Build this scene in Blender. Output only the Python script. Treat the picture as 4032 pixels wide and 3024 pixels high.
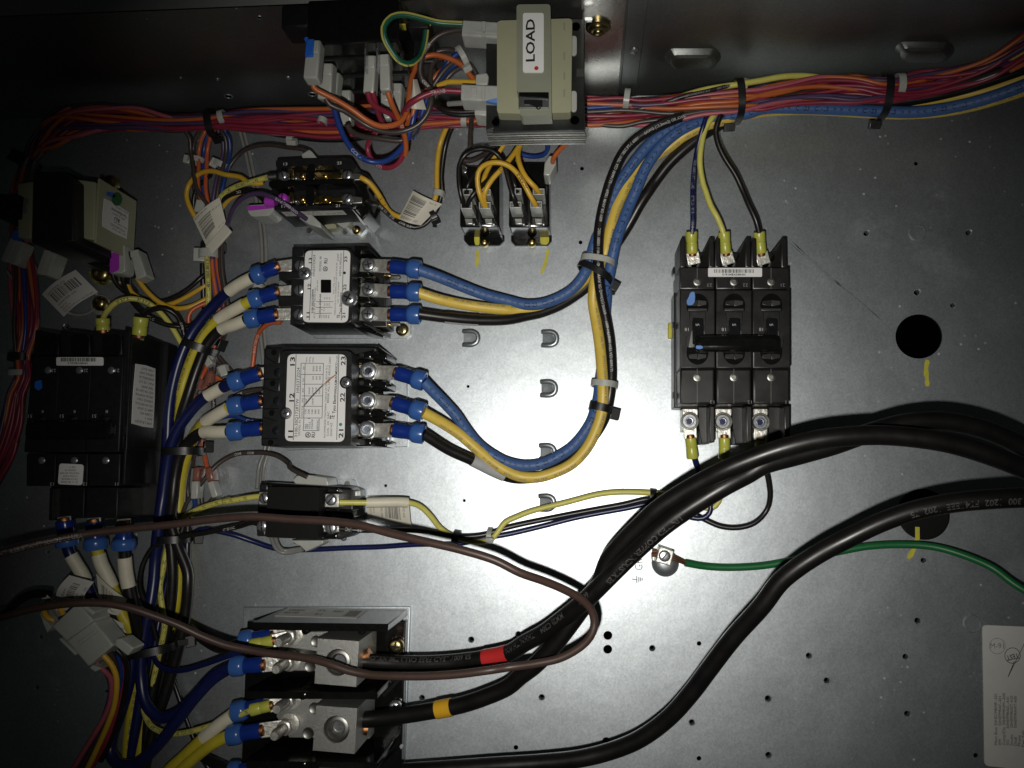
import bpy, bmesh, math, random
import numpy as np
from mathutils import Vector, Matrix
random.seed(7)
for o in list(bpy.data.objects): bpy.data.objects.remove(o)
SC = bpy.context.scene
COL = SC.collection
# ---------------------------------------------------------------- camera
# The sheet-metal panel is the plane z = 0 (metres); the phone hangs 0.61 m in front of it.
DIST = 0.61
FPX = 3270.0                       # focal length in photograph pixels
CX, CY = 2016.0, 1512.0
FOOT = (2306.0, 1878.0)            # where the panel's normal through the lens meets the panel
_d = Vector(((FOOT[0]-CX)/FPX, -(FOOT[1]-CY)/FPX, -1)).normalized()
RCAM = _d.rotation_difference(Vector((0, 0, -1))).to_matrix()
cd = bpy.data.cameras.new('camera'); cam = bpy.data.objects.new('camera', cd); COL.objects.link(cam)
cd.sensor_fit = 'HORIZONTAL'; cd.sensor_width = 36.0; cd.lens = 36.0*FPX/4032.0
cd.clip_start = 0.01; cd.clip_end = 20
cam.matrix_world = Matrix.Translation((0, 0, DIST)) @ RCAM.to_4x4()
SC.camera = cam
# ---------------------------------------------------------------- light: the phone's own LED flash, in a dark cabinet
wd = bpy.data.worlds.new('World'); SC.world = wd; wd.use_nodes = True
wd.node_tree.nodes['Background'].inputs[0].default_value = (0.88, 1.0, 0.95, 1)
wd.node_tree.nodes['Background'].inputs[1].default_value = 0.006
ld = bpy.data.lights.new('phone_flash', 'SPOT'); lamp = bpy.data.objects.new('phone_flash', ld); COL.objects.link(lamp)
ld.energy = 9.4; ld.color = (1.0, 0.97, 0.90); ld.shadow_soft_size = 0.0035
ld.spot_size = math.radians(79); ld.spot_blend = 1.0
lamp.location = (-0.012, -0.026, DIST-0.002)
lamp.rotation_euler = (RCAM @ Matrix.Rotation(math.radians(-1.0), 3, 'X') @ Matrix.Rotation(math.radians(-5.0), 3, 'Y')).to_euler()
SC.view_settings.view_transform = 'Standard'; SC.view_settings.look = 'None'
SC.view_settings.exposure = 0.0; SC.view_settings.gamma = 1.0
SC.view_settings.use_curve_mapping = False
SC.render.engine = 'CYCLES'
SC.cycles.use_denoising = True
SC.cycles.max_bounces = 6; SC.cycles.diffuse_bounces = 3; SC.cycles.glossy_bounces = 3; SC.cycles.transmission_bounces = 2
SC.cycles.sample_clamp_indirect = 2.0
# ---------------------------------------------------------------- pixel <-> place helpers
CR = {'a0': (0, 0, 2.212), 'b0': (1000, 0, 2.212), 'c0': (2000, 0, 2.212), 'd0': (3000, 0, 2.1434),
      'a1': (0, 750, 2.212), 'b1': (1000, 750, 2.212), 'c1': (2000, 750, 2.212), 'd1': (3000, 750, 2.1434),
      'a2': (0, 1500, 2.212), 'b2': (1000, 1500, 2.212), 'c2': (2000, 1500, 2.212), 'd2': (3000, 1500, 2.1434),
      'a3': (0, 2250, 2.143), 'b3': (1000, 2250, 2.143), 'c3': (2000, 2250, 2.143), 'd3': (3000, 2250, 2.1434),
      'C1': (1000, 1340, 3.2529), 'C2': (1140, 950, 4.255), 'R': (1000, 580, 4.608), 'Y': (1780, 540, 3.771),
      'B': (2620, 880, 1.8442), 'T': (1160, 0, 2.765), 'I': (880, 1840, 3.6867), 'H': (640, 700, 3.072),
      'L': (640, 1200, 2.075), 'F': (0, 0, 0.54861), 'S': (0, 0, 1.0)}
def S(c, x, y):
    x0, y0, s = CR[c]; return x0 + x/s, y0 + y/s
def ray(c, x, y):
    sx, sy = S(c, x, y)
    return RCAM @ Vector(((sx-CX)/FPX, -(sy-CY)/FPX, -1))
def P(c, x, y, h):                  # the place h millimetres above the panel
    r = ray(c, x, y); t = (h*0.001 - DIST)/r.z
    return Vector((0, 0, DIST)) + r*t
def PY(c, x, y, Y):                 # the place on a plane facing down the panel (Y in metres)
    r = ray(c, x, y); return Vector((0, 0, DIST)) + r*(Y/r.y)
def PX(c, x, y, X):
    r = ray(c, x, y); return Vector((0, 0, DIST)) + r*(X/r.x)
def pts(spec):                      # 'a0 x,y,h x,y,h b0 x,y,h ...'
    out = []; c = 'S'; h = 0.0
    for tok in spec.split():
        if ',' in tok:
            v = [float(t) for t in tok.split(',')]
            if len(v) > 2: h = v[2]
            out.append(P(c, v[0], v[1], h))
        else: c = tok
    return out
MM = 0.001
# ---------------------------------------------------------------- materials
MATS = {}
def nd(nt, t, **kw):
    n = nt.nodes.new(t)
    for k, v in kw.items(): setattr(n, k, v)
    return n
def mat(name, col, rough=0.45, metal=0.0, var=0.12, vs=180.0, bump=0.0, bs=900.0, spec=0.5, sss=0.0, trans=0.0, coat=0.0, rv=0.0, emit=None, wear=None):
    m = bpy.data.materials.new(name); m.use_nodes = True; nt = m.node_tree
    b = nt.nodes['Principled BSDF']
    b.inputs['Roughness'].default_value = rough; b.inputs['Metallic'].default_value = metal
    b.inputs['Specular IOR Level'].default_value = spec
    if coat: b.inputs['Coat Weight'].default_value = coat; b.inputs['Coat Roughness'].default_value = 0.15
    if trans: b.inputs['Transmission Weight'].default_value = trans; b.inputs['IOR'].default_value = 1.3
    if sss:
        b.inputs['Subsurface Weight'].default_value = sss; b.inputs['Subsurface Radius'].default_value = (0.004, 0.004, 0.003)
        b.inputs['Subsurface Scale'].default_value = 0.6
    tc = nd(nt, 'ShaderNodeTexCoord')
    n = nd(nt, 'ShaderNodeTexNoise'); n.inputs['Scale'].default_value = vs; n.inputs['Detail'].default_value = 4; n.inputs['Roughness'].default_value = 0.65
    nt.links.new(tc.outputs['Object'], n.inputs['Vector'])
    r = nd(nt, 'ShaderNodeValToRGB'); e = r.color_ramp.elements
    e[0].position = 0.3; e[1].position = 0.7
    e[0].color = (*[max(0, c*(1-var)) for c in col], 1); e[1].color = (*[min(1, c*(1+var)) for c in col], 1)
    nt.links.new(n.outputs['Fac'], r.inputs['Fac'])
    last = r.outputs['Color']
    if wear:
        n3 = nd(nt, 'ShaderNodeTexNoise'); n3.inputs['Scale'].default_value = 420; n3.inputs['Detail'].default_value = 6
        nt.links.new(tc.outputs['Object'], n3.inputs['Vector'])
        r3 = nd(nt, 'ShaderNodeValToRGB'); r3.color_ramp.elements[0].position = 0.60; r3.color_ramp.elements[1].position = 0.72
        r3.color_ramp.elements[1].color = (wear[3],)*3+(1,)
        nt.links.new(n3.outputs['Fac'], r3.inputs['Fac'])
        mx = nd(nt, 'ShaderNodeMix', data_type='RGBA'); mx.inputs[7].default_value = (*wear[:3], 1)
        nt.links.new(r3.outputs['Color'], mx.inputs[0]); nt.links.new(last, mx.inputs[6]); last = mx.outputs[2]
    nt.links.new(last, b.inputs['Base Color'])
    if rv:
        mr = nd(nt, 'ShaderNodeMapRange'); mr.inputs[3].default_value = max(0.03, rough-rv); mr.inputs[4].default_value = min(1, rough+rv)
        n4 = nd(nt, 'ShaderNodeTexNoise'); n4.inputs['Scale'].default_value = vs*1.7; n4.inputs['Detail'].default_value = 5
        nt.links.new(tc.outputs['Object'], n4.inputs['Vector'])
        nt.links.new(n4.outputs['Fac'], mr.inputs[0]); nt.links.new(mr.outputs[0], b.inputs['Roughness'])
    if bump:
        n2 = nd(nt, 'ShaderNodeTexNoise'); n2.inputs['Scale'].default_value = bs; n2.inputs['Detail'].default_value = 3
        nt.links.new(tc.outputs['Object'], n2.inputs['Vector'])
        bp = nd(nt, 'ShaderNodeBump'); bp.inputs['Strength'].default_value = bump; bp.inputs['Distance'].default_value = 0.0004
        nt.links.new(n2.outputs['Fac'], bp.inputs['Height']); nt.links.new(bp.outputs[0], b.inputs['Normal'])
    MATS[name] = m; return m
def galv(name, col, rough, metal, grain, dust):
    m = bpy.data.materials.new(name); m.use_nodes = True; nt = m.node_tree; b = nt.nodes['Principled BSDF']
    tc = nd(nt, 'ShaderNodeTexCoord'); V = tc.outputs['Object']
    def noise(s, d=4, rg=0.6):
        n = nd(nt, 'ShaderNodeTexNoise'); n.inputs['Scale'].default_value = s; n.inputs['Detail'].default_value = d; n.inputs['Roughness'].default_value = rg
        nt.links.new(V, n.inputs['Vector']); return n.outputs['Fac']
    def ramp(fac, p0, p1, c0, c1):
        r = nd(nt, 'ShaderNodeValToRGB'); e = r.color_ramp.elements
        e[0].position = p0; e[1].position = p1; e[0].color = (*c0, 1); e[1].color = (*c1, 1)
        nt.links.new(fac, r.inputs['Fac']); return r.outputs['Color']
    def mix(f, a, c, mode='MIX'):
        x = nd(nt, 'ShaderNodeMix', data_type='RGBA', blend_type=mode)
        if isinstance(f, float): x.inputs[0].default_value = f
        else: nt.links.new(f, x.inputs[0])
        for i, v in ((6, a), (7, c)):
            if isinstance(v, tuple): x.inputs[i].default_value = (*v, 1)
            else: nt.links.new(v, x.inputs[i])
        return x.outputs[2]
    base = ramp(noise(14, 4, 0.6), 0.3, 0.72, tuple(c*0.90 for c in col), tuple(min(1, c*1.08) for c in col))
    v = nd(nt, 'ShaderNodeTexVoronoi'); v.inputs['Scale'].default_value = 900; nt.links.new(V, v.inputs['Vector'])
    sp = ramp(v.outputs['Color'], 0.1, 0.9, (0.80,)*3, (1.22,)*3)
    base = mix(grain, base, mix(1.0, base, sp, 'MULTIPLY'))
    # dust specks and smears of dried dirt
    v2 = nd(nt, 'ShaderNodeTexVoronoi'); v2.inputs['Scale'].default_value = 120; v2.inputs['Randomness'].default_value = 1; nt.links.new(V, v2.inputs['Vector'])
    spk = ramp(v2.outputs['Distance'], 0.06, 0.13, (1,)*3, (0,)*3)
    pick = ramp(noise(26, 2), 0.50, 0.62, (0,)*3, (1,)*3)
    m1 = nd(nt, 'ShaderNodeMath', operation='MULTIPLY'); nt.links.new(spk, m1.inputs[0]); nt.links.new(pick, m1.inputs[1])
    m1b = nd(nt, 'ShaderNodeMath', operation='MULTIPLY'); nt.links.new(m1.outputs[0], m1b.inputs[0]); m1b.inputs[1].default_value = dust
    base = mix(m1b.outputs[0], base, (0.55, 0.56, 0.54))
    sm = ramp(noise(9, 8, 0.75), 0.56, 0.74, (0,)*3, (dust*0.28,)*3)
    base = mix(sm, base, (0.50, 0.52, 0.52))
    nt.links.new(base, b.inputs['Base Color'])
    met = nd(nt, 'ShaderNodeMath', operation='SUBTRACT'); met.inputs[0].default_value = metal
    mm = nd(nt, 'ShaderNodeMath', operation='MAXIMUM'); nt.links.new(m1b.outputs[0], mm.inputs[0]); nt.links.new(sm, mm.inputs[1])
    nt.links.new(mm.outputs[0], met.inputs[1]); nt.links.new(met.outputs[0], b.inputs['Metallic'])
    rr = nd(nt, 'ShaderNodeMapRange'); rr.inputs[3].default_value = rough-0.04; rr.inputs[4].default_value = rough+0.05
    nt.links.new(noise(22, 7, 0.7), rr.inputs[0]); nt.links.new(rr.outputs[0], b.inputs['Roughness'])
    bp = nd(nt, 'ShaderNodeBump'); bp.inputs['Strength'].default_value = 0.22; bp.inputs['Distance'].default_value = 0.0002
    nt.links.new(noise(1500, 2), bp.inputs['Height'])
    bp2 = nd(nt, 'ShaderNodeBump'); bp2.inputs['Strength'].default_value = 0.10; bp2.inputs['Distance'].default_value = 0.004
    nt.links.new(noise(18, 3), bp2.inputs['Height']); nt.links.new(bp.outputs[0], bp2.inputs['Normal'])
    nt.links.new(bp2.outputs[0], b.inputs['Normal'])
    MATS[name] = m
galv('galvanised', (0.525, 0.565, 0.595), 0.425, 0.93, 0.55, 0.8)
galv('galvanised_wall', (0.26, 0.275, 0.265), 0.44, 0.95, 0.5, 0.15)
galv('galvanised_lip_lit', (0.34, 0.35, 0.34), 0.5, 0.25, 0.3, 0.1)  # lighter copy of the wall metal; light caught by the lip, put into colour
galv('galvanised_bright', (0.50, 0.49, 0.45), 0.27, 0.95, 0.6, 0.15)
mat('black_plastic', (0.010, 0.010, 0.011), 0.38, var=0.25, bump=0.06, bs=2500, rv=0.10)
mat('black_gloss', (0.006, 0.006, 0.006), 0.16, var=0.25, bump=0.03, bs=900, rv=0.05)
mat('breaker_plastic', (0.011, 0.0105, 0.010), 0.36, var=0.25, vs=60, bump=0.10, bs=1800, rv=0.12, wear=(0.035, 0.035, 0.034, 0.3))
mat('breaker_facet_lit', (0.035, 0.034, 0.032), 0.40, var=0.3, vs=300, bump=0.1, bs=900)  # lighter breaker plastic, paints the highlight on the well facets
mat('dark_void', (0.0012, 0.0012, 0.0012), 1.0, spec=0.0)  # near-black: shade inside holes and the cavity behind, put into the colour
mat('white_label', (0.78, 0.78, 0.77), 0.42, var=0.025, vs=60, wear=(0.66, 0.65, 0.62, 0.15))
mat('paper_tag', (0.62, 0.59, 0.50), 0.6, var=0.05, vs=90, bump=0.05, bs=600)
mat('paper_white', (0.62, 0.61, 0.58), 0.6, var=0.04, vs=90)
mat('ink', (0.012, 0.012, 0.014), 0.6, var=0.2)
mat('ink_grey', (0.10, 0.10, 0.10), 0.6, var=0.3, vs=900)
mat('ink_faint', (0.20, 0.20, 0.20), 0.6, var=0.3, vs=900)
mat('ink_dark_on_blue', (0.004, 0.007, 0.016), 0.5, var=0.3, vs=900)
mat('ink_white', (0.42, 0.42, 0.41), 0.6, var=0.2, vs=900)
mat('ink_ghost', (0.050, 0.049, 0.048), 0.6, var=0.4, vs=1200)
mat('cream_sleeve', (0.66, 0.62, 0.49), 0.5, var=0.06, vs=140, bump=0.08, bs=300)
mat('nylon', (0.42, 0.43, 0.40), 0.34, var=0.05, sss=0.25, bump=0.05, bs=400)
mat('nylon_clear', (0.42, 0.43, 0.41), 0.30, var=0.08, sss=0.35)
mat('blue_wire', (0.048, 0.112, 0.295), 0.52, var=0.08, bump=0.06, bs=400)
mat('navy_wire', (0.007, 0.011, 0.070), 0.33, var=0.15, bump=0.05, bs=400)
mat('blue_thin', (0.015, 0.045, 0.22), 0.35, var=0.15)
mat('yellow_wire', (0.70, 0.50, 0.085), 0.42, var=0.06, bump=0.06, bs=400, wear=(0.5, 0.36, 0.08, 0.3))
mat('yellow_green_wire', (0.55, 0.46, 0.035), 0.38, var=0.08, bump=0.05, bs=400)
mat('pale_yellow_wire', (0.60, 0.56, 0.13), 0.40, var=0.06, wear=(0.42, 0.39, 0.12, 0.35))
mat('amber_wire', (0.62, 0.37, 0.035), 0.38, var=0.07)
mat('orange_wire', (0.47, 0.115, 0.030), 0.38, var=0.08)
mat('rust_wire', (0.50, 0.10, 0.035), 0.36, var=0.1)
mat('crimson_wire', (0.235, 0.022, 0.047), 0.38, var=0.12)
mat('pink_wire', (0.42, 0.10, 0.13), 0.40, var=0.1)
mat('purple_wire', (0.070, 0.042, 0.105), 0.40, var=0.12)
mat('grey_brown_wire', (0.052, 0.040, 0.036), 0.36, var=0.15, bump=0.05)
mat('grey_wire', (0.22, 0.22, 0.21), 0.34, var=0.08)
mat('black_wire', (0.011, 0.010, 0.010), 0.34, var=0.25, bump=0.05, bs=500, rv=0.06)
mat('black_cable', (0.0050, 0.0046, 0.0046), 0.37, var=0.3, vs=60, bump=0.10, bs=260, rv=0.12)
mat('brown_cable', (0.058, 0.034, 0.027), 0.42, var=0.12, bump=0.05, bs=500)
mat('green_wire', (0.008, 0.125, 0.035), 0.42, var=0.1)
mat('dark_green_wire', (0.012, 0.10, 0.062), 0.34, var=0.1)
mat('lug_blue', (0.008, 0.028, 0.200), 0.22, var=0.1, rv=0.05)
mat('lug_skirt', (0.040, 0.115, 0.360), 0.24, var=0.06)
mat('lug_yellow', (0.46, 0.47, 0.075), 0.30, var=0.06)
mat('lug_pink', (0.24, 0.095, 0.070), 0.25, var=0.1, sss=0.2)
mat('copper', (0.40, 0.18, 0.08), 0.42, metal=1.0, var=0.3, vs=700, bump=0.5, bs=1600)
mat('copper_dull', (0.32, 0.16, 0.09), 0.45, metal=0.9, var=0.25, vs=700)
mat('brass', (0.55, 0.40, 0.15), 0.26, metal=1.0, var=0.2)
mat('brass_plate', (0.50, 0.40, 0.24), 0.50, metal=0.55, var=0.12)
mat('tin', (0.60, 0.59, 0.54), 0.42, metal=0.72, var=0.22, vs=260, bump=0.8, bs=420, rv=0.1)
mat('steel', (0.50, 0.52, 0.55), 0.28, metal=0.85, var=0.15, rv=0.08, vs=400)
mat('steel_blue', (0.30, 0.34, 0.42), 0.22, metal=1.0, var=0.2, rv=0.06, vs=400)
mat('zinc_yellow', (0.42, 0.34, 0.15), 0.28, metal=1.0, var=0.25, vs=300)
mat('aluminium', (0.44, 0.44, 0.42), 0.40, metal=0.85, var=0.12, vs=500, bump=0.5, bs=1600)
mat('dull_metal', (0.30, 0.30, 0.28), 0.42, metal=1.0, var=0.2, vs=300)
mat('bobbin_beige', (0.34, 0.34, 0.225), 0.48, var=0.05, vs=40, bump=0.06, bs=800)
mat('bobbin_grey', (0.25, 0.26, 0.20), 0.42, var=0.05, vs=40)
mat('core_black', (0.022, 0.024, 0.023), 0.35, var=0.4, vs=50, rv=0.12, metal=0.3)
mat('lamination', (0.16, 0.16, 0.15), 0.40, var=0.2, metal=0.7)
mat('magenta_paint', (0.42, 0.045, 0.50), 0.35, var=0.1)
mat('blue_paint', (0.02, 0.14, 0.62), 0.45, var=0.1)
mat('pale_blue_paint', (0.12, 0.26, 0.62), 0.45, var=0.1)
mat('green_paint', (0.02, 0.12, 0.03), 0.5, var=0.2)
mat('yellow_paint', (0.55, 0.50, 0.05), 0.55, var=0.15, vs=200)
mat('teal_ink', (0.03, 0.22, 0.20), 0.5)
mat('red_tape', (0.46, 0.025, 0.025), 0.32, var=0.06)
mat('amber_tape', (0.60, 0.33, 0.02), 0.32, var=0.06)
mat('grey_plastic', (0.20, 0.21, 0.20), 0.42, var=0.1)
mat('grey_band', (0.42, 0.43, 0.44), 0.4, var=0.05)
mat('web', (0.13, 0.13, 0.13), 0.9)
mat('black_matte', (0.004, 0.004, 0.004), 0.7, spec=0.2)
mat('stamp', (0.36, 0.37, 0.37), 0.6, var=0.3, vs=900)
mat('red_dot', (0.5, 0.03, 0.02), 0.5)
# ---------------------------------------------------------------- mesh builder
GLYPH = {}
def glyphs(s, bold=False):
    k = (s, bold)
    if k in GLYPH: return GLYPH[k]
    cu = bpy.data.curves.new('t', 'FONT'); cu.body = s; cu.size = 1.0; cu.resolution_u = 2
    if bold: cu.offset = 0.022
    ob = bpy.data.objects.new('t', cu)
    me = bpy.data.meshes.new_from_object(ob)
    v = np.array([tuple(x.co)[:2] for x in me.vertices]) if len(me.vertices) else np.zeros((0, 2))
    f = [tuple(p.vertices) for p in me.polygons]
    if len(v):
        v[:, 0] -= v[:, 0].min()
        w = v[:, 0].max()
    else: w = 0.1
    v = v/0.70; w = w/0.70
    bpy.data.objects.remove(ob); bpy.data.curves.remove(cu); bpy.data.meshes.remove(me)
    GLYPH[k] = (v, f, w); return GLYPH[k]

class MB:
    def __init__(s): s.v = []; s.f = []; s.round = False
    def add(s, v, f):
        n = len(s.v); s.v += [Vector(p) for p in v]; s.f += [tuple(i+n for i in q) for q in f]; return s
    def bm(s, bm):
        bm.verts.index_update(); s.add([v.co.copy() for v in bm.verts], [tuple(v.index for v in f.verts) for f in bm.faces]); bm.free(); return s
    def prism(s, top, h0, bev=0.0, seg=2, drop=None):
        """polygon of world points (all on the top), walls straight down to h0 millimetres"""
        top = [Vector(p) for p in top]; n = len(top)
        area = sum(top[i].x*top[(i+1) % n].y - top[(i+1) % n].x*top[i].y for i in range(n))
        if area < 0: top.reverse()
        bm = bmesh.new()
        t = [bm.verts.new(p) for p in top]
        bt = [bm.verts.new((p.x, p.y, h0*MM)) for p in top]
        bm.faces.new(t); bm.faces.new(bt[::-1])
        for i in range(n):
            j = (i+1) % n; bm.faces.new((t[i], bt[i], bt[j], t[j]))
        if bev:
            ed = [e for e in bm.edges if (e.verts[0] in t or e.verts[1] in t)]
            bmesh.ops.bevel(bm, geom=ed, offset=bev*MM, segments=seg, profile=0.5, affect='EDGES', clamp_overlap=True)
        return s.bm(bm)
    def pr(s, spec, h0, bev=0.6, seg=2): return s.prism(pts(spec), h0, bev, seg)
    def box(s, c, ax, ay, az, bev=0.0, seg=2):
        """centre and three half-extent vectors"""
        c = Vector(c); ax, ay, az = Vector(ax), Vector(ay), Vector(az)
        bm = bmesh.new(); V = {}
        for i in (-1, 1):
            for j in (-1, 1):
                for k in (-1, 1): V[i, j, k] = bm.verts.new(c+ax*i+ay*j+az*k)
        for q in (((-1,-1,-1),(-1,1,-1),(1,1,-1),(1,-1,-1)), ((-1,-1,1),(1,-1,1),(1,1,1),(-1,1,1)), ((-1,-1,-1),(1,-1,-1),(1,-1,1),(-1,-1,1)),
                  ((-1,1,-1),(-1,1,1),(1,1,1),(1,1,-1)), ((-1,-1,-1),(-1,-1,1),(-1,1,1),(-1,1,-1)), ((1,-1,-1),(1,1,-1),(1,1,1),(1,-1,1))):
            bm.faces.new([V[t] for t in q])
        bmesh.ops.recalc_face_normals(bm, faces=bm.faces[:])
        if bev: bmesh.ops.bevel(bm, geom=bm.edges[:], offset=bev*MM, segments=seg, profile=0.5, affect='EDGES', clamp_overlap=True)
        return s.bm(bm)
    def bar(s, p0, p1, w, t, up=(0, 0, 1), bev=0.4):
        """box from p0 to p1, w wide and t thick (mm)"""
        p0, p1 = Vector(p0), Vector(p1); d = p1-p0; L = d.length; d.normalize()
        up = Vector(up); sd = d.cross(up).normalized(); up = sd.cross(d).normalized()
        return s.box((p0+p1)/2, d*L/2, sd*w*MM/2, up*t*MM/2, bev)
    def lathe(s, o, axis, prof, seg=16, ref=None, cap=True):
        """profile [(radius mm, along mm)] about an axis"""
        s.round = True; o = Vector(o); a = Vector(axis).normalized()
        u = a.orthogonal().normalized() if ref is None else (Vector(ref)-a*Vector(ref).dot(a)).normalized()
        w = a.cross(u); v = []; f = []
        for r, z in prof:
            for i in range(seg):
                t = 2*math.pi*i/seg; v.append(o+a*z*MM+(u*math.cos(t)+w*math.sin(t))*r*MM)
        for k in range(len(prof)-1):
            for i in range(seg):
                j = (i+1) % seg; f.append((k*seg+i, k*seg+j, (k+1)*seg+j, (k+1)*seg+i))
        if cap:
            f.append(tuple(range(seg))[::-1]); f.append(tuple((len(prof)-1)*seg+i for i in range(seg)))
        return s.add(v, f)
    def cyl(s, p0, p1, r0, r1=None, seg=14):
        p0, p1 = Vector(p0), Vector(p1); d = p1-p0
        return s.lathe(p0, d, [(r0, 0), (r0 if r1 is None else r1, d.length/MM)], seg)
    def tube(s, path, r, seg=10, flat=None):
        s.round = True; n = len(path); v = []; f = []
        T = [(path[min(i+1, n-1)]-path[max(i-1, 0)]).normalized() for i in range(n)]
        u = T[0].orthogonal().normalized()
        for i in range(n):
            u = (u-T[i]*u.dot(T[i])).normalized(); w = T[i].cross(u)
            rr = r(i/(n-1)) if callable(r) else r
            for k in range(seg):
                a = 2*math.pi*k/seg; v.append(path[i]+(u*math.cos(a)+w*math.sin(a))*rr*MM)
        for i in range(n-1):
            for k in range(seg):
                j = (k+1) % seg; f.append((i*seg+k, i*seg+j, (i+1)*seg+j, (i+1)*seg+k))
        f.append(tuple(range(seg))[::-1]); f.append(tuple((n-1)*seg+k for k in range(seg)))
        return s.add(v, f)
    def text(s, t, p0, p1, size, n=(0, 0, 1), lift=0.12, bold=False):
        """flat lettering from p0 to p1 along its baseline, capitals size mm high"""
        gv, gf, w = glyphs(t, bold)
        if not len(gv): return s
        p0, p1 = Vector(p0), Vector(p1); n = Vector(n).normalized(); d = p1-p0; L = d.length; d.normalize(); up = n.cross(d).normalized()
        return s.add([p0+d*(x/w*L)+up*(y*size*MM)+n*lift*MM for x, y in gv], gf)
    def build(s, name, material, parent=None, base=None, smooth=40):
        me = bpy.data.meshes.new(name)
        b = Vector(base) if base is not None else Vector((0, 0, 0))
        me.from_pydata([tuple(p-b) for p in s.v], [], s.f)
        me.materials.append(MATS[material])
        if smooth == 40: smooth = 50 if s.round else 22
        if smooth:
            me.polygons.foreach_set('use_smooth', [True]*len(me.polygons)); me.set_sharp_from_angle(angle=math.radians(smooth))
        me.update()
        o = bpy.data.objects.new(name, me); COL.objects.link(o)
        if parent is not None: o.parent = parent
        elif base is not None: o.location = b
        return o

class Thing:
    def __init__(s, name, label, cat, base, group=None):
        s.base = Vector(base); s.o = bpy.data.objects.new(name, None); COL.objects.link(s.o); s.o.location = s.base
        s.o.empty_display_size = 0.01
        s.o['label'] = label; s.o['category'] = cat
        if group: s.o['group'] = group
    def part(s, name, mb, material, parent=None, label=None, smooth=40):
        o = mb.build(name, material, parent if parent is not None else s.o, s.base, smooth)
        if label: o['label'] = label
        return o
def single(name, label, cat, mb, material, group=None, base=None, smooth=40):
    if base is None:
        xs = mb.v; base = sum(xs, Vector())/len(xs); base.z = min(p.z for p in xs)
    o = mb.build(name, material, None, base, smooth); o['label'] = label; o['category'] = cat
    if group: o['group'] = group
    o_base[o.name] = Vector(base)
    return o
o_base = {}
def struct(name, mb, material, parent=None, smooth=40):
    o = mb.build(name, material, parent, None if parent is None else (0, 0, 0), smooth)
    if parent is None: o['kind'] = 'structure'
    return o
def spline(p, step=3.0):
    """centripetal Catmull-Rom through the points, about step millimetres apart"""
    if len(p) == 2: p = [p[0], (p[0]+p[1])/2, p[1]]
    q = [p[0]*2-p[1]]+list(p)+[p[-1]*2-p[-2]]; out = []
    for i in range(1, len(q)-2):
        a, b, c, d = q[i-1:i+3]
        t1 = max((b-a).length, 1e-6)**0.5; t2 = t1+max((c-b).length, 1e-6)**0.5; t3 = t2+max((d-c).length, 1e-6)**0.5
        n = max(2, int((c-b).length/(step*MM)))
        for k in range(n):
            t = t1+(t2-t1)*k/n
            A1 = a*((t1-t)/t1)+b*(t/t1); A2 = b*((t2-t)/(t2-t1))+c*((t-t1)/(t2-t1)); A3 = c*((t3-t)/(t3-t2))+d*((t-t2)/(t3-t2))
            B1 = A1*((t2-t)/t2)+A2*(t/t2); B2 = A2*((t3-t)/(t3-t1))+A3*((t-t1)/(t3-t1))
            out.append(B1*((t2-t)/(t2-t1))+B2*((t-t1)/(t2-t1)))
    out.append(p[-1]); return out
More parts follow.
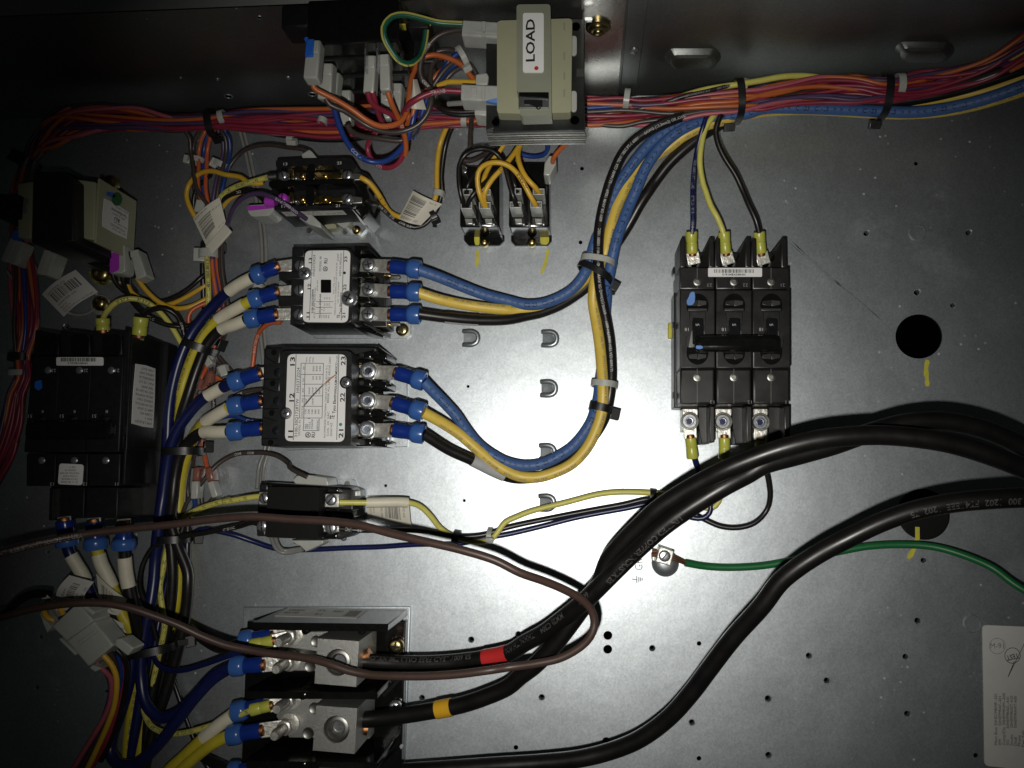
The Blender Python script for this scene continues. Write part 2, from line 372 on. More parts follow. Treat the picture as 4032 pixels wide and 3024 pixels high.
class Wire:
    """one insulated wire: the insulation is the thing, its lettering, lugs and sleeves are its parts"""
    def __init__(s, name, label, spec, r, material, cat='wire', group=None, seg=10, step=3.0):
        q = list(spec) if isinstance(spec, list) else pts(spec)
        for e, n_ in ((0, 1), (-1, -2)):            # wires that leave the picture run on beyond its edge
            c_ = RCAM.transposed() @ (q[e]-Vector((0, 0, DIST))); px, py = CX+FPX*c_.x/-c_.z, CY-FPX*c_.y/-c_.z
            if not (-20 < px < 4052 and -20 < py < 3044):
                t_ = (q[e]-q[n_]).normalized(); t_.z *= 0.3; a_ = q[e]+t_*0.13; a_.y = min(a_.y, max(q[e].y, YW-0.02)); a_.z = max(a_.z, 0.008)
                q.insert(0, a_) if e == 0 else q.append(a_)
        s.path = spline(q, step); s.r = r
        mb = MB().tube(s.path, r, seg)
        s.base = s.path[0].copy()
        s.o = mb.build(name, material, None, s.base, 60); s.o['label'] = label; s.o['category'] = cat
        if group: s.o['group'] = group
        s.cum = [0.0]
        for a, b in zip(s.path, s.path[1:]): s.cum.append(s.cum[-1]+(b-a).length/MM)
        s.len = s.cum[-1]
    def at(s, d):
        d = min(max(d, 0), s.len-1e-3); i = int(np.searchsorted(s.cum, d, side='right'))-1; i = min(i, len(s.path)-2)
        t = (d-s.cum[i])/max(s.cum[i+1]-s.cum[i], 1e-6)
        p = s.path[i].lerp(s.path[i+1], t)
        a = s.path[max(i-1, 0)]; b = s.path[min(i+2, len(s.path)-1)]
        return p, (b-a).normalized()
    def near(s, c, x, y):
        """arc length of the point that looks nearest to this picture position"""
        sx, sy = S(c, x, y); best = (1e9, 0)
        for q, d in zip(s.path, s.cum):
            r = RCAM.transposed() @ (q-Vector((0, 0, DIST)))
            px = CX+FPX*r.x/-r.z; py = CY-FPX*r.y/-r.z
            e = (px-sx)**2+(py-sy)**2
            if e < best[0]: best = (e, d)
        return best[1]
    def part(s, name, mb, material, parent=None, label=None):
        o = mb.build(name, material, parent if parent is not None else s.o, s.base, 40)
        if label: o['label'] = label
        return o
    def print(s, items, material, name='printed_lettering'):
        """items: (text, start arc mm, capital height mm, reversed, roll degrees)"""
        mb = MB()
        for t, d0, size, rev, roll in items:
            gv, gf, w = glyphs(t, True)
            if not len(gv): continue
            v = []
            for x, y in gv:
                xx = x*size*0.92; yy = (y-0.5)*size
                d = d0+(-xx if rev else xx)
                p, T = s.at(d)
                F = Vector((0, 0, DIST))-p; F = (F-T*F.dot(T)).normalized()
                D = -T if rev else T
                U = F.cross(D).normalized()
                a = yy/s.r+math.radians(roll)
                v.append(p+(F*math.cos(a)+U*math.sin(a))*(s.r+0.06)*MM)
            mb.add(v, gf)
        return s.part(name, mb, material)
    def sleeve(s, d0, d1, r, material, name='sleeve', seg=14, label=None):
        n = max(3, int(abs(d1-d0)/2.5)); pp = [s.at(d0+(d1-d0)*k/n)[0] for k in range(n+1)]
        return s.part(name, MB().tube(pp, r, seg), material, label=label)
    def lug(s, a, b, c, rb=5.2, rs=6.9, tw=10.0, kind='blue', nm=''):
        """ring/spade lug: tongue tip a, barrel start b, barrel end c"""
        a, b, c = Vector(a), Vector(b), Vector(c); d = (c-b).normalized(); L = (c-b).length/MM
        body, skirt = ('lug_blue', 'lug_skirt') if kind == 'blue' else ('lug_yellow', 'lug_yellow')
        mb = MB().bar(a, b+d*1.0*MM, tw, 1.6, bev=0.5)
        s.part('lug_tongue', mb, 'tin')
        mb = MB().lathe(b-d*2.2*MM, d, [(rb*0.35, 0), (rb*0.72, 0.4), (rb*0.78, 2.0), (rb*0.78, 3.5)], 12)
        s.part('copper_strands', mb, 'copper')
        if kind == 'blue':
            mb = MB().lathe(b, d, [(rb*0.72, 0.0), (rb*0.97, 0.3), (rb, 0.9), (rb*1.0, L*0.30), (rb*0.96, L*0.42), (rb*0.98, L*0.5), (rb*1.02, L*0.58)], 20)
            s.part('lug_barrel', mb, body)
            mb = MB().lathe(b+d*L*0.56*MM, d, [(rb*0.9, 0), (rb*1.04, 0.15), (rs*0.97, L*0.10), (rs, L*0.17), (rs, L*0.40), (rs*0.96, L*0.43), (rs*0.78, L*0.44), (rs*0.70, L*0.36)], 20)
            s.part('lug_skirt', mb, skirt)
        else:
            mb = MB().lathe(b, d, [(rb*0.74, 0.0), (rb*0.96, 0.2), (rb, 0.8), (rb, L*0.45), (rb*0.93, L*0.49), (rb*1.0, L*0.53), (rb*1.08, L*0.94), (rb*1.02, L), (rb*0.8, L), (rb*0.75, L*0.9)], 16)
            s.part('lug_barrel', mb, body)
def screw(T, c, x, y, h, r, material='steel', name='screw', slot='cross', parent=None, dome=0.45, hexr=None, axis=(0, 0, 1), pos=None):
    p = Vector(pos) if pos is not None else P(c, x, y, h); a = Vector(axis).normalized()
    mb = MB()
    if hexr: mb.lathe(p, a, [(hexr, -2.0), (hexr, -0.2), (hexr*0.96, 0.0)], 6)
    mb.lathe(p, a, [(r, -2.2), (r, 0), (r*0.93, r*dome*0.5), (r*0.7, r*dome*0.82), (r*0.4, r*dome*0.96), (0.02, r*dome)], 18)
    o = T.part(name, mb, material, parent)
    u = a.orthogonal().normalized(); w = a.cross(u); ang = random.uniform(0, 1.5)
    u, w = u*math.cos(ang)+w*math.sin(ang), w*math.cos(ang)-u*math.sin(ang)
    top = p+a*(r*dome*0.90)*MM
    mb = MB()
    if slot == 'cross':
        mb.box(top, u*r*0.55*MM, w*r*0.11*MM, a*0.25*MM*max(1, r*0.14)); mb.box(top+a*0.03*MM, w*r*0.55*MM, u*r*0.11*MM, a*0.25*MM*max(1, r*0.14))
    elif slot == 'slot':
        mb.box(top, u*r*0.9*MM, w*r*0.12*MM, a*0.3*MM)
    elif slot == 'hex':
        mb.lathe(top-a*0.3*MM, a, [(r*0.5, 0), (r*0.5, 0.75)], 6)
    if slot: T.part('drive_recess', mb, 'dark_void' if slot == 'hex' else 'core_black', o)  # dark shapes on top of the head paint the shade of its recess
    return o
def tie(name, label, spec, b, w, material, head=None, axis_flip=False, group='cable ties', tail=None, thick=1.1):
    """cable tie: spec gives both ends across the bundle at mid height; b is half the loop's depth (mm)"""
    p0, p1 = pts(spec); c = (p0+p1)/2; A = (p1-p0)/2; a = A.length; A.normalize()
    Z = Vector((0, 0, 1)); Z = (Z-A*Z.dot(A)).normalized(); X = A.cross(Z)
    n = 28; v = []; f = []
    for i in range(n):
        t = 2*math.pi*i/n; ct, st = math.cos(t), math.sin(t)
        ex = 0.75; q = A*(a*abs(ct)**ex*(1 if ct >= 0 else -1))+Z*(b*MM*abs(st)**ex*(1 if st >= 0 else -1))
        nn = (A*ct*b*MM+Z*st*a).normalized()
        for s1, s2 in ((-1, 0), (1, 0), (1, 1), (-1, 1)): v.append(c+q+X*s1*w*MM/2+nn*s2*thick*MM)
    for i in range(n):
        j = (i+1) % n
        for k in range(4): f.append((i*4+k, j*4+k, j*4+(k+1) % 4, i*4+(k+1) % 4))
    T = Thing(name, label, 'cable tie', (c.x, c.y, c.z-b*MM), group)
    T.part('strap', MB().add(v, f), material)
    if head:
        hp = pts(head)[0]; d = (hp-c); d = (d-X*d.dot(X)).normalized() if d.length > 1e-6 else A
        mb = MB().box(hp, d*w*0.62*MM, X*w*0.78*MM, d.cross(X).normalized()*w*0.55*MM, 0.5)
        T.part('head', mb, material)
    if tail:
        t = pts(tail); T.part('tail', MB().bar(t[0], t[1], w*0.85, 1.1), material)
    return T
class Quad:
    """a printed sheet: four corners (reading order: lower left, lower right, upper right, upper left)"""
    def __init__(s, corners, bulge=0.0, fn=None):
        s.c = corners; s.b = bulge; s.fn = fn
        s.n = (corners[1]-corners[0]).cross(corners[3]-corners[0]).normalized()
        s.W = ((corners[1]-corners[0]).length+(corners[2]-corners[3]).length)/2/MM
        s.H = ((corners[3]-corners[0]).length+(corners[2]-corners[1]).length)/2/MM
    def __call__(s, u, v, lift=0.0):
        c = s.c; p = (c[0]*(1-u)+c[1]*u)*(1-v)+(c[3]*(1-u)+c[2]*u)*v
        z = s.b*math.sin(math.pi*min(max(u, 0), 1))
        if s.fn: z += s.fn(u, v)
        return p+s.n*(z+lift)*MM
    def sheet(s, mb, nu=10, nv=8, t=0.25, rnd=0.0):
        us = np.linspace(0, 1, nu+1); vs = np.linspace(0, 1, nv+1); v = []; f = []
        for lay in (0, 1):
            for j in vs:
                for i in us:
                    i2, j2 = i, j
                    if rnd:
                        ru, rv = rnd/s.W, rnd/s.H
                        if i in (0, 1) and j in (0, 1): i2 = i+(ru if i == 0 else -ru)*0.35; j2 = j+(rv if j == 0 else -rv)*0.35
                    v.append(s(i2, j2, 0 if lay == 0 else -t))
        K = nu+1; N = K*(nv+1)
        for j in range(nv):
            for i in range(nu):
                q = (j*K+i, j*K+i+1, (j+1)*K+i+1, (j+1)*K+i); f.append(q); f.append(tuple(N+k for k in q[::-1]))
        rim = [i for i in range(K)]+[j*K+nu for j in range(1, nv+1)]+[nv*K+i for i in range(nu-1, -1, -1)]+[j*K for j in range(nv-1, 0, -1)]
        for a, b in zip(rim, rim[1:]+rim[:1]): f.append((a, N+a, N+b, b))
        return mb.add(v, f)
    def text(s, mb, t, u, v, size, width=None, lift=0.15, bold=False, rot=False):
        """baseline starts at (u, v); size = capitals as a share of the height; width as a share of the width"""
        gv, gf, w = glyphs(t, bold)
        if not len(gv): return
        sx = (width/w) if width else size*s.H/s.W
        mb.add([s(u+x*sx, v+y*size, lift) for x, y in gv], gf)
    def rect(s, mb, u0, v0, u1, v1, lift=0.13, n=4):
        vv = []; f = []
        for k in range(n+1):
            u = u0+(u1-u0)*k/n; vv += [s(u, v0, lift), s(u, v1, lift)]
        for k in range(n): f.append((2*k, 2*k+2, 2*k+3, 2*k+1))
        mb.add(vv, f)
    def bars(s, mb, u0, v0, u1, v1, n=26, seed=3, along='u'):
        rnd = random.Random(seed); xs = [rnd.choice((1, 1, 2, 3)) for _ in range(2*n)]; tot = sum(xs); x = 0
        for i, w in enumerate(xs):
            if i % 2 == 0:
                a, b = x/tot, (x+w)/tot
                if along == 'u': s.rect(mb, u0+(u1-u0)*a, v0, u0+(u1-u0)*b, v1, n=1)
                else: s.rect(mb, u0, v0+(v1-v0)*a, u1, v0+(v1-v0)*b, n=4)
            x += w
def quad(spec, bulge=0.0, fn=None): return Quad(pts(spec), bulge, fn)
def disc_pts(c, x, y, h, r, n=24, sq=1.0):
    return [P(c, x+r*math.cos(2*math.pi*i/n), y-r*sq*math.sin(2*math.pi*i/n), h) for i in range(n)]
def rrect(c, x0, y0, x1, y1, h, r, n=4):
    """rounded rectangle in picture coordinates at height h"""
    out = []
    for cx, cy, a0 in ((x1-r, y0+r, -90), (x1-r, y1-r, 0), (x0+r, y1-r, 90), (x0+r, y0+r, 180)):
        for k in range(n+1):
            a = math.radians(a0+90*k/n); out.append(P(c, cx+r*math.cos(a), cy+r*math.sin(a), h))
    return out
def rpoly(spec, r, n=4):
    """rounds the corners of a polygon by r mm"""
    p = pts(spec); m = len(p); out = []
    for i in range(m):
        a, b, c = p[i-1], p[i], p[(i+1) % m]
        d1 = (a-b); d2 = (c-b); rr = min(r*MM, d1.length*0.45, d2.length*0.45)
        s0 = b+d1.normalized()*rr; s1 = b+d2.normalized()*rr
        for k in range(n+1):
            t = k/n; out.append(s0*(1-t)**2+b*2*t*(1-t)+s1*t*t)
    return out
def holed_block(corners, center, r, h_top, depth, h_bot, seg=32):
    """block with a round blind hole in its top; corners are four world points"""
    mb = MB(); c = Vector(center); q = [Vector(p) for p in corners]
    if sum(q[i].x*q[(i+1) % 4].y-q[(i+1) % 4].x*q[i].y for i in range(4)) < 0: q.reverse()
    outer = []; inner = []
    for i in range(seg):
        a = 2*math.pi*i/seg; d = Vector((math.cos(a), math.sin(a), 0)); best = None
        for k in range(4):
            A, B = q[k], q[(k+1) % 4]; e = B-A
            den = d.x*e.y-d.y*e.x
            if abs(den) < 1e-12: continue
            w = A-c; t = (w.x*e.y-w.y*e.x)/den; u = (w.x*d.y-w.y*d.x)/den
            if t > 0 and -1e-6 <= u <= 1+1e-6 and (best is None or t < best): best = t
        outer.append(c+d*best); inner.append(c+d*r*MM)
    for k in range(4):
        i = min(range(seg), key=lambda j: (outer[j]-q[k]).length); outer[i] = q[k].copy()
    H = h_top*MM
    for p in outer+inner: p.z = H
    v = outer+inner+[p-Vector((0, 0, depth*MM)) for p in inner]+[Vector((p.x, p.y, h_bot*MM)) for p in outer]; f = []
    for i in range(seg):
        j = (i+1) % seg
        f += [(i, j, seg+j, seg+i), (seg+i, seg+j, 2*seg+j, 2*seg+i), (j, i, 3*seg+i, 3*seg+j)]
    f.append(tuple(2*seg+i for i in range(seg)))
    f.append(tuple(3*seg+i for i in range(seg))[::-1])
    return mb.add(v, f)
# ================================================================ THE SETTING: back panel, top wall
YW = P('F', 700, 230, 0).y
def filled(outline, holes, thick):
    cu = bpy.data.curves.new('sheet', 'CURVE'); cu.dimensions = '2D'; cu.fill_mode = 'BOTH'; cu.extrude = thick*MM/2
    for ring in [outline]+holes:
        sp = cu.splines.new('POLY'); sp.points.add(len(ring)-1); sp.use_cyclic_u = True
        for q, p in zip(sp.points, ring): q.co = (p[0], p[1], 0, 1)
    ob = bpy.data.objects.new('sheet', cu); me = bpy.data.meshes.new_from_object(ob)
    v = [x.co.copy() for x in me.vertices]; f = [tuple(p.vertices) for p in me.polygons]
    bpy.data.objects.remove(ob); bpy.data.curves.remove(cu); bpy.data.meshes.remove(me)
    return v, f
SMALL = {'d1': [(882,360,21,1),(1743,353,21,1),(1310,860,22,1),(1612,967,18,1)], 'd2': [(1365,1515,19,1)], 'd0': [(1300,1380,17,0)],
         'c0': [(645,1468,17,0)], 'c1': [(632,452,17,0)],
         'c3': [(843,540,38,0),(842,657,38,0),(1218,648,19,1),(1613,608,20,0),(285,1062,19,1),(830,1432,34,0),(67,1485,20,0),(1552,1275,20,1),(1612,1577,20,0),(88,530,18,1)],
         'b3': [(1833,576,19,1),(1418,1067,18,1)], 'b2': [(1147,912,13,0),(1832,1042,13,0),(1865,48,13,0)],
         'd3': [(1316,416,22,1),(397,712,20,1),(1214,721,21,1),(549,922,21,1),(1229,1203,22,1),(1804,1552,20,0),(53,1075,22,1),(57,1552,22,1)],
         'a1': [(580,1180,18,1)], 'a3': [(343,555,13,1),(310,980,14,1),(900,1010,12,0)], 'a2': [(418,1490,13,1)]}
HOOKS = [('b1', 1885, 1285), ('c1', 360, 1290), ('c2', 350, 65), ('c2', 340, 620), ('c2', 335, 1060)]
holes = []
for c, L in SMALL.items():
    for x, y, r, d in L: holes.append([p[:2] for p in disc_pts(c, x, y, 0, r*(1.45 if d else 1), 16)])
holes.append([p[:2] for p in disc_pts('d1', 1325, 1232, 0, 198, 40, 0.945)])
for c, x, y in HOOKS: holes.append([P(c, x+dx, y+dy, 0)[:2] for dx, dy in ((-58,-48),(30,-48),(44,-20),(44,20),(30,48),(-58,48))])
x0 = P('S', -900, 1500, 0).x; x1 = P('S', 4950, 1500, 0).x; y0 = P('S', 2000, 3800, 0).y
v, f = filled([(x0, y0), (x1, y0), (x1, YW), (x0, YW)], holes, 1.4)
mb = MB().add([p+Vector((0, 0, -0.7*MM)) for p in v], f)
panel = struct('back_panel', mb, 'galvanised', smooth=30)
mb = MB().box(((x0+x1)/2, (y0+YW)/2, -0.045), ((x1-x0)/2, 0, 0), (0, (YW-y0)/2, 0), (0, 0, 0.001)); struct('cavity_floor', mb, 'dark_void')
for c, L in SMALL.items():                      # turned-down rims of the punched holes
    for x, y, r, d in L:
        if d:
            rr = (P(c, x+r, y, 0)-P(c, x, y, 0)).length/MM
            mb = MB().lathe(P(c, x, y, 0), (0, 0, 1), [(rr*0.96, -5.0), (rr*1.0, -1.4), (rr*1.12, -0.75), (rr*1.30, -0.25), (rr*1.52, 0.03)], 18, cap=False)
            struct('hole_rim', mb, 'galvanised', panel)
rr = (P('d1', 1325+198, 1232, 0)-P('d1', 1325, 1232, 0)).length/MM
for c, x, y in HOOKS:                           # lanced wire hooks: a half-round loop standing off the sheet
    path = [P(c, x+dx, y+dy, h) for dx, dy, h in ((-62,-58,0.2),(-20,-60,1.8),(20,-58,2.6),(55,-38,3.0),(66,0,3.1),(55,38,3.0),(20,58,2.6),(-20,60,1.8),(-62,58,0.2))]
    tq = [P(c, x+dx, y+dy, h) for dx, dy, h in ((-64,-52,-1.2),(48,-52,-5),(48,52,-5),(-64,52,-1.2))]; struct('hook_tongue', MB().add(tq+[p-Vector((0, 0, 0.001)) for p in tq], [(0, 1, 2, 3), (7, 6, 5, 4), (0, 4, 5, 1), (1, 5, 6, 2), (2, 6, 7, 3), (3, 7, 4, 0)]), 'galvanised', panel)
    struct('lanced_hook', MB().tube(spline(path, 1.5), 1.9, 10), 'galvanised', panel)
for c, x, y, r in (('d1', 1312, 357, 72), ('d3', 1775, 440, 76)):    # blind knockouts
    R = (P(c, x+r, y, 0)-P(c, x, y, 0)).length/MM
    struct('knockout', MB().lathe(P(c, x, y, 0), (0, 0, 1), [(R*1.04, 0.02), (R, 0.6), (R*0.93, 0.65), (R*0.90, 0.35), (0.01, 0.32)], 32, cap=False), 'galvanised', panel)
R = (P('c2', 1370+118, 1595, 0)-P('c2', 1370, 1595, 0)).length/MM
struct('dimple', MB().lathe(P('c2', 1370, 1585, 0), (0, 0, 1), [(R*1.02, 0.02), (R*0.95, 1.5), (R*0.7, 3.6), (R*0.35, 4.8), (0.01, 5.0)], 32, cap=False), 'galvanised', panel)
def mark(name, spec, w, material, lift=0.25, parent=panel):
    p = pts(spec); path = spline(p, 2); n = len(path); v = []; f = []
    for i, q in enumerate(path):
        t = (path[min(i+1, n-1)]-path[max(i-1, 0)]).normalized(); s = Vector((-t.y, t.x, 0)).normalized()
        k = w/2*(1+0.18*math.sin(i*1.7)+random.uniform(-0.07, 0.07))*(0.6 if i in (0, n-1) else 1)
        v += [q+s*k*MM+Vector((0, 0, lift*MM)), q-s*k*MM+Vector((0, 0, lift*MM))]
    for i in range(n-1): f.append((2*i, 2*i+1, 2*i+3, 2*i+2))
    return struct(name, MB().add(v, f), material, parent)
for spec, w in (('b1 1945,520,0 1948,590 1935,665', 2.6), ('c1 350,510,0 335,600 292,725', 2.6), ('d1 1398,1430,0 1385,1500 1392,1600 d2 1397,45', 3.0), ('d2 1308,1330,0 1290,1400 1235,1500', 3.2)):
    mark('paint_mark', spec, w, 'yellow_paint')
# stamped earth symbol and letters beside the ground lug
mb = MB()
def strokes(segs, c, w, h=0.25):
    for xa, ya, xb, yb in segs: mb.bar(P(c, xa, ya, h*0.5), P(c, xb, yb, h*0.5), w, h, bev=0)
strokes([(1048,65,1085,70),(1087,35,1087,98),(1104,45,1104,90),(1120,50,1120,84),(1134,58,1134,75)], 'c3', 0.7)
mb.text('GR', P('c2', 1172, 1650, 0.1), P('c2', 1172, 1545, 0.1), 5.6)
struct('stamped_earth_mark', mb, 'stamp', panel)
# -------- the wall along the top: two sheets, a lip, raised slots
lipL = PY('a0', -300, 132, YW); lipR = PY('b0', 560, 6, YW); xs = PY('c0', 1005, 400, YW).x; zt = 0.24
def wall_strip(a, b, za, zb, dy, t):
    """upright sheet from x=a to x=b, standing dy in front of the wall plane"""
    m = MB(); Y = YW-dy*MM; q = [Vector((a, Y, 0)), Vector((b, Y, 0)), Vector((b, Y, zb)), Vector((a, Y, za))]
    m.add(q+[p+Vector((0, t*MM, 0)) for p in q], [(0, 1, 2, 3), (7, 6, 5, 4), (0, 4, 5, 1), (1, 5, 6, 2), (2, 6, 7, 3), (3, 7, 4, 0)]); return m
ka = (lipR.z-lipL.z)/(lipR.x-lipL.x); zr = lipL.z+ka*(xs-lipL.x)
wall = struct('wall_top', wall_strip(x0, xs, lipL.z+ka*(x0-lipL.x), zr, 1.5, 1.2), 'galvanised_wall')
m = MB(); za = lipL.z+ka*(x0-lipL.x)
m.add([Vector((x0, YW-1.5*MM, za)), Vector((xs, YW-1.5*MM, zr)), Vector((xs, YW+0.03, zr+0.002)), Vector((x0, YW+0.03, za+0.002)),
       Vector((x0, YW-1.5*MM, za-0.0012)), Vector((xs, YW-1.5*MM, zr-0.0012))], [(0, 1, 2, 3), (4, 5, 1, 0)])
struct('wall_lip', m, 'galvanised_lip_lit', wall)
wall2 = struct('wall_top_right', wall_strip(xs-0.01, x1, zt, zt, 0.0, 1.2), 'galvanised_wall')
bx0 = PY('c0', 640, 300, YW).x; bx1 = PY('c0', 1000, 300, YW).x
struct('wall_shine_plate', MB().box(((bx0+bx1)/2, YW-2.4*MM, 0.105), ((bx1-bx0)/2, 0, 0), (0, 0.5*MM, 0), (0, 0, 0.10), 0.3), 'galvanised_bright', wall)  # plate added, smoother and lighter, for the bright reflection on the wall
fl0 = PY('c0', 1012, 400, YW).x; fl1 = PY('c0', 1180, 300, YW).x; zf = PY('c0', 1080, 715, YW).z
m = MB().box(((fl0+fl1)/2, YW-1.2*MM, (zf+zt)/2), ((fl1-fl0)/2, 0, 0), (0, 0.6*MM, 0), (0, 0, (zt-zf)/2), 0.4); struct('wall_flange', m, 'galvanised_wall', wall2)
for c, x, y, w, h in (('c0', 1612, 492, 245, 72), ('d0', 1375, 420, 250, 70)):
    cen = PY(c, x, y, YW); ring = []
    for sgn, a0 in ((1, -90), (-1, 90)):
        for k in range(9):
            a = math.radians(a0+180*k/8); ring.append(PY(c, x+sgn*(w-h*1.1)+h*1.1*math.cos(a), y+h*math.sin(a), YW))
    v = []; f = []; N = len(ring)
    for sc, dy in ((1.0, 0.1), (0.93, 1.4), (0.84, 3.8), (0.70, 5.2), (0.60, 5.4)):
        v += [cen+(p-cen)*sc+Vector((0, -dy*MM, 0)) for p in ring]
    for k in range(4):
        for i in range(N):
            j = (i+1) % N; f.append((k*N+i, k*N+j, (k+1)*N+j, (k+1)*N+i))
    f.append(tuple(4*N+i for i in range(N)))
    struct('embossed_slot', MB().add(v, f), 'galvanised_wall', wall2)
for c, x, y, r in (('a0', 1278, 172, 12), ('a0', 2060, 82, 12), ('a0', 1895, 690, 12), ('a0', 1573, 678, 9), ('a0', 1990, 838, 30), ('b0', 50, 150, 20), ('b0', 298, 676, 16), ('b0', 508, 820, 30)):
    p = PY(c, x, y, YW-1.5*MM); R = (PY(c, x+r, y, YW-1.5*MM)-p).length/MM
    struct('wall_hole_shade', MB().lathe(p, (0, -1, 0), [(R, 0.0), (R, 0.12), (0.01, 0.12)], 16, cap=False), 'dark_void', wall)  # near-black disc on the sheet paints the shade of a hole
    struct('hole_rim', MB().lathe(p, (0, -1, 0), [(R*1.35, 0.0), (R*1.2, 0.5), (R*1.0, 0.5), (R*0.95, 0.05)], 16, cap=False), 'galvanised', wall)
for c, x, y, r in (('c0', 1100, 440, 34),):
    p = PY(c, x, y, YW-1.8*MM); m = MB().lathe(p, (0, -1, 0), [(3.2, 0), (3.2, 0.8), (2.0, 1.6), (0.01, 1.7)], 14, cap=False); struct('rivet', m, 'steel', wall2)
# -------- black plug in the second large hole, painted across
T = Thing('hole_plug', 'large round black plug in the panel under the heavy cable, with a yellow paint stripe', 'plug', P('d2', 1362, 1125, 0))
R = (P('d2', 1362+222, 1125, 0)-P('d2', 1362, 1125, 0)).length/MM
T.part('disc', MB().lathe(P('d2', 1362, 1125, 0), (0, 0, 1), [(R, 0.0), (R, 0.5), (R*0.97, 0.9), (R*0.9, 0.9), (0.01, 0.8)], 40, cap=False), 'black_matte')
p = pts('d2 1312,1232,1.2 1318,1280 1313,1338'); T.part('paint_stripe', MB().bar(p[0], p[2], 3.0, 0.3, bev=0.1), 'yellow_paint')
# -------- paper list stuck on the panel, lower right
q = quad('d3 2480,1660,0.5 2480,480,0.5 1862,452,0.5 1862,1640,0.5')
T = Thing('parts_list_sticker', 'large grey white parts list sticker at the lower right corner of the panel', 'sticker', P('d3', 2100, 1050, 0))
mbp = MB().prism(rpoly('d3 1862,452,0.5 2480,478 2480,1700 1880,1640', 3), 0.05, 0); o = T.part('sheet', mbp, 'paper_white')
mb = MB(); t0 = lambda s, x, ya, yb, k=4.4: mb.text(s, P('d3', x, ya, 0.55), P('d3', x, yb, 0.55), k*0.42)
for s, x, ya, yb in (('Main Box', 1985, 1465, 1315), ('50HECMRMP--501', 1985, 1300, 1035), ('IFM', 2020, 1465, 1420), ('50HEFMRAF--501', 2020, 1300, 1055), ('Comp/Clo', 2053, 1465, 1315), ('50HEFMRAM--A00', 2053, 1295, 1028),
                     ('DDC', 2086, 1468, 1418), ('50HEFMRAD--A01', 2086, 1325, 1060), ('Smoke', 2118, 1470, 1378), ('50HEFMRAST-A20', 2118, 1318, 1050), ('Dis#', 2150, 1470, 1398), ('50HEFMRAW7-A00', 2150, 1322, 1055), ('Phase', 2182, 1475, 1382), ('Pwr Exh', 2215, 1480, 1345)):
    t0(s, x, ya, yb)
T.part('typed_lines', mb, 'ink', o)
def ringmesh(m, c, x, y, h, r, wd):
    a = disc_pts(c, x, y, h, r, 40); b = disc_pts(c, x, y, h, r-wd, 40); m.add(a+b, [(i, (i+1) % 40, 40+(i+1) % 40, 40+i) for i in range(40)])
mb = MB(); ringmesh(mb, 'd3', 2115, 710, 0.6, 68, 6); mb.bar(P('d3', 2078, 890, 0.6), P('d3', 2130, 760, 0.6), 0.5, 0.1, bev=0); mb.bar(P('d3', 2078, 890, 0.6), P('d3', 2215, 610, 0.6), 0.4, 0.1, bev=0)
mb.text('TEST', P('d3', 2160, 690, 0.6), P('d3', 2058, 712, 0.6), 3.4, bold=True)
T.part('inspection_stamp', mb, 'ink_grey', o)
mb = MB(); ringmesh(mb, 'd3', 1987, 630, 0.6, 68, 4); mb.text('M-91', P('d3', 1930, 650, 0.6), P('d3', 2042, 650, 0.6), 3.6)
T.part('faint_stamp', mb, 'ink_faint', o)
# -------- cobweb from the breaker to the large hole
single('cobweb_strand', 'fine dusty cobweb strand from the right breaker to the large hole', 'cobweb',
       MB().tube(spline(pts('d1 215,420,40 300,500,34 460,640,26 700,840,14 800,915,8 1000,1090,2 1120,1210,0.6'), 4), lambda t: 0.07+0.30*max(0, math.sin(t*17))**8, 5), 'web')
# ================================================================ CONTACTORS
def wedge(mb, c, x0, y0, h0, x1, y1, h1, w, hb=4):
    """sloping rib: top edge from (x0,y0) at h0 down to (x1,y1) at h1, w mm thick, standing on hb"""
    a, b = P(c, x0, y0, h0), P(c, x1, y1, h1); d = (b-a); d.z = 0; s = Vector((-d.y, d.x, 0)).normalized()*w*MM/2
    v = []
    for p in (a, b):
        for k in (-1, 1): v += [p+s*k, Vector((p.x, p.y, hb*MM))+s*k]
    # a-:0,1 a+:2,3 b-:4,5 b+:6,7
    mb.add(v, [(0, 2, 6, 4), (1, 5, 7, 3), (0, 4, 5, 1), (2, 3, 7, 6), (0, 1, 3, 2), (4, 6, 7, 5)]); return mb
def vlines(mb, c, segs, h, w):
    for xa, ya, xb, yb in segs: mb.bar(P(c, xa, ya, h), P(c, xb, yb, h), w, 0.12, bev=0)
def vtexts(mb, c, items, h):
    for it in items:
        s, xa, ya, xb, yb, px = it[:6]; k = 560/3270/CR[c][2]
        mb.text(s, P(c, xa, ya, h), P(c, xb, yb, h), px*k, bold=len(it) > 6)
def ringm(m, c, x, y, h, r, wd, n=28):
    a = disc_pts(c, x, y, h, r, n); b = disc_pts(c, x, y, h, r-wd, n); m.add(a+b, [(i, (i+1) % n, n+(i+1) % n, n+i) for i in range(n)])
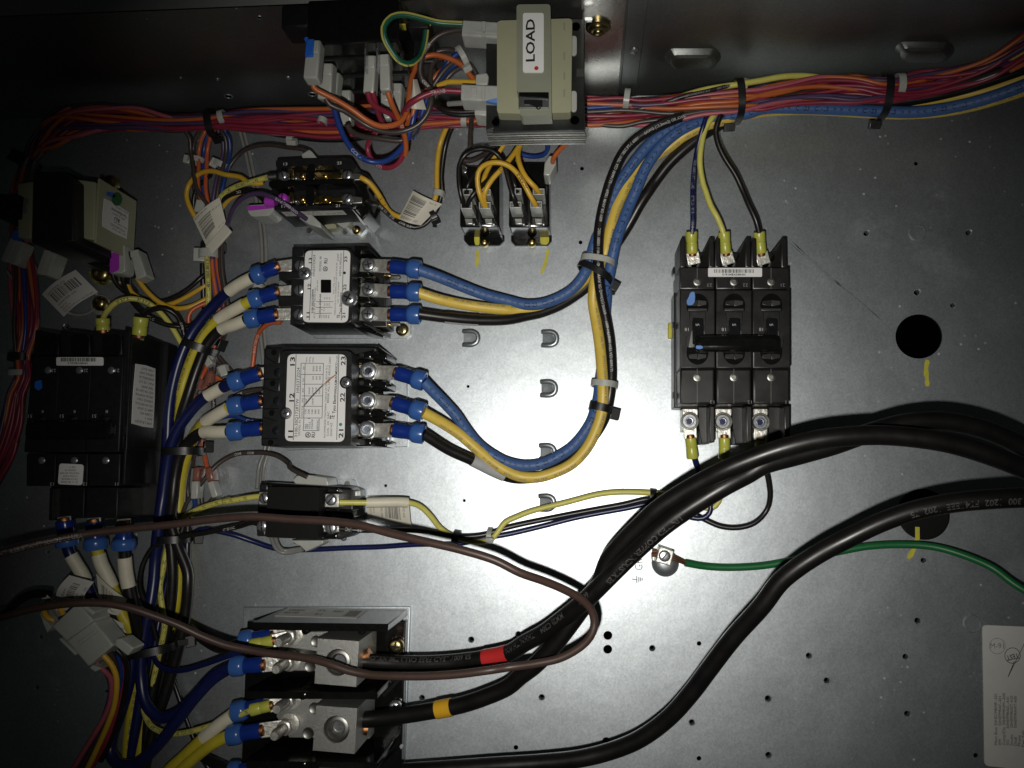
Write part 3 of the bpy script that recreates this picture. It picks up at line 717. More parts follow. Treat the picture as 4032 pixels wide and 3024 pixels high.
# ---------------------------------------------------------------- upper three-pole contactor (C2)
T = Thing('contactor', 'three pole contactor reading MODEL 98, smaller white label with a square black window', 'contactor', P('C2', 700, 900, 0), 'contactors with printed labels')
T.part('mounting_plate', MB().pr('b1 400,1180,2 540,1290 1330,1290 1368,1258 1368,1125 1330,700 1215,700 1215,600 500,600', 0.05, 0.4), 'galvanised')
T.part('base', MB().pr('C2 45,95,46 1090,72 1085,1390 1200,1392 1090,1395 10,1392', 2.2, 1.2), 'black_plastic')
T.part('terminal_deck', MB().pr('C2 1060,150,24 1560,330 1640,1440 1060,1440', 2.2, 0.8), 'black_plastic')
for i, (ya, yb) in enumerate(((80, 320), (545, 715), (960, 1110), (1380, 1592))):
    mb = MB(); xa, xb = ((1290, 1545), (1310, 1600), (1320, 1590), (1230, 1690))[i]
    mb.pr('C2 1085,%d,46 %d,%d 1360,%d 1085,%d' % (ya-15, xa, ya-15, ya+65, ya+75), 10, 0.6)
    wedge(mb, 'C2', xa, ya+10, 45, xb, yb, 14 if i < 3 else 5, 2.6)
    wedge(mb, 'C2', xa-140, ya+55, 40, xb-120, yb+5, 14, 1.6)
    T.part('pole_barrier', mb, 'black_gloss')
for ya, yb, xa in ((500, 640, -190), (905, 1090, -200), (1320, 1395, 60), (100, 265, 50)):
    T.part('pole_divider', MB().pr('C2 %d,%d,47 250,%d 250,%d %d,%d' % (xa, ya, ya, yb, xa+10, yb), 6, 0.8), 'black_plastic')
for y in (810, 1010): T.part('spacer', MB().pr('b1 205,%d,30 230,%d 330,%d 362,%d 330,%d 215,%d' % (y-20, y-32, y-25, y, y+22, y+18), 4, 1.0), 'grey_plastic')
cov = T.part('cover', MB().prism(rpoly('C2 245,135,60 1050,112 1045,1378 205,1382', 4), 44, 1.0), 'black_plastic')
lab = T.part('label', MB().prism(rpoly('C2 262,158,60.3 1022,150 980,1362 218,1355', 4.0), 59.8, 0.0), 'white_label', label='white printed contactor label')
for x, y, r in ((268, 545, 76), (1000, 962, 96)):
    rm = r/4.255*550/3270
    T.part('screw_boss', MB().lathe(P('C2', x, y, 60.0), (0, 0, 1), [(rm, 0), (rm, 0.9), (rm*0.92, 1.3), (0.01, 1.3)], 26, cap=False), 'black_plastic', cov)
    screw(T, 'C2', x-6, y-4, 61.6, 4.6 if x < 500 else 5.6, 'steel', slot='cross', parent=cov, dome=0.5)
T.part('window', MB().prism(rrect('C2', 522, 642, 695, 862, 60.75, 14), 60.0, 0.3), 'black_gloss', cov)
mb = MB(); h = 60.35
vlines(mb, 'C2', [(333, 1322, 380, 160), (868, 1325, 910, 155)], h, 0.35)
vlines(mb, 'C2', [(510, 1290, 525, 880), (430, 1210, 705, 1205), (440, 1108, 715, 1104), (450, 1012, 735, 1012)], h, 0.30)
vtexts(mb, 'C2', [('11', 335, 1278, 338, 1190, 55, 1), ('12', 355, 803, 358, 712, 55, 1), ('13', 372, 368, 376, 278, 55, 1), ('3100-30Q1028WA', 402, 1208, 408, 800, 36, 1), ('HN53TD024', 424, 585, 436, 230, 44),
    ('MODEL 98', 530, 500, 540, 255, 36), ('40 FLA  50 AMP  RES PER POLE', 425, 1290, 443, 775, 24), ('600VAC MAX', 475, 835, 482, 650, 22), ('VAC  1PH HP  3PH HP  LRA', 512, 1290, 522, 885, 24),
    ('120', 550, 1290, 552, 1235, 24), ('240', 588, 1290, 590, 1235, 24), ('480', 625, 1290, 627, 1235, 24), ('600', 665, 1290, 667, 1235, 24), ('3', 552, 1160, 553, 1138, 24), ('7.5', 592, 1172, 594, 1120, 24),
    ('10', 600, 1080, 601, 1040, 24), ('20', 640, 1080, 641, 1040, 24), ('25', 678, 1080, 679, 1040, 24), ('240', 600, 975, 601, 940, 24), ('200', 640, 975, 641, 940, 24), ('160', 680, 975, 681, 940, 24),
    ('TORQUE FOR CU 75 C SCREWS 25 IN LBS LUGS 40 IN LBS', 772, 1242, 805, 358, 24), ('herm. refrig. comp.', 748, 880, 758, 590, 22), ('COIL  24 VAC 50/60 HZ', 822, 1040, 835, 680, 24),
    ('Tyco Electronics', 868, 1220, 875, 858, 36, 1), ('ASM IN MEXICO', 864, 585, 882, 205, 36), ('J1437', 826, 338, 830, 205, 32), ('21', 932, 1290, 935, 1200, 50, 1), ('22', 948, 820, 952, 720, 50, 1), ('23', 963, 350, 968, 255, 50, 1),
    ('RU', 632, 372, 638, 288, 58, 1), ('SA', 622, 490, 624, 435, 48, 1), ('TE', 845, 1290, 848, 1232, 55, 1)], h)
ringm(mb, 'C2', 600, 462, h, 42, 9)
T.part('printing', mb, 'ink', lab)
T.part('ink_dot', MB().lathe(P('C2', 922, 530, 60.3), (0, 0, 1), [(1.0, 0), (1.0, 0.15)], 14), 'ink', lab)
for (sx, sy), (lx, ly) in (((1325, 395), (180, 405)), ((1320, 805), (170, 820)), ((1315, 1222), (165, 1222))):
    T.part('terminal_plate', MB().pr('C2 1055,%d,29 1560,%d 1560,%d 1055,%d' % (sy-85, sy-85, sy+95, sy+95), 20, 0.4), 'tin')
    screw(T, 'C2', sx, sy, 40.5, 4.6, 'steel', 'terminal_screw', 'cross', hexr=5.4, dome=0.3)
    T.part('terminal_plate', MB().pr('C2 40,%d,41 260,%d 260,%d 40,%d' % (ly-65, ly-65, ly+75, ly+75), 30, 0.4), 'dull_metal')
    screw(T, 'C2', lx, ly, 48.2, 4.0, 'steel', 'terminal_screw', 'slot', dome=0.45)
for y in (548, 1365):
    T.part('spade_tab', MB().pr('C2 1560,%d,22 1680,%d 1690,%d 1570,%d' % (y-10, y+5, y+40, y+25), 16, 0.4), 'brass')
for y0_ in (745, 1155): T.part('spade_blade', MB().pr('b1 1175,%d,16 1265,%d 1272,%d 1262,%d 1180,%d' % (y0_-2, y0_-5, y0_+8, y0_+20, y0_+24), 13, 0.3), 'dull_metal')
screw(T, 'b1', 1290, 1212, 4.6, 4.9, 'zinc_yellow', 'mounting_screw', 'cross', dome=0.4)
# ---------------------------------------------------------------- lower, larger contactor (C1)
T = Thing('contactor', 'large three pole contactor reading MODEL 93, scratched white label with rating table', 'contactor', P('C1', 800, 750, 0), 'contactors with printed labels')
T.part('mounting_plate', MB().pr('C1 420,1410,3 1690,1372 1960,1362 1960,520 1690,470 1690,400 420,400', 0.05, 0.4), 'galvanised')
T.part('plate_fold', MB().pr('C1 1690,470,10 1735,470 1735,1362 1690,1368', 0.5, 1.2), 'galvanised')
T.part('base', MB().pr('C1 125,95,50 350,80 1560,76 1570,140 1260,160 1250,1352 85,1352', 3.2, 1.2), 'black_plastic')
T.part('terminal_deck', MB().pr('C1 1230,140,26 1640,160 1640,1345 1230,1352', 3.2, 0.8), 'black_plastic')
cov = T.part('cover', MB().prism(rpoly('C1 345,132,66 1252,132 1242,1350 300,1350', 3), 48, 1.0), 'black_plastic')
for i, (ya, yb) in enumerate(((130, 300), (490, 680), (870, 1060), (1250, 1350))):
    mb = MB().pr('C1 1260,%d,49 1500,%d 1505,%d 1260,%d' % (ya, ya+2, ya+105, ya+108), 10, 1.0)
    mb.pr('C1 1500,%d,44 1700,%d 1700,%d 1505,%d' % (ya+5, ya+45, ya+125, ya+100), 16, 0.8)
    o = T.part('pole_barrier', mb, 'black_gloss')
    rm = 30/3.25*560/3270; T.part('moulded_recess', MB().lathe(P('C1', 1380, ya+55, 49.0), (0, 0, 1), [(rm, 0), (rm, 0.3), (rm*0.8, 0.3), (rm*0.75, 0.05), (0.01, 0.05)], 16, cap=False), 'black_plastic', o)
    if i < 3:
        mb = MB(); wedge(mb, 'C1', 1540, ya+30, 42, 1740, ya+115, 26, 1.8, 12); wedge(mb, 'C1', 1260, yb-70+(0 if i else 10), 46, 1660, yb-40, 34, 5.0, 10)
        T.part('barrier_fin', mb, 'black_gloss')
mb = MB(); wedge(mb, 'C1', 1560, 90, 49, 1700, 195, 38, 3.0, 10); T.part('barrier_fin', mb, 'black_gloss')
for ya, yb, xa in ((95, 300, 128), (490, 660, 112), (870, 1030, 100), (1250, 1350, 85)):
    o = T.part('pole_divider', MB().pr('C1 %d,%d,52 345,%d 330,%d %d,%d %d,%d' % (xa, ya, ya, yb, xa+140, yb, xa+8, ya+120 if yb-ya > 110 else yb), 8, 1.0), 'black_plastic')
    rm = 40/3.25*560/3270; T.part('moulded_recess', MB().lathe(P('C1', xa+130, ya+60, 52.0), (0, 0, 1), [(rm, 0), (rm, 0.3), (rm*0.85, 0.3), (rm*0.8, 0.05), (0.01, 0.05)], 18, cap=False), 'black_gloss', o)
for y in (675, 1040): T.part('spacer', MB().pr('C1 105,%d,34 130,%d 300,%d 320,%d 300,%d 110,%d' % (y-40, y-60, y-50, y, y+35, y+40), 6, 1.0), 'nylon')
lab = T.part('label', MB().prism(rpoly('C1 430,176,66.3 1186,180 1158,1302 395,1292', 4.2), 65.8, 0.0), 'white_label', label='white printed contactor label with a dark scratch')
for x, y, r in ((412, 935, 78), (1182, 540, 84)):
    rm = r/3.2529*544/3270
    T.part('screw_boss', MB().lathe(P('C1', x, y, 66.0), (0, 0, 1), [(rm, 0), (rm, 0.9), (rm*0.92, 1.3), (0.01, 1.3)], 26, cap=False), 'black_plastic', cov)
    screw(T, 'C1', x, y, 67.6, 3.3, 'steel', slot='cross', parent=cov, dome=0.5)
mb = MB(); h = 66.35
vlines(mb, 'C1', [(503, 1278, 540, 182), (1060, 1275, 1088, 180)], h, 0.4)
vlines(mb, 'C1', [(583, 995, 604, 293), (638, 995, 656, 293), (872, 995, 890, 293), (583, 995, 872, 995), (608, 845, 878, 845), (612, 712, 882, 712), (618, 562, 886, 562), (600, 436, 888, 438), (604, 293, 890, 295), (630, 1155, 640, 1000), (630, 1155, 830, 1158), (832, 1158, 836, 1000), (692, 1000, 720, 1000)], h, 0.32)
vtexts(mb, 'C1', [('11', 496, 1248, 500, 1155, 62, 1), ('12', 512, 785, 516, 675, 62, 1), ('13', 522, 325, 526, 213, 62, 1), ('3100-30Q1728TW', 556, 1240, 575, 748, 40), ('HN53TZ024', 580, 670, 590, 350, 40), ('MODEL 93', 592, 1218, 600, 1025, 26),
    ('VOLTS', 628, 985, 634, 858, 24), ('1PH', 634, 795, 638, 745, 24), ('3PH', 638, 668, 642, 615, 24), ('FLA', 642, 530, 645, 485, 24), ('LRA', 646, 375, 648, 335, 24),
    ('120', 670, 945, 673, 885, 24), ('208', 712, 945, 715, 885, 24), ('240', 756, 945, 759, 885, 24), ('480', 798, 945, 801, 885, 24), ('600', 838, 945, 841, 885, 24),
    ('15HP', 675, 815, 678, 745, 22), ('10HP', 762, 825, 766, 740, 22), ('20HP', 718, 690, 722, 600, 22), ('25HP', 762, 690, 766, 600, 22), ('30HP', 806, 690, 810, 600, 22), ('30HP', 848, 690, 852, 600, 22),
    ('60', 768, 505, 770, 460, 24), ('60', 812, 505, 814, 460, 24), ('60', 854, 505, 856, 460, 24), ('360', 772, 400, 776, 328, 24), ('300', 814, 400, 818, 328, 24), ('240', 856, 400, 860, 328, 24),
    ('herm.', 682, 280, 685, 212, 22), ('refrig.', 722, 285, 726, 210, 22), ('comp.', 762, 285, 766, 212, 22), ('RES', 672, 1130, 675, 1070, 22), ('PER', 696, 1130, 699, 1070, 22), ('POLE', 722, 1130, 726, 1045, 22), ('75AMP', 756, 1138, 762, 1010, 26), ('600VAC', 824, 1150, 830, 1015, 26),
    ('RECOMMENDED TIGHTENING TORQUE OF 50 IN LBS FOR 75 C', 915, 1250, 945, 318, 22), ('COIL  24  VAC', 958, 1228, 966, 912, 26), ('BREAK ALL LINES ABOVE 240V', 960, 800, 988, 212, 26), ('50/60 HZ', 1000, 1228, 1006, 1055, 26),
    ('Tyco Electronics', 1042, 938, 1060, 588, 38, 1), ('ASM.IN MEXICO', 1062, 583, 1074, 285, 30, 1), ('J1430', 1076, 278, 1080, 195, 26), ('21', 1142, 1250, 1146, 1140, 58, 1), ('22', 1160, 788, 1164, 672, 58, 1), ('23', 1170, 322, 1174, 206, 58, 1),
    ('SA', 708, 1235, 710, 1190, 40, 1), ('RU', 780, 1245, 784, 1175, 44, 1), ('TE', 1028, 1012, 1032, 962, 58, 1)], h)
ringm(mb, 'C1', 692, 1212, h, 36, 8)
T.part('printing', mb, 'ink', lab)
mb = MB()
for dx, w in ((0, 0.28), (9, 0.2), (-8, 0.16)): mb.tube(spline(pts('C1 %d,840,66.4 %d,720 %d,570' % (640+dx, 740+dx, 885+dx)), 1.5), lambda t, w=w: w*(0.5+0.6*math.sin(t*3.1)), 6)
T.part('scratch', mb, 'ink_grey', lab)
mb = MB()
for dx, w in ((0, 0.26), (10, 0.2), (20, 0.16)): mb.tube(spline(pts('C1 %d,580,66.4 %d,500 %d,440' % (880+dx, 960+dx, 1040+dx)), 1.5), lambda t, w=w: w*(0.4+0.6*math.sin(t*3.1)), 6)
T.part('rust_scratch', mb, 'copper_dull', lab)
T.part('ink_dot', MB().lathe(P('C1', 1110, 1078, 66.3), (0, 0, 1), [(1.1, 0), (1.1, 0.15)], 14), 'teal_ink', lab)
for (sx, sy), ly, lx in (((1450, 388), 415, 320), ((1440, 768), 780, 310), ((1430, 1142), 1160, 300)):
    T.part('brass_terminal', MB().pr('C1 1255,%d,36 1395,%d 1395,%d 1590,%d 1590,%d 1255,%d' % (sy-65, sy-68, sy-88, sy-88, sy+78, sy+92), 24, 0.4), 'brass_plate')
    screw(T, 'C1', sx-155, sy+12, 38.5, 4.2, 'steel_blue', 'terminal_screw', 'hex', dome=0.5)
    p = P('C1', sx+35, sy+5, 41.5)
    T.part('lock_washer', MB().lathe(p, (0, 0, 1), [(6.0, -2.4), (6.4, -1.6), (6.4, 0), (5.0, 0.3)], 22), 'tin')
    o = T.part('socket_screw', MB().lathe(P('C1', sx+5, sy, 45.5), (0, 0, 1), [(5.6, -5), (5.9, -4.2), (5.9, -0.5), (5.4, 0.1), (3.4, 0.15), (3.1, -2.2), (0.01, -2.4)], 24, cap=False), 'steel')
    T.part('hex_recess', MB().lathe(P('C1', sx+5, sy, 45.5), (0, 0, 1), [(2.7, -2.3), (2.7, -1.6), (0.01, -1.6)], 6, cap=False), 'steel_blue', o)
    T.part('terminal_plate', MB().pr('C1 120,%d,38 345,%d 345,%d 120,%d' % (ly-70, ly-70, ly+70, ly+70), 30, 0.4), 'tin')
    screw(T, 'C1', lx, ly, 48, 5.6, 'steel_blue', 'terminal_screw', None, dome=0.4)
T.part('metal_tab', MB().pr('C1 1550,1310,20 1680,1310 1690,1358 1550,1362', 14, 0.4), 'tin')
# ---------------------------------------------------------------- open two-pole relay contactor (top)
T = Thing('relay_contactor', 'open two pole contactor with brass contacts, its terminals numbered 13, 23 and 21', 'contactor', P('R', 1100, 800, 0))
T.part('mounting_plate', MB().prism(rpoly('R 840,1340,3 1300,1180 2040,1250 2055,1465 1920,1600 960,1590 845,1480', 2), 0.05, 0.4), 'galvanised')
for x, y, r in ((1005, 1508, 60), (1205, 1540, 58), (1660, 1535, 55)):
    rm = r/4.608*605/3270; T.part('plate_notch', MB().lathe(P('R', x, y, 3.0), (0, 0, 1), [(rm, -0.2), (rm*0.98, 0.15), (0.01, 0.2)], 20, cap=False), 'galvanised_bright')
screw(T, 'R', 1860, 1500, 5.6, 3.4, 'zinc_yellow', 'mounting_screw', None, dome=0.75)
T.part('base', MB().pr('R 430,300,36 1800,240 1960,620 1850,1120 400,1120 300,700', 4, 1.0), 'black_plastic')
hs = T.part('upper_housing', MB().prism(rpoly('R 395,228,50 880,205 1740,188 1800,245 1880,390 1500,400 1480,330 700,340 640,360 500,380 430,410 395,330', 2), 20, 0.8), 'black_plastic')
T.part('divider', MB().pr('R 262,612,49 1800,560 1830,640 1420,660 700,680 420,800 262,700', 18, 0.8), 'black_gloss')
T.part('centre_post', MB().prism(rpoly('R 968,300,52 1100,300 1105,590 965,590', 2), 20, 0.8), 'black_gloss')
T.part('centre_post', MB().prism(rpoly('R 940,700,51 1090,700 1095,1040 945,1040', 2), 20, 0.8), 'black_gloss')
lh = T.part('lower_housing', MB().pr('R 362,1058,48 1750,1035 1770,1105 470,1140 365,1130', 44, 0.6), 'black_plastic')
# sloping skirt with the rating strip
q4 = [P('R', 365, 1130, 46), P('R', 1755, 1105, 46), P('R', 1900, 1240, 26), P('R', 650, 1365, 22)]
q4[2] = (lambda n, r: Vector((0, 0, DIST))+r*((q4[0]-Vector((0, 0, DIST))).dot(n)/r.dot(n)))((q4[1]-q4[0]).cross(q4[3]-q4[0]).normalized(), ray('R', 1850, 1250))
T.part('skirt', MB().add(q4+[p-Vector((0, 0, 0.012)) for p in q4], [(3, 2, 1, 0), (4, 5, 6, 7), (0, 1, 5, 4), (1, 2, 6, 5), (2, 3, 7, 6), (3, 0, 4, 7)]), 'black_plastic')
def on_skirt(x, y): # points on the sloping skirt
    n = (q4[1]-q4[0]).cross(q4[3]-q4[0]).normalized(); r = ray('R', x, y); o = Vector((0, 0, DIST)); t = (q4[0]-o).dot(n)/r.dot(n); return o+r*t
Q = Quad([on_skirt(592, 1256), on_skirt(1692, 1228), on_skirt(1592, 1124), on_skirt(468, 1150)]); Q.c = [p+Vector((0, 0, 0.0006)) for p in Q.c]
if Q.n.z < 0: Q.n = -Q.n
st = T.part('rating_strip', Q.sheet(MB(), 6, 2, 0.2), 'paper_white'); mb = MB()
for u, v, s, w in ((0.04, 0.7, 'COIL 24V', 0.12), (0.04, 0.42, '50/60 HZ', 0.12), (0.04, 0.14, 'VAC', 0.06), (0.36, 0.66, 'HERMETIC REFRIG', 0.22), (0.40, 0.42, '240  480  600', 0.20), (0.46, 0.16, '30  25  20', 0.14), (0.68, 0.80, '30A RES 600VAC', 0.26), (0.70, 0.18, 'RU  CE', 0.14), (0.88, 0.30, '0514', 0.08)): Q.text(mb, s, u, v, 0.17, w)
T.part('printing', mb, 'ink_grey', st)
mb = MB()
for s, xa, ya, xb, yb in (('13', 535, 330, 608, 326), ('23', 1508, 312, 1590, 306), ('21', 1482, 1085, 1558, 1082), ('11', 500, 1096, 560, 1094)): mb.text(s, P('R', xa, ya, 50.2 if ya < 500 else 48.2), P('R', xb, yb, 50.2 if ya < 500 else 48.2), 2.0, lift=0.15, bold=True)
T.part('terminal_numbers', mb, 'ink_white', hs)
for y in (520, 940):
    for x, w in ((870, 65), (1280, 120)):
        T.part('brass_contact', MB().prism(rrect('R', x-w, y-75, x+w, y+75, 40, 40), 34, 0.6), 'brass')
        T.part('contact_rivet', MB().lathe(P('R', x+10, y-5, 40.5), (0, 0, 1), [(1.7, 0), (1.6, 0.8), (0.9, 1.2), (0.01, 1.2)], 14, cap=False), 'brass')
    T.part('brass_strip', MB().pr('R 1390,%d,41 1600,%d 1600,%d 1390,%d' % (y-40, y-40, y+50, y+50), 34, 0.4), 'brass')
    T.part('brass_strip', MB().pr('R 640,%d,42 720,%d 720,%d 640,%d' % (y-140, y-120, y+60, y+60), 34, 0.4), 'brass')
    screw(T, 'R', 1700, y-5, 47, 3.9, 'steel', 'terminal_screw', 'slot', dome=0.6); 
    T.part('terminal_clamp', MB().pr('R 1590,%d,42 1960,%d 1960,%d 1590,%d' % (y-80, y-40, y+70, y+90), 33, 0.5), 'dull_metal')
    if y < 600: screw(T, 'R', 535, y, 47, 3.6, 'steel', 'terminal_screw', 'slot', dome=0.6); T.part('terminal_clamp', MB().pr('R 430,%d,42 680,%d 680,%d 430,%d' % (y-70, y-70, y+60, y+60), 33, 0.5), 'dull_metal')
    T.part('contact_spring', MB().lathe(P('R', 765, y+45, 44), (0, 0, 1), [(1.6, -3), (1.6, 0), (1.0, 1.0), (0.01, 1.2)], 12, cap=False), 'steel')
screw(T, 'R', 525, 925, 47, 3.8, 'magenta_paint', 'painted_screw', 'slot', dome=0.6)
T.part('terminal_clamp', MB().pr('R 590,870,42 690,870 690,1010 590,1010', 33, 0.5), 'dull_metal')
mb = MB(); wedge(mb, 'R', 1760, 1120, 44, 1960, 1340, 8, 1.6, 5); T.part('rear_rib', mb, 'black_gloss')
mb = MB(); wedge(mb, 'R', 1860, 1130, 44, 1985, 1260, 20, 1.2, 5); T.part('rear_rib', mb, 'black_gloss')
T.part('rear_block', MB().pr('R 1830,640,38 2000,640 2090,860 2090,1180 1960,1330 1880,1100 1840,900', 5, 1.0), 'black_gloss')
T.part('rear_block', MB().pr('R 1880,400,34 2060,470 2100,520 2090,640 1900,600', 5, 1.0), 'black_plastic')
for y in (660, 1080): T.part('spade_blade', MB().pr('R 1960,%d,26 2140,%d 2150,%d 2130,%d 1960,%d' % (y, y+15, y+45, y+70, y+50), 23, 0.3), 'dull_metal')
T.part('coil_bobbin', MB().prism(rpoly('R 1330,1320,14 1450,1260 1740,1260 1740,1380 1640,1480 1500,1380', 2), 3, 1.0), 'nylon')
T.part('coil_bobbin', MB().prism(rpoly('R 1200,1420,12 1480,1380 1500,1470 1230,1490', 2), 3, 0.8), 'bobbin_beige')
# ---------------------------------------------------------------- IFC contactor with plain black cover (below)
T = Thing('blower_contactor', 'small contactor with a plain black cover crossed by the brown cable', 'contactor', P('I', 1000, 650, 0))
T.part('mounting_plate', MB().prism(rpoly('I 960,210,2 1900,170 1960,290 1960,800 1800,1060 1000,1060', 2), 0.05, 0.3), 'galvanised')
T.part('base', MB().pr('I 520,240,36 1760,280 1880,330 1880,960 1700,1050 480,1000 480,900', 2.2, 1.0), 'black_plastic')
T.part('side_ledge', MB().pr('I 530,225,40 640,222 1830,290 1880,330 640,290 530,250', 20, 0.5), 'black_gloss')
cov = T.part('cover', MB().prism(rpoly('I 640,285,60 1395,300 1360,1048 608,1015', 1.5), 34, 0.8), 'black_matte')
mb = MB()
for x, y in ((700, 640), (1300, 655)): mb.lathe(P('I', x, y, 60), (0, 0, 1), [(1.9, 0), (1.9, 0.25), (1.5, 0.25), (1.4, 0.02)], 16, cap=False)
T.part('moulded_ring', mb, 'black_gloss', cov)
for y0_, y1_ in ((385, 578), (840, 940)):
    k = y0_ < 500
    T.part('terminal_plate', MB().pr('I 1405,%d,46 1670,%d 1670,%d 1400,%d' % (y0_, y0_, y1_, y1_), 33, 0.4), 'tin')
    mb = MB()
    for i in range(4): mb.pr('I 1405,%d,47.2 1500,%d 1500,%d 1405,%d' % tuple(int(y0_+(y1_-y0_)*(0.08+i*0.24)+d) for d in (0, 0, 14, 14)), 46, 0.2)
    T.part('clamp_teeth', mb, 'steel')
    T.part('divider_post', MB().pr('I 1436,%d,48 1456,%d 1456,%d 1432,%d' % (y0_-85, y0_-85, y1_+20, y1_+20), 30, 0.4), 'black_gloss')
    screw(T, 'I', 1558, (y0_+y1_)/2-8, 48.5, 4.0, 'steel', 'terminal_screw', 'slot', dome=0.3)
for x0_, y0_, x1_, y1_ in ((510, 358, 645, 540), (485, 800, 620, 905)):
    T.part('terminal_plate', MB().pr('I %d,%d,44 %d,%d %d,%d %d,%d' % (x0_, y0_, x1_, y0_, x1_, y1_, x0_, y1_), 34, 0.6), 'tin')
    screw(T, 'I', (x0_+x1_)/2+15, (y0_+y1_)/2, 48, 3.9, 'steel', 'terminal_screw', 'slot', dome=0.5)
T.part('side_block', MB().pr('I 480,912,46 605,912 605,1000 480,995', 10, 0.8), 'black_plastic')
T.part('side_block', MB().pr('I 530,240,44 640,250 640,345 535,335', 10, 0.8), 'black_plastic')
T.part('post', MB().pr('I 1500,290,42 1665,295 1665,375 1500,370', 20, 0.8), 'black_gloss')
T.part('post', MB().pr('I 1360,955,40 1650,960 1640,1045 1360,1045', 20, 0.8), 'black_gloss')
T.part('post', MB().pr('I 1420,590,44 1880,620 1890,730 1400,640', 14, 0.8), 'black_gloss')
T.part('reflective_tab', MB().pr('I 1680,300,34 1830,305 1875,340 1690,345', 30, 0.3), 'tin')
T.part('reflective_tab', MB().pr('I 1760,350,30 1930,345 1935,420 1770,430', 20, 0.3), 'tin')
T.part('reflective_tab', MB().pr('I 1635,995,26 1860,955 1830,1000 1640,1040', 22, 0.3), 'tin')
for x, y in ((1380, 1005), (1440, 1010), (1370, 975)): T.part('rivet', MB().lathe(P('I', x, y, 41), (0, 0, 1), [(0.9, 0), (0.7, 0.6), (0.01, 0.7)], 10, cap=False), 'tin')
for x, y in ((1620, 210), (1795, 240)): T.part('plate_notch', MB().lathe(P('I', x, y, 2), (0, 0, 1), [(2.2, -0.1), (2.2, 0.15), (0.01, 0.2)], 16, cap=False), 'galvanised_bright')
screw(T, 'I', 1745, 1020, 4, 2.6, 'steel', 'mounting_screw', None, dome=0.6)
T.part('coil_connector', MB().pr('I 1000,190,30 1060,120 1240,110 1500,150 1525,270 1060,265', 8, 0.8), 'nylon')
T.part('coil_connector', MB().pr('I 980,1060,26 1450,1060 1440,1110 1180,1230 1150,1140 1000,1100', 8, 0.8), 'nylon')
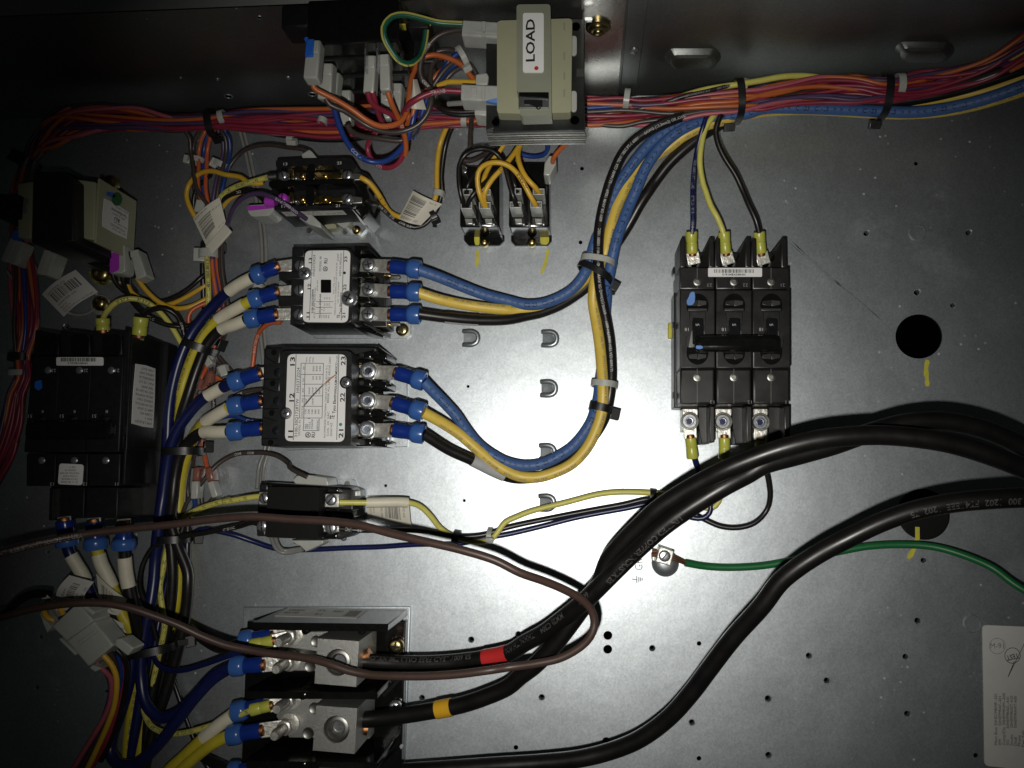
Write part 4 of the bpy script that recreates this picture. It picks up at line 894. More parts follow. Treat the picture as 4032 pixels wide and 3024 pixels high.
# ================================================================ CIRCUIT BREAKERS
T = Thing('circuit_breaker', 'dark grey three pole breaker with joined handle on the right, white barcode strip', 'breaker', P('B', 500, 800, 0), 'three pole circuit breakers')
HB = 46
T.part('rear_case', MB().pr('B 62,500,20 62,1340 880,1340 880,500', 0.1, 0.8), 'breaker_plastic')
for i in range(3):
    x0_ = (103, 366, 632)[i]; x1_ = (362, 630, 908)[i]
    cs = T.part('pole_case', MB().pr('B %d,480,%g %d,480 %d,1052 %d,1052' % (x0_, HB, x1_, x1_+2, x0_+2), 2, 0.9), 'breaker_plastic')
    up = T.part('upper_shoulder', MB().pr('B %d,318,%g %d,318 %d,478 %d,478' % (x0_-2, HB-4, x1_-8, x1_-4, x0_), 2, 0.9), 'breaker_plastic')
    lo = T.part('lower_shoulder', MB().pr('B %d,1054,%g %d,1054 %d,1312 %d,1312' % (x0_+2, HB-3, x1_-4, x1_-4, x0_+4), 2, 1.4), 'breaker_plastic')
    # terminal barriers at the top
    xa = (105, 358, 622)[i]; xm = (312, 578, 840)[i]
    T.part('terminal_barrier', MB().pr('B %d,120,%g %d,103 %d,103 %d,320 %d,320' % (xa+2, HB-8, xa+12, xa+42, xa+44, xa), 2, 0.9), 'breaker_plastic')
    mb = MB().pr('B %d,103,%g %d,103 %d,320 %d,320' % (xm+2, HB-8, xm+42, xm+46, xm), 2, 0.9)
    T.part('terminal_barrier', mb, 'breaker_plastic')
    a, b, c_ = P('B', xm+4, 110, HB-9), P('B', xm+2, 316, HB-9), P('B', xm-70, 316, HB-14)
    v = [a, b, c_]; v += [Vector((p.x, p.y, 0.004)) for p in v]
    T.part('barrier_web', MB().add(v, [(0, 1, 2), (3, 5, 4), (0, 3, 4, 1), (1, 4, 5, 2), (2, 5, 3, 0)]), 'breaker_plastic')
    T.part('upper_terminal_floor', MB().pr('B %d,210,16 %d,210 %d,322 %d,322' % (xa+40, xm+4, xm+4, xa+40), 2, 0.6), 'breaker_plastic')
    # lower terminals
    sx = (178, 420, 692)[i]; sy = (1435, 1438, 1442)[i]
    T.part('lower_barrier', MB().pr('B %d,1325,%g %d,1325 %d,1590 %d,1590' % ((318, 585, 862)[i], HB-5, (360, 630, 908)[i], (360, 632, 908)[i], (322, 588, 865)[i]), 2, 0.9), 'breaker_plastic')
    T.part('lower_block', MB().pr('B %d,1330,26 %d,1330 %d,1600 %d,1600 %d,1480 %d,1450' % ((235, 480, 745)[i], (325, 590, 866)[i], (325, 592, 866)[i], (258, 505, 752)[i], (255, 500, 750)[i], (238, 482, 748)[i]), 2, 0.8), 'breaker_plastic')
    T.part('terminal_pad', MB().pr('B %d,1345,22 %d,1345 %d,1380 %d,1400 %d,1510 %d,1510' % ((122, 362, 640)[i], (250, 495, 760)[i], (250, 495, 760)[i], (232, 480, 742)[i], (230, 476, 740)[i], (122, 368, 645)[i]), 8, 0.5), 'tin')
    rm = 1.0
    T.part('washer', MB().lathe(P('B', sx, sy, 26.5), (0, 0, 1), [(6.1, -3), (6.3, -0.4), (5.9, 0), (4.5, 0.1)], 26), 'tin')
    o = T.part('terminal_screw', MB().lathe(P('B', sx-2, sy, 31), (0, 0, 1), [(4.9, -5), (5.1, -0.6), (4.6, 0.1), (3.0, 0.1), (2.6, -2.0), (0.01, -2.2)], 24, cap=False), 'steel')
    T.part('hex_recess', MB().lathe(P('B', sx-2, sy, 31), (0, 0, 1), [(2.3, -2.1), (2.3, -1.4), (0.01, -1.4)], 6, cap=False), 'navy_wire', o)
    # face details
    kx = (234, 500, 770)[i]
    mb = MB().pr('B %d,640,%g %d,640 %d,800 %d,830 %d,930 %d,930 %d,830 %d,800' % (kx-62, HB+0.3, kx+62, kx+50, kx+95, kx+78, kx-72, kx-88, kx-50), HB-2, 0.4)
    T.part('handle_recess', mb, 'black_plastic', cs)
    for yc, s in ((572, 1), (960, -1)):
        rm = 80/1.8442*560/3270
        arc = [(kx+80*math.cos(math.radians(a_)), yc+20*s-85*s*math.sin(math.radians(a_))) for a_ in range(0, 181, 15)]+[(kx-76, yc+64*s), (kx+76, yc+64*s)]
        T.part('handle_well', MB().prism([P('B', x_, y_, HB+0.8) for x_, y_ in arc], HB-0.5, 0.4), 'black_gloss', cs)
        for sd_, mt_ in ((-1, 'black_plastic'), (1, 'breaker_facet_lit' if s > 0 else 'breaker_plastic')):
            T.part('well_ridge', MB().pr('B %d,%d,%g %d,%d %d,%d %d,%d' % (kx, yc-18, HB+1.3, kx+sd_*66, yc-10, kx+sd_*64, yc+18, kx, yc+28), HB+0.5, 0.3), mt_, cs)  # right half lighter than the left, a painted highlight
        if s > 0: T.part('well_ledge', MB().pr('B %d,%d,%g %d,%d %d,%d %d,%d' % (kx-70, yc+44, HB+1.1, kx+70, yc+44, kx+70, yc+62, kx-70, yc+62), HB+0.5, 0.3), 'breaker_facet_lit', cs)
    T.part('handle_stem', MB().bar(P('B', kx, 700, HB+1), P('B', kx+4, 868, HB+9), 7.0, 5.0, bev=0.8), 'black_plastic')
    T.part('stem_flare', MB().pr('B %d,775,%g %d,775 %d,900 %d,900' % (kx-45, HB+2, kx-18, kx-25, kx-68), HB, 0.8), 'grey_plastic' if i == 0 else 'breaker_plastic', cs)
    T.part('stem_flare', MB().pr('B %d,780,%g %d,775 %d,840 %d,840' % (kx+24, HB+2, kx+52, kx+58, kx+20), HB, 0.8), 'grey_plastic', cs)
    for yy in (425, 1118): T.part('case_rivet', MB().lathe(P('B', kx-3, yy, HB-3.8 if yy < 600 else HB-2.8), (0, 0, 1), [(2.6, 0), (2.6, 0.5), (1.7, 0.7), (1.5, 0.2), (0.01, 0.2)], 16, cap=False), 'dull_metal', up if yy < 600 else lo)
    mb = MB()
    mb.text('ON', P('B', kx+12, 729, HB+5.8), P('B', kx-14, 729, HB+5.8), 2.3, lift=0.3, bold=True)
    T.part('on_mark', mb, 'ink_white', cs)
    mb = MB(); mb.text('18', P('B', (168, 438, 708)[i], 758, HB+0.1), P('B', (140, 408, 680)[i], 758, HB+0.1), 2.3, lift=0.2); T.part('rating_mark', mb, 'ink_white', cs)
    mb = MB(); mb.text(('23', '22', '21')[i], P('B', (338, 600, 866)[i], 437, HB-4), P('B', (302, 562, 838)[i], 437, HB-4), 2.2, lift=0.2); T.part('terminal_number', mb, 'ink_faint', up)
    mb = MB(); mb.text(('13', '12', '11')[i], P('B', (354, 626, 900)[i], 1285, HB-3), P('B', (324, 596, 872)[i], 1285, HB-3), 2.2, lift=0.2); T.part('terminal_number', mb, 'ink_faint', lo)
    vl = MB(); vlines(vl, 'B', [(kx-3, 322, kx-3, 410), (kx-3, 440, kx-3, 476)], HB-3.9, 0.25); T.part('mould_line', vl, 'grey_plastic', up)
    vl = MB(); vlines(vl, 'B', [(kx-3, 1056, kx-3, 1105), (kx-3, 1132, kx-3, 1310)], HB-2.9, 0.22); T.part('mould_line', vl, 'grey_plastic', lo)
    screw(T, 'B', (205, 465, 722)[i], (300, 298, 300)[i], 22, 5.2, 'steel', 'terminal_screw', 'hex', dome=0.3)
o = T.part('handle_bar', MB().bar(P('B', 210, 872, HB+9), P('B', 832, 872, HB+9), 11.5, 9, bev=3.4), 'black_gloss')
T.part('paint_dab', MB().prism(rpoly('B 222,885,%g 268,888 274,905 250,913 222,908' % (HB+13.7), 1), HB+12.5, 0.1), 'pale_blue_paint', o)
T.part('paint_dab', MB().prism(rpoly('B 180,500,%g 210,492 216,530 212,575 190,595 158,592 154,560 172,530' % (HB+1.5), 1.2), HB+0.6, 0.1), 'pale_blue_paint')
st = T.part('barcode_strip', MB().prism(rrect('B', 310, 322, 702, 387, HB-3.5, 8), HB-4.2, 0), 'white_label')
Q = quad('B 660,332,%g 340,332 340,380 660,380' % (HB-3.5)); mb = MB(); Q.bars(mb, 0.06, 0.02, 0.97, 0.56, 40, 5)
Q.text(mb, 'HH83XB416-3', 0.25, 0.68, 0.30, 0.52, bold=True); T.part('printing', mb, 'ink', st)
T.part('yellow_clip', MB().pr('c1 1396,1152,4 1434,1152 1440,1285 1396,1285', 0.1, 0.6), 'yellow_paint')
for y in (350, 740, 1250): T.part('side_latch', MB().pr('B 52,%d,26 64,%d 64,%d 52,%d' % (y-25, y-25, y+18, y+18), 18, 0.3), 'black_plastic')
# ---------------------------------------------------------------- left breaker with auxiliary module
T = Thing('circuit_breaker', 'black four section breaker in the dark on the left, pole ratings reading 51', 'breaker', P('a2', 750, 300, 0), 'three pole circuit breakers')
HL = 62
for i in range(3):
    x0_ = (255, 500, 780)[i]; x1_ = (496, 776, 1052)[i]
    cs = T.part('pole_case', MB().prism([P('a1', x0_+25, 1440, HL), P('a1', x1_+25, 1440, HL), P('a2', x1_-15, 620, HL), P('a2', x0_-50, 620, HL)], 4, 1.0), 'black_plastic')
    T.part('top_hood', MB().prism([P('a1', (305, 520, 800)[i], 1210, HL-6), P('a1', (505, 780, 1058)[i], 1240, HL-6), P('a1', (515, 790, 1065)[i], 1438, HL-6), P('a1', (280, 525, 805)[i], 1438, HL-6)], 4, 1.2), 'black_plastic')
    T.part('hood_recess', MB().prism(rrect('a1', (330, 615, 890)[i], 1250, (500, 770, 1050)[i], 1435, HL-5.6, 40), HL-6.4, 0.3), 'black_gloss')
    T.part('lower_shoulder', MB().prism([P('a2', (228, 490, 770)[i], 632, HL-5), P('a2', (488, 768, 1050)[i], 632, HL-5), P('a2', (480, 760, 1040)[i], 915, HL-5), P('a2', (225, 490, 770)[i], 915, HL-5)], 4, 1.0), 'black_plastic')
    if i: T.part('lower_barrier', MB().prism([P('a2', (0, 435, 750)[i], 925, HL-12), P('a2', (0, 740, 1030)[i], 925, HL-12), P('a2', (0, 730, 1020)[i], 1195, HL-12), P('a2', (0, 425, 745)[i], 1205, HL-12)], 4, 1.0), 'black_plastic')
    else: T.part('lower_barrier', MB().prism([P('a2', 430, 930, HL-8), P('a2', 470, 930, HL-8), P('a2', 462, 1215, HL-8), P('a2', 420, 1215, HL-8)], 4, 0.8), 'black_plastic')
    for c, x, y in (('a1', (420, 693, 970)[i], 1566), ('a2', (365, 648, 922)[i], 692)):
        T.part('case_rivet', MB().lathe(P(c, x, y, HL if c == 'a1' else HL-5), (0, 0, 1), [(2.5, 0), (2.5, 0.4), (1.4, 1.0), (0.01, 1.1)], 14, cap=False), 'steel')
    mb = MB(); mb.text(('23', '22', '21')[i], P('a1', (490, 768, 1042)[i], 1555, HL+0.1), P('a1', (452, 732, 1008)[i], 1555, HL+0.1), 2.3, lift=0.3)
    mb.text('51', P('a2', (283, 560, 842)[i], 292, HL+0.1), P('a2', (248, 525, 808)[i], 292, HL+0.1), 2.3, lift=0.3)
    mb.text('N', P('a2', (382, 660, 942)[i], 255, HL+0.1), P('a2', (368, 646, 924)[i], 255, HL+0.1), 2.0, lift=0.3, bold=True)
    T.part('face_marks', mb, 'ink_white', cs)
    mb = MB(); mb.text(('13', '12', '11')[i], P('a2', (470, 758, 1032)[i], 884, HL-5), P('a2', (440, 724, 1006)[i], 884, HL-5), 2.2, lift=0.3); T.part('terminal_number', mb, 'ink_white', cs)
    T.part('handle_stem', MB().pr('a2 %d,300,%g %d,300 %d,430 %d,430' % ((300, 575, 860)[i], HL+4, (345, 620, 905)[i], (340, 615, 900)[i], (285, 565, 850)[i]), HL-1, 1.2), 'black_gloss')
aux = T.part('auxiliary_module', MB().prism([P('a1', 1072, 1205, HL-2), P('a1', 1135, 1222, HL-2), P('a2', 1105, 600, HL-2), P('a2', 1055, 600, HL-2)], 4, 1.0), 'black_plastic')
xr = P('a1', 1135, 1222, HL-2).x
p = [P('a1', 1072, 1200, HL-3), P('a1', 1120, 1215, HL-3), P('a2', 1085, 940, HL-8), P('a2', 1050, 1190, HL-10)]
T.part('auxiliary_body', MB().prism([P('a1', 1470, 1330, 16), P('a1', 1105, 1250, 16), P('a2', 1060, 1190, 16), P('a2', 1345, 1185, 16), P('a2', 1372, 940, 16), P('a2', 1425, 500, 16)], 2, 1.0), 'black_plastic')
T.part('handle_bar', MB().bar(P('a2', 240, 430, HL+5), P('a2', 1000, 425, HL+5), 13, 9, bev=3.4), 'black_gloss')
T.part('paint_dab', MB().prism(rpoly('a2 305,5,%g 360,-10 365,60 335,85 300,60' % (HL+0.5), 1), HL, 0.05), 'blue_paint')
T.part('paint_dab', MB().prism(rpoly('a2 280,458,%g 330,458 320,470 285,470' % (HL+0.5), 0.6), HL, 0.05), 'blue_paint')
st = T.part('barcode_strip', MB().prism(rrect('a1', 490, 1452, 900, 1525, HL+0.4, 12), HL-0.1, 0), 'white_label')
Q = quad('a1 860,1456,%g 515,1456 515,1518 860,1518' % (HL+0.4)); mb = MB(); Q.bars(mb, 0.07, 0.02, 0.96, 0.55, 40, 8); Q.text(mb, 'HH83XB322-3', 0.28, 0.66, 0.28, 0.50, bold=True); T.part('printing', mb, 'ink', st)
st = T.part('rating_label', MB().prism(rpoly('a2 518,718,%g 728,728 715,908 503,900' % (HL-4.5), 2), HL-5.2, 0), 'white_label')
Q = quad('a2 722,725,%g 512,722 508,900 716,905' % (HL-4.5)); mb = MB()
for k, (s, w) in enumerate((('UL  6  SB 5876B', 0.7), ('CIRCUIT BREAKER', 0.7), ('3 POLE UNIT', 0.62), ('ISSUE NO. 0013099', 0.8), ('AIRPAX M', 0.46), ('240 V ~', 0.34))): Q.text(mb, s, 0.14+0.35*(0.8-w), 0.84-0.145*k, 0.085, w)
T.part('printing', mb, 'ink', st)
# rating label on the module's upright side, seen at a slant
X0 = P('a1', 1140, 1300, HL-2).x+0.0012
cc = [PX('a1', 1352, 1545, X0), PX('a1', 1172, 1500, X0), PX('a2', 1135, 378, X0), PX('a2', 1332, 418, X0)]
zz = lambda k, z: Vector((X0+0.0004, cc[k].y, z))
T.part('side_wall', MB().box((X0-0.001, (P('a1', 1128, 1260, HL).y+P('a2', 1060, 900, HL).y)/2, 0.031), (0.001, 0, 0), (0, abs(P('a1', 1128, 1260, HL).y-P('a2', 1060, 900, HL).y)/2, 0), (0, 0, 0.029), 0.5), 'black_plastic')
Q = Quad([Vector((X0+0.0006, p.y, p.z)) for p in (cc[0], cc[3], cc[2], cc[1])])
if Q.n.x < 0: Q.n = -Q.n
st = T.part('side_label', Q.sheet(MB(), 2, 2, 0.3, 2.0), 'white_label'); mb = MB()
Q = Quad([Vector((X0+0.0006, p.y, p.z)) for p in (cc[1], cc[0], cc[3], cc[2])]); Q.n = Vector((1, 0, 0))
Q = Quad([Q.c[1], Q.c[0], Q.c[3], Q.c[2]])
if Q.n.x < 0:
    Q.n = Vector((1, 0, 0))
lines = ['LINE LR26229', 'E60-1', 'C5589-302', 'HERTZ 50/60', 'USE ON VERTICAL', 'SURFACE ONLY', 'SPECIAL PURPOSE', 'NOT FOR GEN USE', 'TRIP AMPS', 'MAX 120 210', 'HH83XB322-B', 'AIRPAX 240V', 'LOAD RL437']
for k, s in enumerate(lines): Q.text(mb, s, 0.10, 1-(0.07+0.072*k)-0.02, 0.042, min(0.8, 0.062*len(s)))
T.part('printing', mb, 'ink', st)
# ================================================================ TRANSFORMERS
T = Thing('transformer', 'beige and black transformer under the top wall, its white label reading LOAD', 'transformer', P('c0', 300, 600, 95), 'control transformers')
T.part('lamination_stack', MB().pr('F 1052,95,118 1262,60 1264,278 1050,282', 95, 0.5), 'lamination')
for k in range(6):
    z = 97+k*3.5; a = [P('F', x, y, 118) for x, y in ((1049, 283), (1265, 279))]
    a = [Vector((p.x, p.y-0.0004, z*MM)) for p in a]; T.part('lamination_sheet', MB().bar(a[0], a[1], 0.8, 1.6, bev=0.2), 'lamination' if k % 2 else 'dull_metal')
T.part('core_plate', MB().pr('c0 550,160,120.5 668,160 668,1125 550,1130 -130,1150 -130,1010 0,1000 560,985', 117.8, 0.6), 'core_black')
T.part('core_plate', MB().pr('F 1050,60,120.5 1080,60 1080,278 1050,278', 117.8, 0.6), 'core_black')
bob = T.part('bobbin', MB().prism(rpoly('c0 -95,180,130 560,160 550,980 100,990 -95,985', 2), 119, 1.2), 'bobbin_beige')
T.part('bobbin_spine', MB().prism(rpoly('c0 75,38,140 370,35 380,990 385,1005 105,1012 95,800 75,790', 2), 128, 1.2), 'bobbin_grey')
for x, y in ((590, 232), (582, 1048)): T.part('core_hole_shade', MB().lathe(P('c0', x, y, 120.5), (0, 0, 1), [(2.8, 0), (2.8, 0.15), (0.01, 0.15)], 16, cap=False), 'dark_void')  # flat dark discs paint the shade inside the plate's holes
T.part('core_hole_shade', MB().lathe(P('b0', 2105, 1065, 120.5), (0, 0, 1), [(2.4, 0), (2.4, 0.15), (0.01, 0.15)], 16, cap=False), 'dark_void')
for y0_, y1_ in ((310, 480), (790, 970)): T.part('nylon_foot', MB().prism(rrect('c0', 545, y0_, 600, y1_, 122, 25), 119, 0.6), 'nylon')
for y in (230, 490, 660, 810): T.part('terminal_slot', MB().prism(rrect('c0', 484, y-35, 498, y+35, 130.2, 5), 129, 0.1), 'bobbin_grey', bob)
mb = MB()
for k in range(4): mb.bar(P('c0', 606+k*16, 600, 120.7), P('c0', 606+k*16, 668, 120.7), 1.1, 0.2, bev=0)
T.part('data_code', mb, 'ink_ghost')
lab = T.part('label', MB().prism(rrect('c0', 130, 112, 312, 632, 140.6, 20), 139.8, 0), 'white_label')
mb = MB(); mb.text('LOAD', P('c0', 232, 535, 140.7), P('c0', 232, 165, 140.7), 5.2, bold=True); T.part('lettering', mb, 'ink', lab)
T.part('red_spot', MB().lathe(P('c0', 248, 594, 140.7), (0, 0, 1), [(1.3, 0), (1.3, 0.1)], 14), 'red_dot', lab)
sw = T.part('breaker_button_frame', MB().prism(rrect('c0', 92, 802, 356, 940, 141, 8), 139, 0.6), 'galvanised_wall')
T.part('button_shade', MB().pr('c0 95,803,142.5 356,803 356,858 95,836', 140, 0.5), 'black_gloss', sw)
T.part('button', MB().pr('c0 140,868,142 300,868 300,925 262,945 200,905 140,905', 140, 0.5), 'black_plastic', sw)
mb = MB().prism(rpoly('c0 670,150,124 735,150 735,178 670,178', 0.5), 122, 0.2); T.part('foot_tab', mb, 'steel')
ps = PY('c0', 785, 225, YW-3*MM)
for r0_, zz_ in ((8.0, 0.0), (6.0, 2.0)): T.part('mounting_screw', MB().lathe(ps+Vector((0, -zz_*MM, 0)), (0, -1, 0), [(r0_, 0), (r0_, 1.6), (r0_*0.8, 2.4), (0.01, 2.4)], 18, cap=False), 'zinc_yellow')
T.part('screw_tip', MB().lathe(ps+Vector((0, -0.004, 0)), (0, -1, 0), [(3.4, 0), (3.2, 1.5), (2.4, 2.2), (0.01, 2.2)], 14, cap=False), 'zinc_yellow')
# quick-connect blocks on its left
T = Thing('quick_connect_block', 'milky quick connect housing at the upper left of the LOAD transformer', 'connector', P('b0', 1970, 250, 112), 'nylon connector housings')
T.part('housing', MB().pr('b0 1812,170,128 2140,190 2135,330 1805,312', 114, 1.2), 'nylon_clear')
T.part('rib', MB().pr('b0 1985,182,129 2020,184 2016,322 1982,318', 127.6, 0.4), 'nylon'); T.part('rib', MB().pr('b0 1925,265,129 2135,278 2135,300 1925,282', 127.8, 0.3), 'nylon')
T = Thing('quick_connect_block', 'milky quick connect housing on the red wire, blue paint at its corner', 'connector', P('b0', 1960, 800, 108), 'nylon connector housings')
T.part('housing', MB().pr('b0 1800,730,126 2135,742 2130,885 1798,872', 112, 1.2), 'nylon_clear')
T.part('rib', MB().pr('b0 1985,740,127 2012,740 2010,878 1984,876', 125.6, 0.4), 'nylon'); T.part('rib', MB().pr('b0 1890,760,127 1940,760 1940,840 1890,838', 125.7, 0.3), 'nylon')
T.part('paint_dab', MB().prism(rpoly('b0 2010,878,127 2130,850 2170,885 2140,905 2060,888', 1), 124, 0.2), 'pale_blue_paint')
T = Thing('quick_connect_block', 'lower milky quick connect housing by the black wires under the LOAD transformer', 'connector', P('b0', 1975, 950, 90), 'nylon connector housings')
T.part('housing', MB().pr('b0 1922,888,112 2030,888 2028,1008 1918,1000', 96, 1.0), 'nylon')
T = Thing('quick_connect_block', 'small upright milky housing above the red wire connector at the LOAD transformer', 'connector', P('b0', 1985, 680, 105), 'nylon connector housings')
T.part('housing', MB().pr('b0 1928,645,122 2030,632 2045,665 2035,740 1930,740', 112, 1.0), 'nylon'); T.part('cap', MB().pr('b0 2040,632,120 2105,628 2108,690 2042,692', 112, 0.8), 'black_plastic')
# ---------------------------------------------------------------- left transformer
T = Thing('transformer', 'black and beige transformer at the far left with a slanted white sticker', 'transformer', P('a1', 500, 300, 0), 'control transformers')
T.part('core', MB().pr('a1 285,-165,92 560,-168 640,-100 640,440 545,470 270,460', 20, 1.2), 'black_plastic')
T.part('core_leg', MB().pr('a1 560,-168,60 640,-140 900,0 960,70 640,60 560,0', 40, 0.8), 'core_black')
T.part('mount_foot', MB().pr('a1 560,430,40 760,460 960,530 960,660 860,680 800,640 560,560', 3, 1.0), 'black_plastic')
T.part('bobbin_end', MB().pr('a1 150,-60,70 285,-80 270,420 155,410', 34, 1.0), 'bobbin_beige')
T.part('bobbin_window', MB().pr('a1 -40,20,74 178,40 160,240 -40,235', 40, 1.0), 'black_plastic')
bob = T.part('bobbin', MB().pr('a1 640,-105,80 835,-75 822,435 632,398', 33, 1.2), 'bobbin_beige')
XB = P('a1', 832, 200, 80).x
T.part('flange', MB().box((XB+0.0008, (P('a1', 832, -80, 80).y+P('a1', 824, 430, 80).y)/2, 0.056), (0.0008, 0, 0), (0, abs(P('a1', 832, -80, 80).y-P('a1', 824, 430, 80).y)/2+0.002, 0), (0, 0, 0.024), 0.4), 'bobbin_beige')
XL = XB+0.0022
cc = [PX('a1', x, y, XL) for x, y in ((905, 58), (1125, 185), (1106, 430), (888, 318))]
Q = Quad([cc[3], cc[2], cc[1], cc[0]]); Q.n = Vector((1, 0, 0))
st = T.part('sticker', Q.sheet(MB(), 2, 2, 0.3, 1.5), 'white_label')
# lettering is upside down to the camera
Q2 = Quad([cc[1], cc[0], cc[3], cc[2]]); Q2.n = Vector((1, 0, 0)); mb = MB()
for s, u, v, w, k in (('24VA  CLASS 2', 0.05, 0.06, 0.5, 0.06), ('Tyco Electronics', 0.08, 0.20, 0.62, 0.09), ('4900-12C28WY1', 0.15, 0.33, 0.5, 0.06), ('RU', 0.36, 0.44, 0.2, 0.13), ('PRI 230V 60', 0.06, 0.60, 0.5, 0.06), ('HT01BD202', 0.10, 0.72, 0.6, 0.08), ('SEC 24V 75VA', 0.08, 0.84, 0.55, 0.06)): Q2.text(mb, s, u, v, k, w, bold='Tyco' in s or s == 'RU')
T.part('printing', mb, 'ink', st)
def on_x(poly, X): return [PX('a1', x, y, X) for x, y in poly]
def face_patch(poly, X, t=0.3):
    p = on_x(poly, X); n = len(p); q = [a-Vector((t*MM, 0, 0)) for a in p]
    m = MB().add(p+q, [tuple(range(n)), tuple(range(2*n-1, n-1, -1))]+[(i, n+i, n+(i+1) % n, (i+1) % n) for i in range(n)]); return m
T.part('green_paint_spot', face_patch([(1010+45*math.cos(a*0.524)+10, 75+60*math.sin(a*0.524)) for a in range(12)], XL+0.0002), 'green_paint')
T.part('blue_paint_spot', face_patch([(935, 10), (990, 20), (1005, 60), (960, 55), (930, 40)], XL+0.0002), 'blue_paint')
T.part('blue_paint_spot', MB().prism(rpoly('a1 785,370,62 810,355 832,370 830,400 800,402', 1), 58, 0.3), 'blue_paint')
T.part('spade_blade', MB().pr('a1 862,380,46 898,385 902,500 865,505', 42, 0.4), 'dull_metal')
T.part('spade_blade', MB().pr('a1 930,430,40 985,440 985,520 935,515', 36, 0.4), 'bobbin_beige')
T.part('spade_blade', MB().pr('a1 1100,500,34 1140,505 1140,560 1100,555', 30, 0.4), 'bobbin_beige')
screw(T, 'a0', 962, 1605, 5, 7.0, 'zinc_yellow', 'mounting_screw', None, dome=0.75)
screw(T, 'a1', 892, 728, 6, 8.5, 'zinc_yellow', 'mounting_screw', None, dome=0.75)
T.part('paint_ring', MB().tube(spline(pts('a1 795,710,1.5 815,770 870,808 930,800 965,770'), 2), 1.6, 6), 'yellow_paint')
T.part('hinge_mark', MB().prism(rpoly('a1 195,70,70.5 240,60 250,110 215,130 240,180 215,210 185,170', 2), 69.8, 0), 'grey_plastic')
# ================================================================ TWO FAN RELAYS UNDER THE LOAD TRANSFORMER
for i, (lab_, body, fl, sc_, yl) in enumerate((('left of the twin black relays under the LOAD transformer, bare tab at its top corner', 'Y 115,428,30 700,428 702,1332 112,1332', 'Y 175,1450,4 775,1450 775,1530 700,1610 250,1610 175,1530', (478, 1560), ('Y 330,1470,4.4 408,1470 405,1600 345,1605 330,1540', 'Y 315,1455,4.6 480,1455 480,1470 315,1470')),
        ('right of the twin black relays under the LOAD transformer, orange wire on its corner', 'Y 848,375,30 1440,378 1450,1335 840,1335', 'Y 875,1450,4 1480,1450 1480,1535 1415,1610 940,1610 875,1540', (1185, 1560), ('Y 1320,1440,4.4 1440,1450 1440,1560 1400,1600 1320,1590 1305,1530', 'Y 1325,1443,4.8 1440,1447 1440,1462 1325,1460')))):
    T = Thing('fan_relay', lab_, 'relay', P('Y', 400+740*i, 900, 0), 'twin black fan relays')
    T.part('body', MB().pr(body, 0.1, 1.6), 'black_gloss')
    T.part('flange', MB().pr(fl, 0.05, 0.5), 'black_gloss')
    x0_ = (400, 1140)[i]; T.part('centre_rib', MB().pr('Y %d,920,38 %d,920 %d,1285 %d,1285' % (x0_-18, x0_+22, x0_+22, x0_-18), 29, 0.6), 'black_plastic')
    screw(T, 'Y', sc_[0], sc_[1], 6.0, 3.6, 'zinc_yellow', 'mounting_screw', None, dome=0.8)
    for s_ in yl: T.part('paint_mark', MB().prism(rpoly(s_, 1), 3.5, 0.1), 'yellow_paint')
    for x in ((245, 540), (985, 1280))[i]:
        T.part('terminal_blade', MB().pr('Y %d,1205,33 %d,1205 %d,1290 %d,1290' % (x-65, x+60, x+62, x-45), 29, 0.5), 'dull_metal')
        T.part('solder_bead', MB().lathe(P('Y', x+80, 1295, 30.3), (0, 0, 1), [(1.0, 0), (0.8, 0.6), (0.01, 0.8)], 10, cap=False), 'steel')
    if i == 0:
        T.part('spare_blade', MB().bar(P('Y', 190, 580, 30), P('Y', 185, 430, 44), 5, 1.0), 'dull_metal'); T.part('blade_hole', MB().lathe(P('Y', 188, 500, 39), (0, 0, 1), [(1.5, 0), (1.0, 0.2), (0.01, 0.2)], 12, cap=False), 'steel')
    for j, (xa, ya, xb, yb) in enumerate((((125, 960, 298, 1065), (398, 960, 572, 1062), (155, 765, 302, 862), (430, 770, 572, 862)), ((853, 955, 1030, 1050), (1158, 950, 1336, 1045), (930, 755, 1030, 850), (1198, 760, 1372, 855)))[i]):
        hh = 52; w = P('Y', xb, ya, hh).x-P('Y', xa, ya, hh).x
        mb = MB(); e = 16
        for s_ in ('%d,%d,%d %d,%d %d,%d %d,%d' % (xa, ya, hh, xb, ya, xb, ya+e, xa, ya+e), '%d,%d,%d %d,%d %d,%d %d,%d' % (xa, yb-e, hh, xb, yb-e, xb, yb, xa, yb), '%d,%d,%d %d,%d %d,%d %d,%d' % (xa, ya+e, hh, xa+e, ya+e, xa+e, yb-e, xa, yb-e), '%d,%d,%d %d,%d %d,%d %d,%d' % (xb-e, ya+e, hh, xb, ya+e, xb, yb-e, xb-e, yb-e)): mb.pr('Y '+s_, 31, 0.3)
        t = ('front left', 'front right', 'rear left', 'rear right')[j]
        T2 = Thing('spade_housing', '%s grey spade housing on the %s fan relay' % (t, ('left', 'right')[i]), 'connector', P('Y', (xa+xb)/2, (ya+yb)/2, 31), 'spade housings on the fan relays')
        T2.part('shell', mb, 'nylon'); T2.part('socket', MB().pr('Y %d,%d,46 %d,%d %d,%d %d,%d' % (xa+e, ya+e, xb-e, ya+e, xb-e, yb-e, xa+e, yb-e), 31, 0), 'grey_plastic')
T = Thing('spade_housing', 'grey flag housing with the orange wire at the corner of the right fan relay', 'connector', P('Y', 1450, 450, 30), 'spade housings on the fan relays')
T.part('shell', MB().pr('Y 1372,380,50 1440,270 1545,275 1545,400 1455,570 1358,565', 32, 1.0), 'nylon')
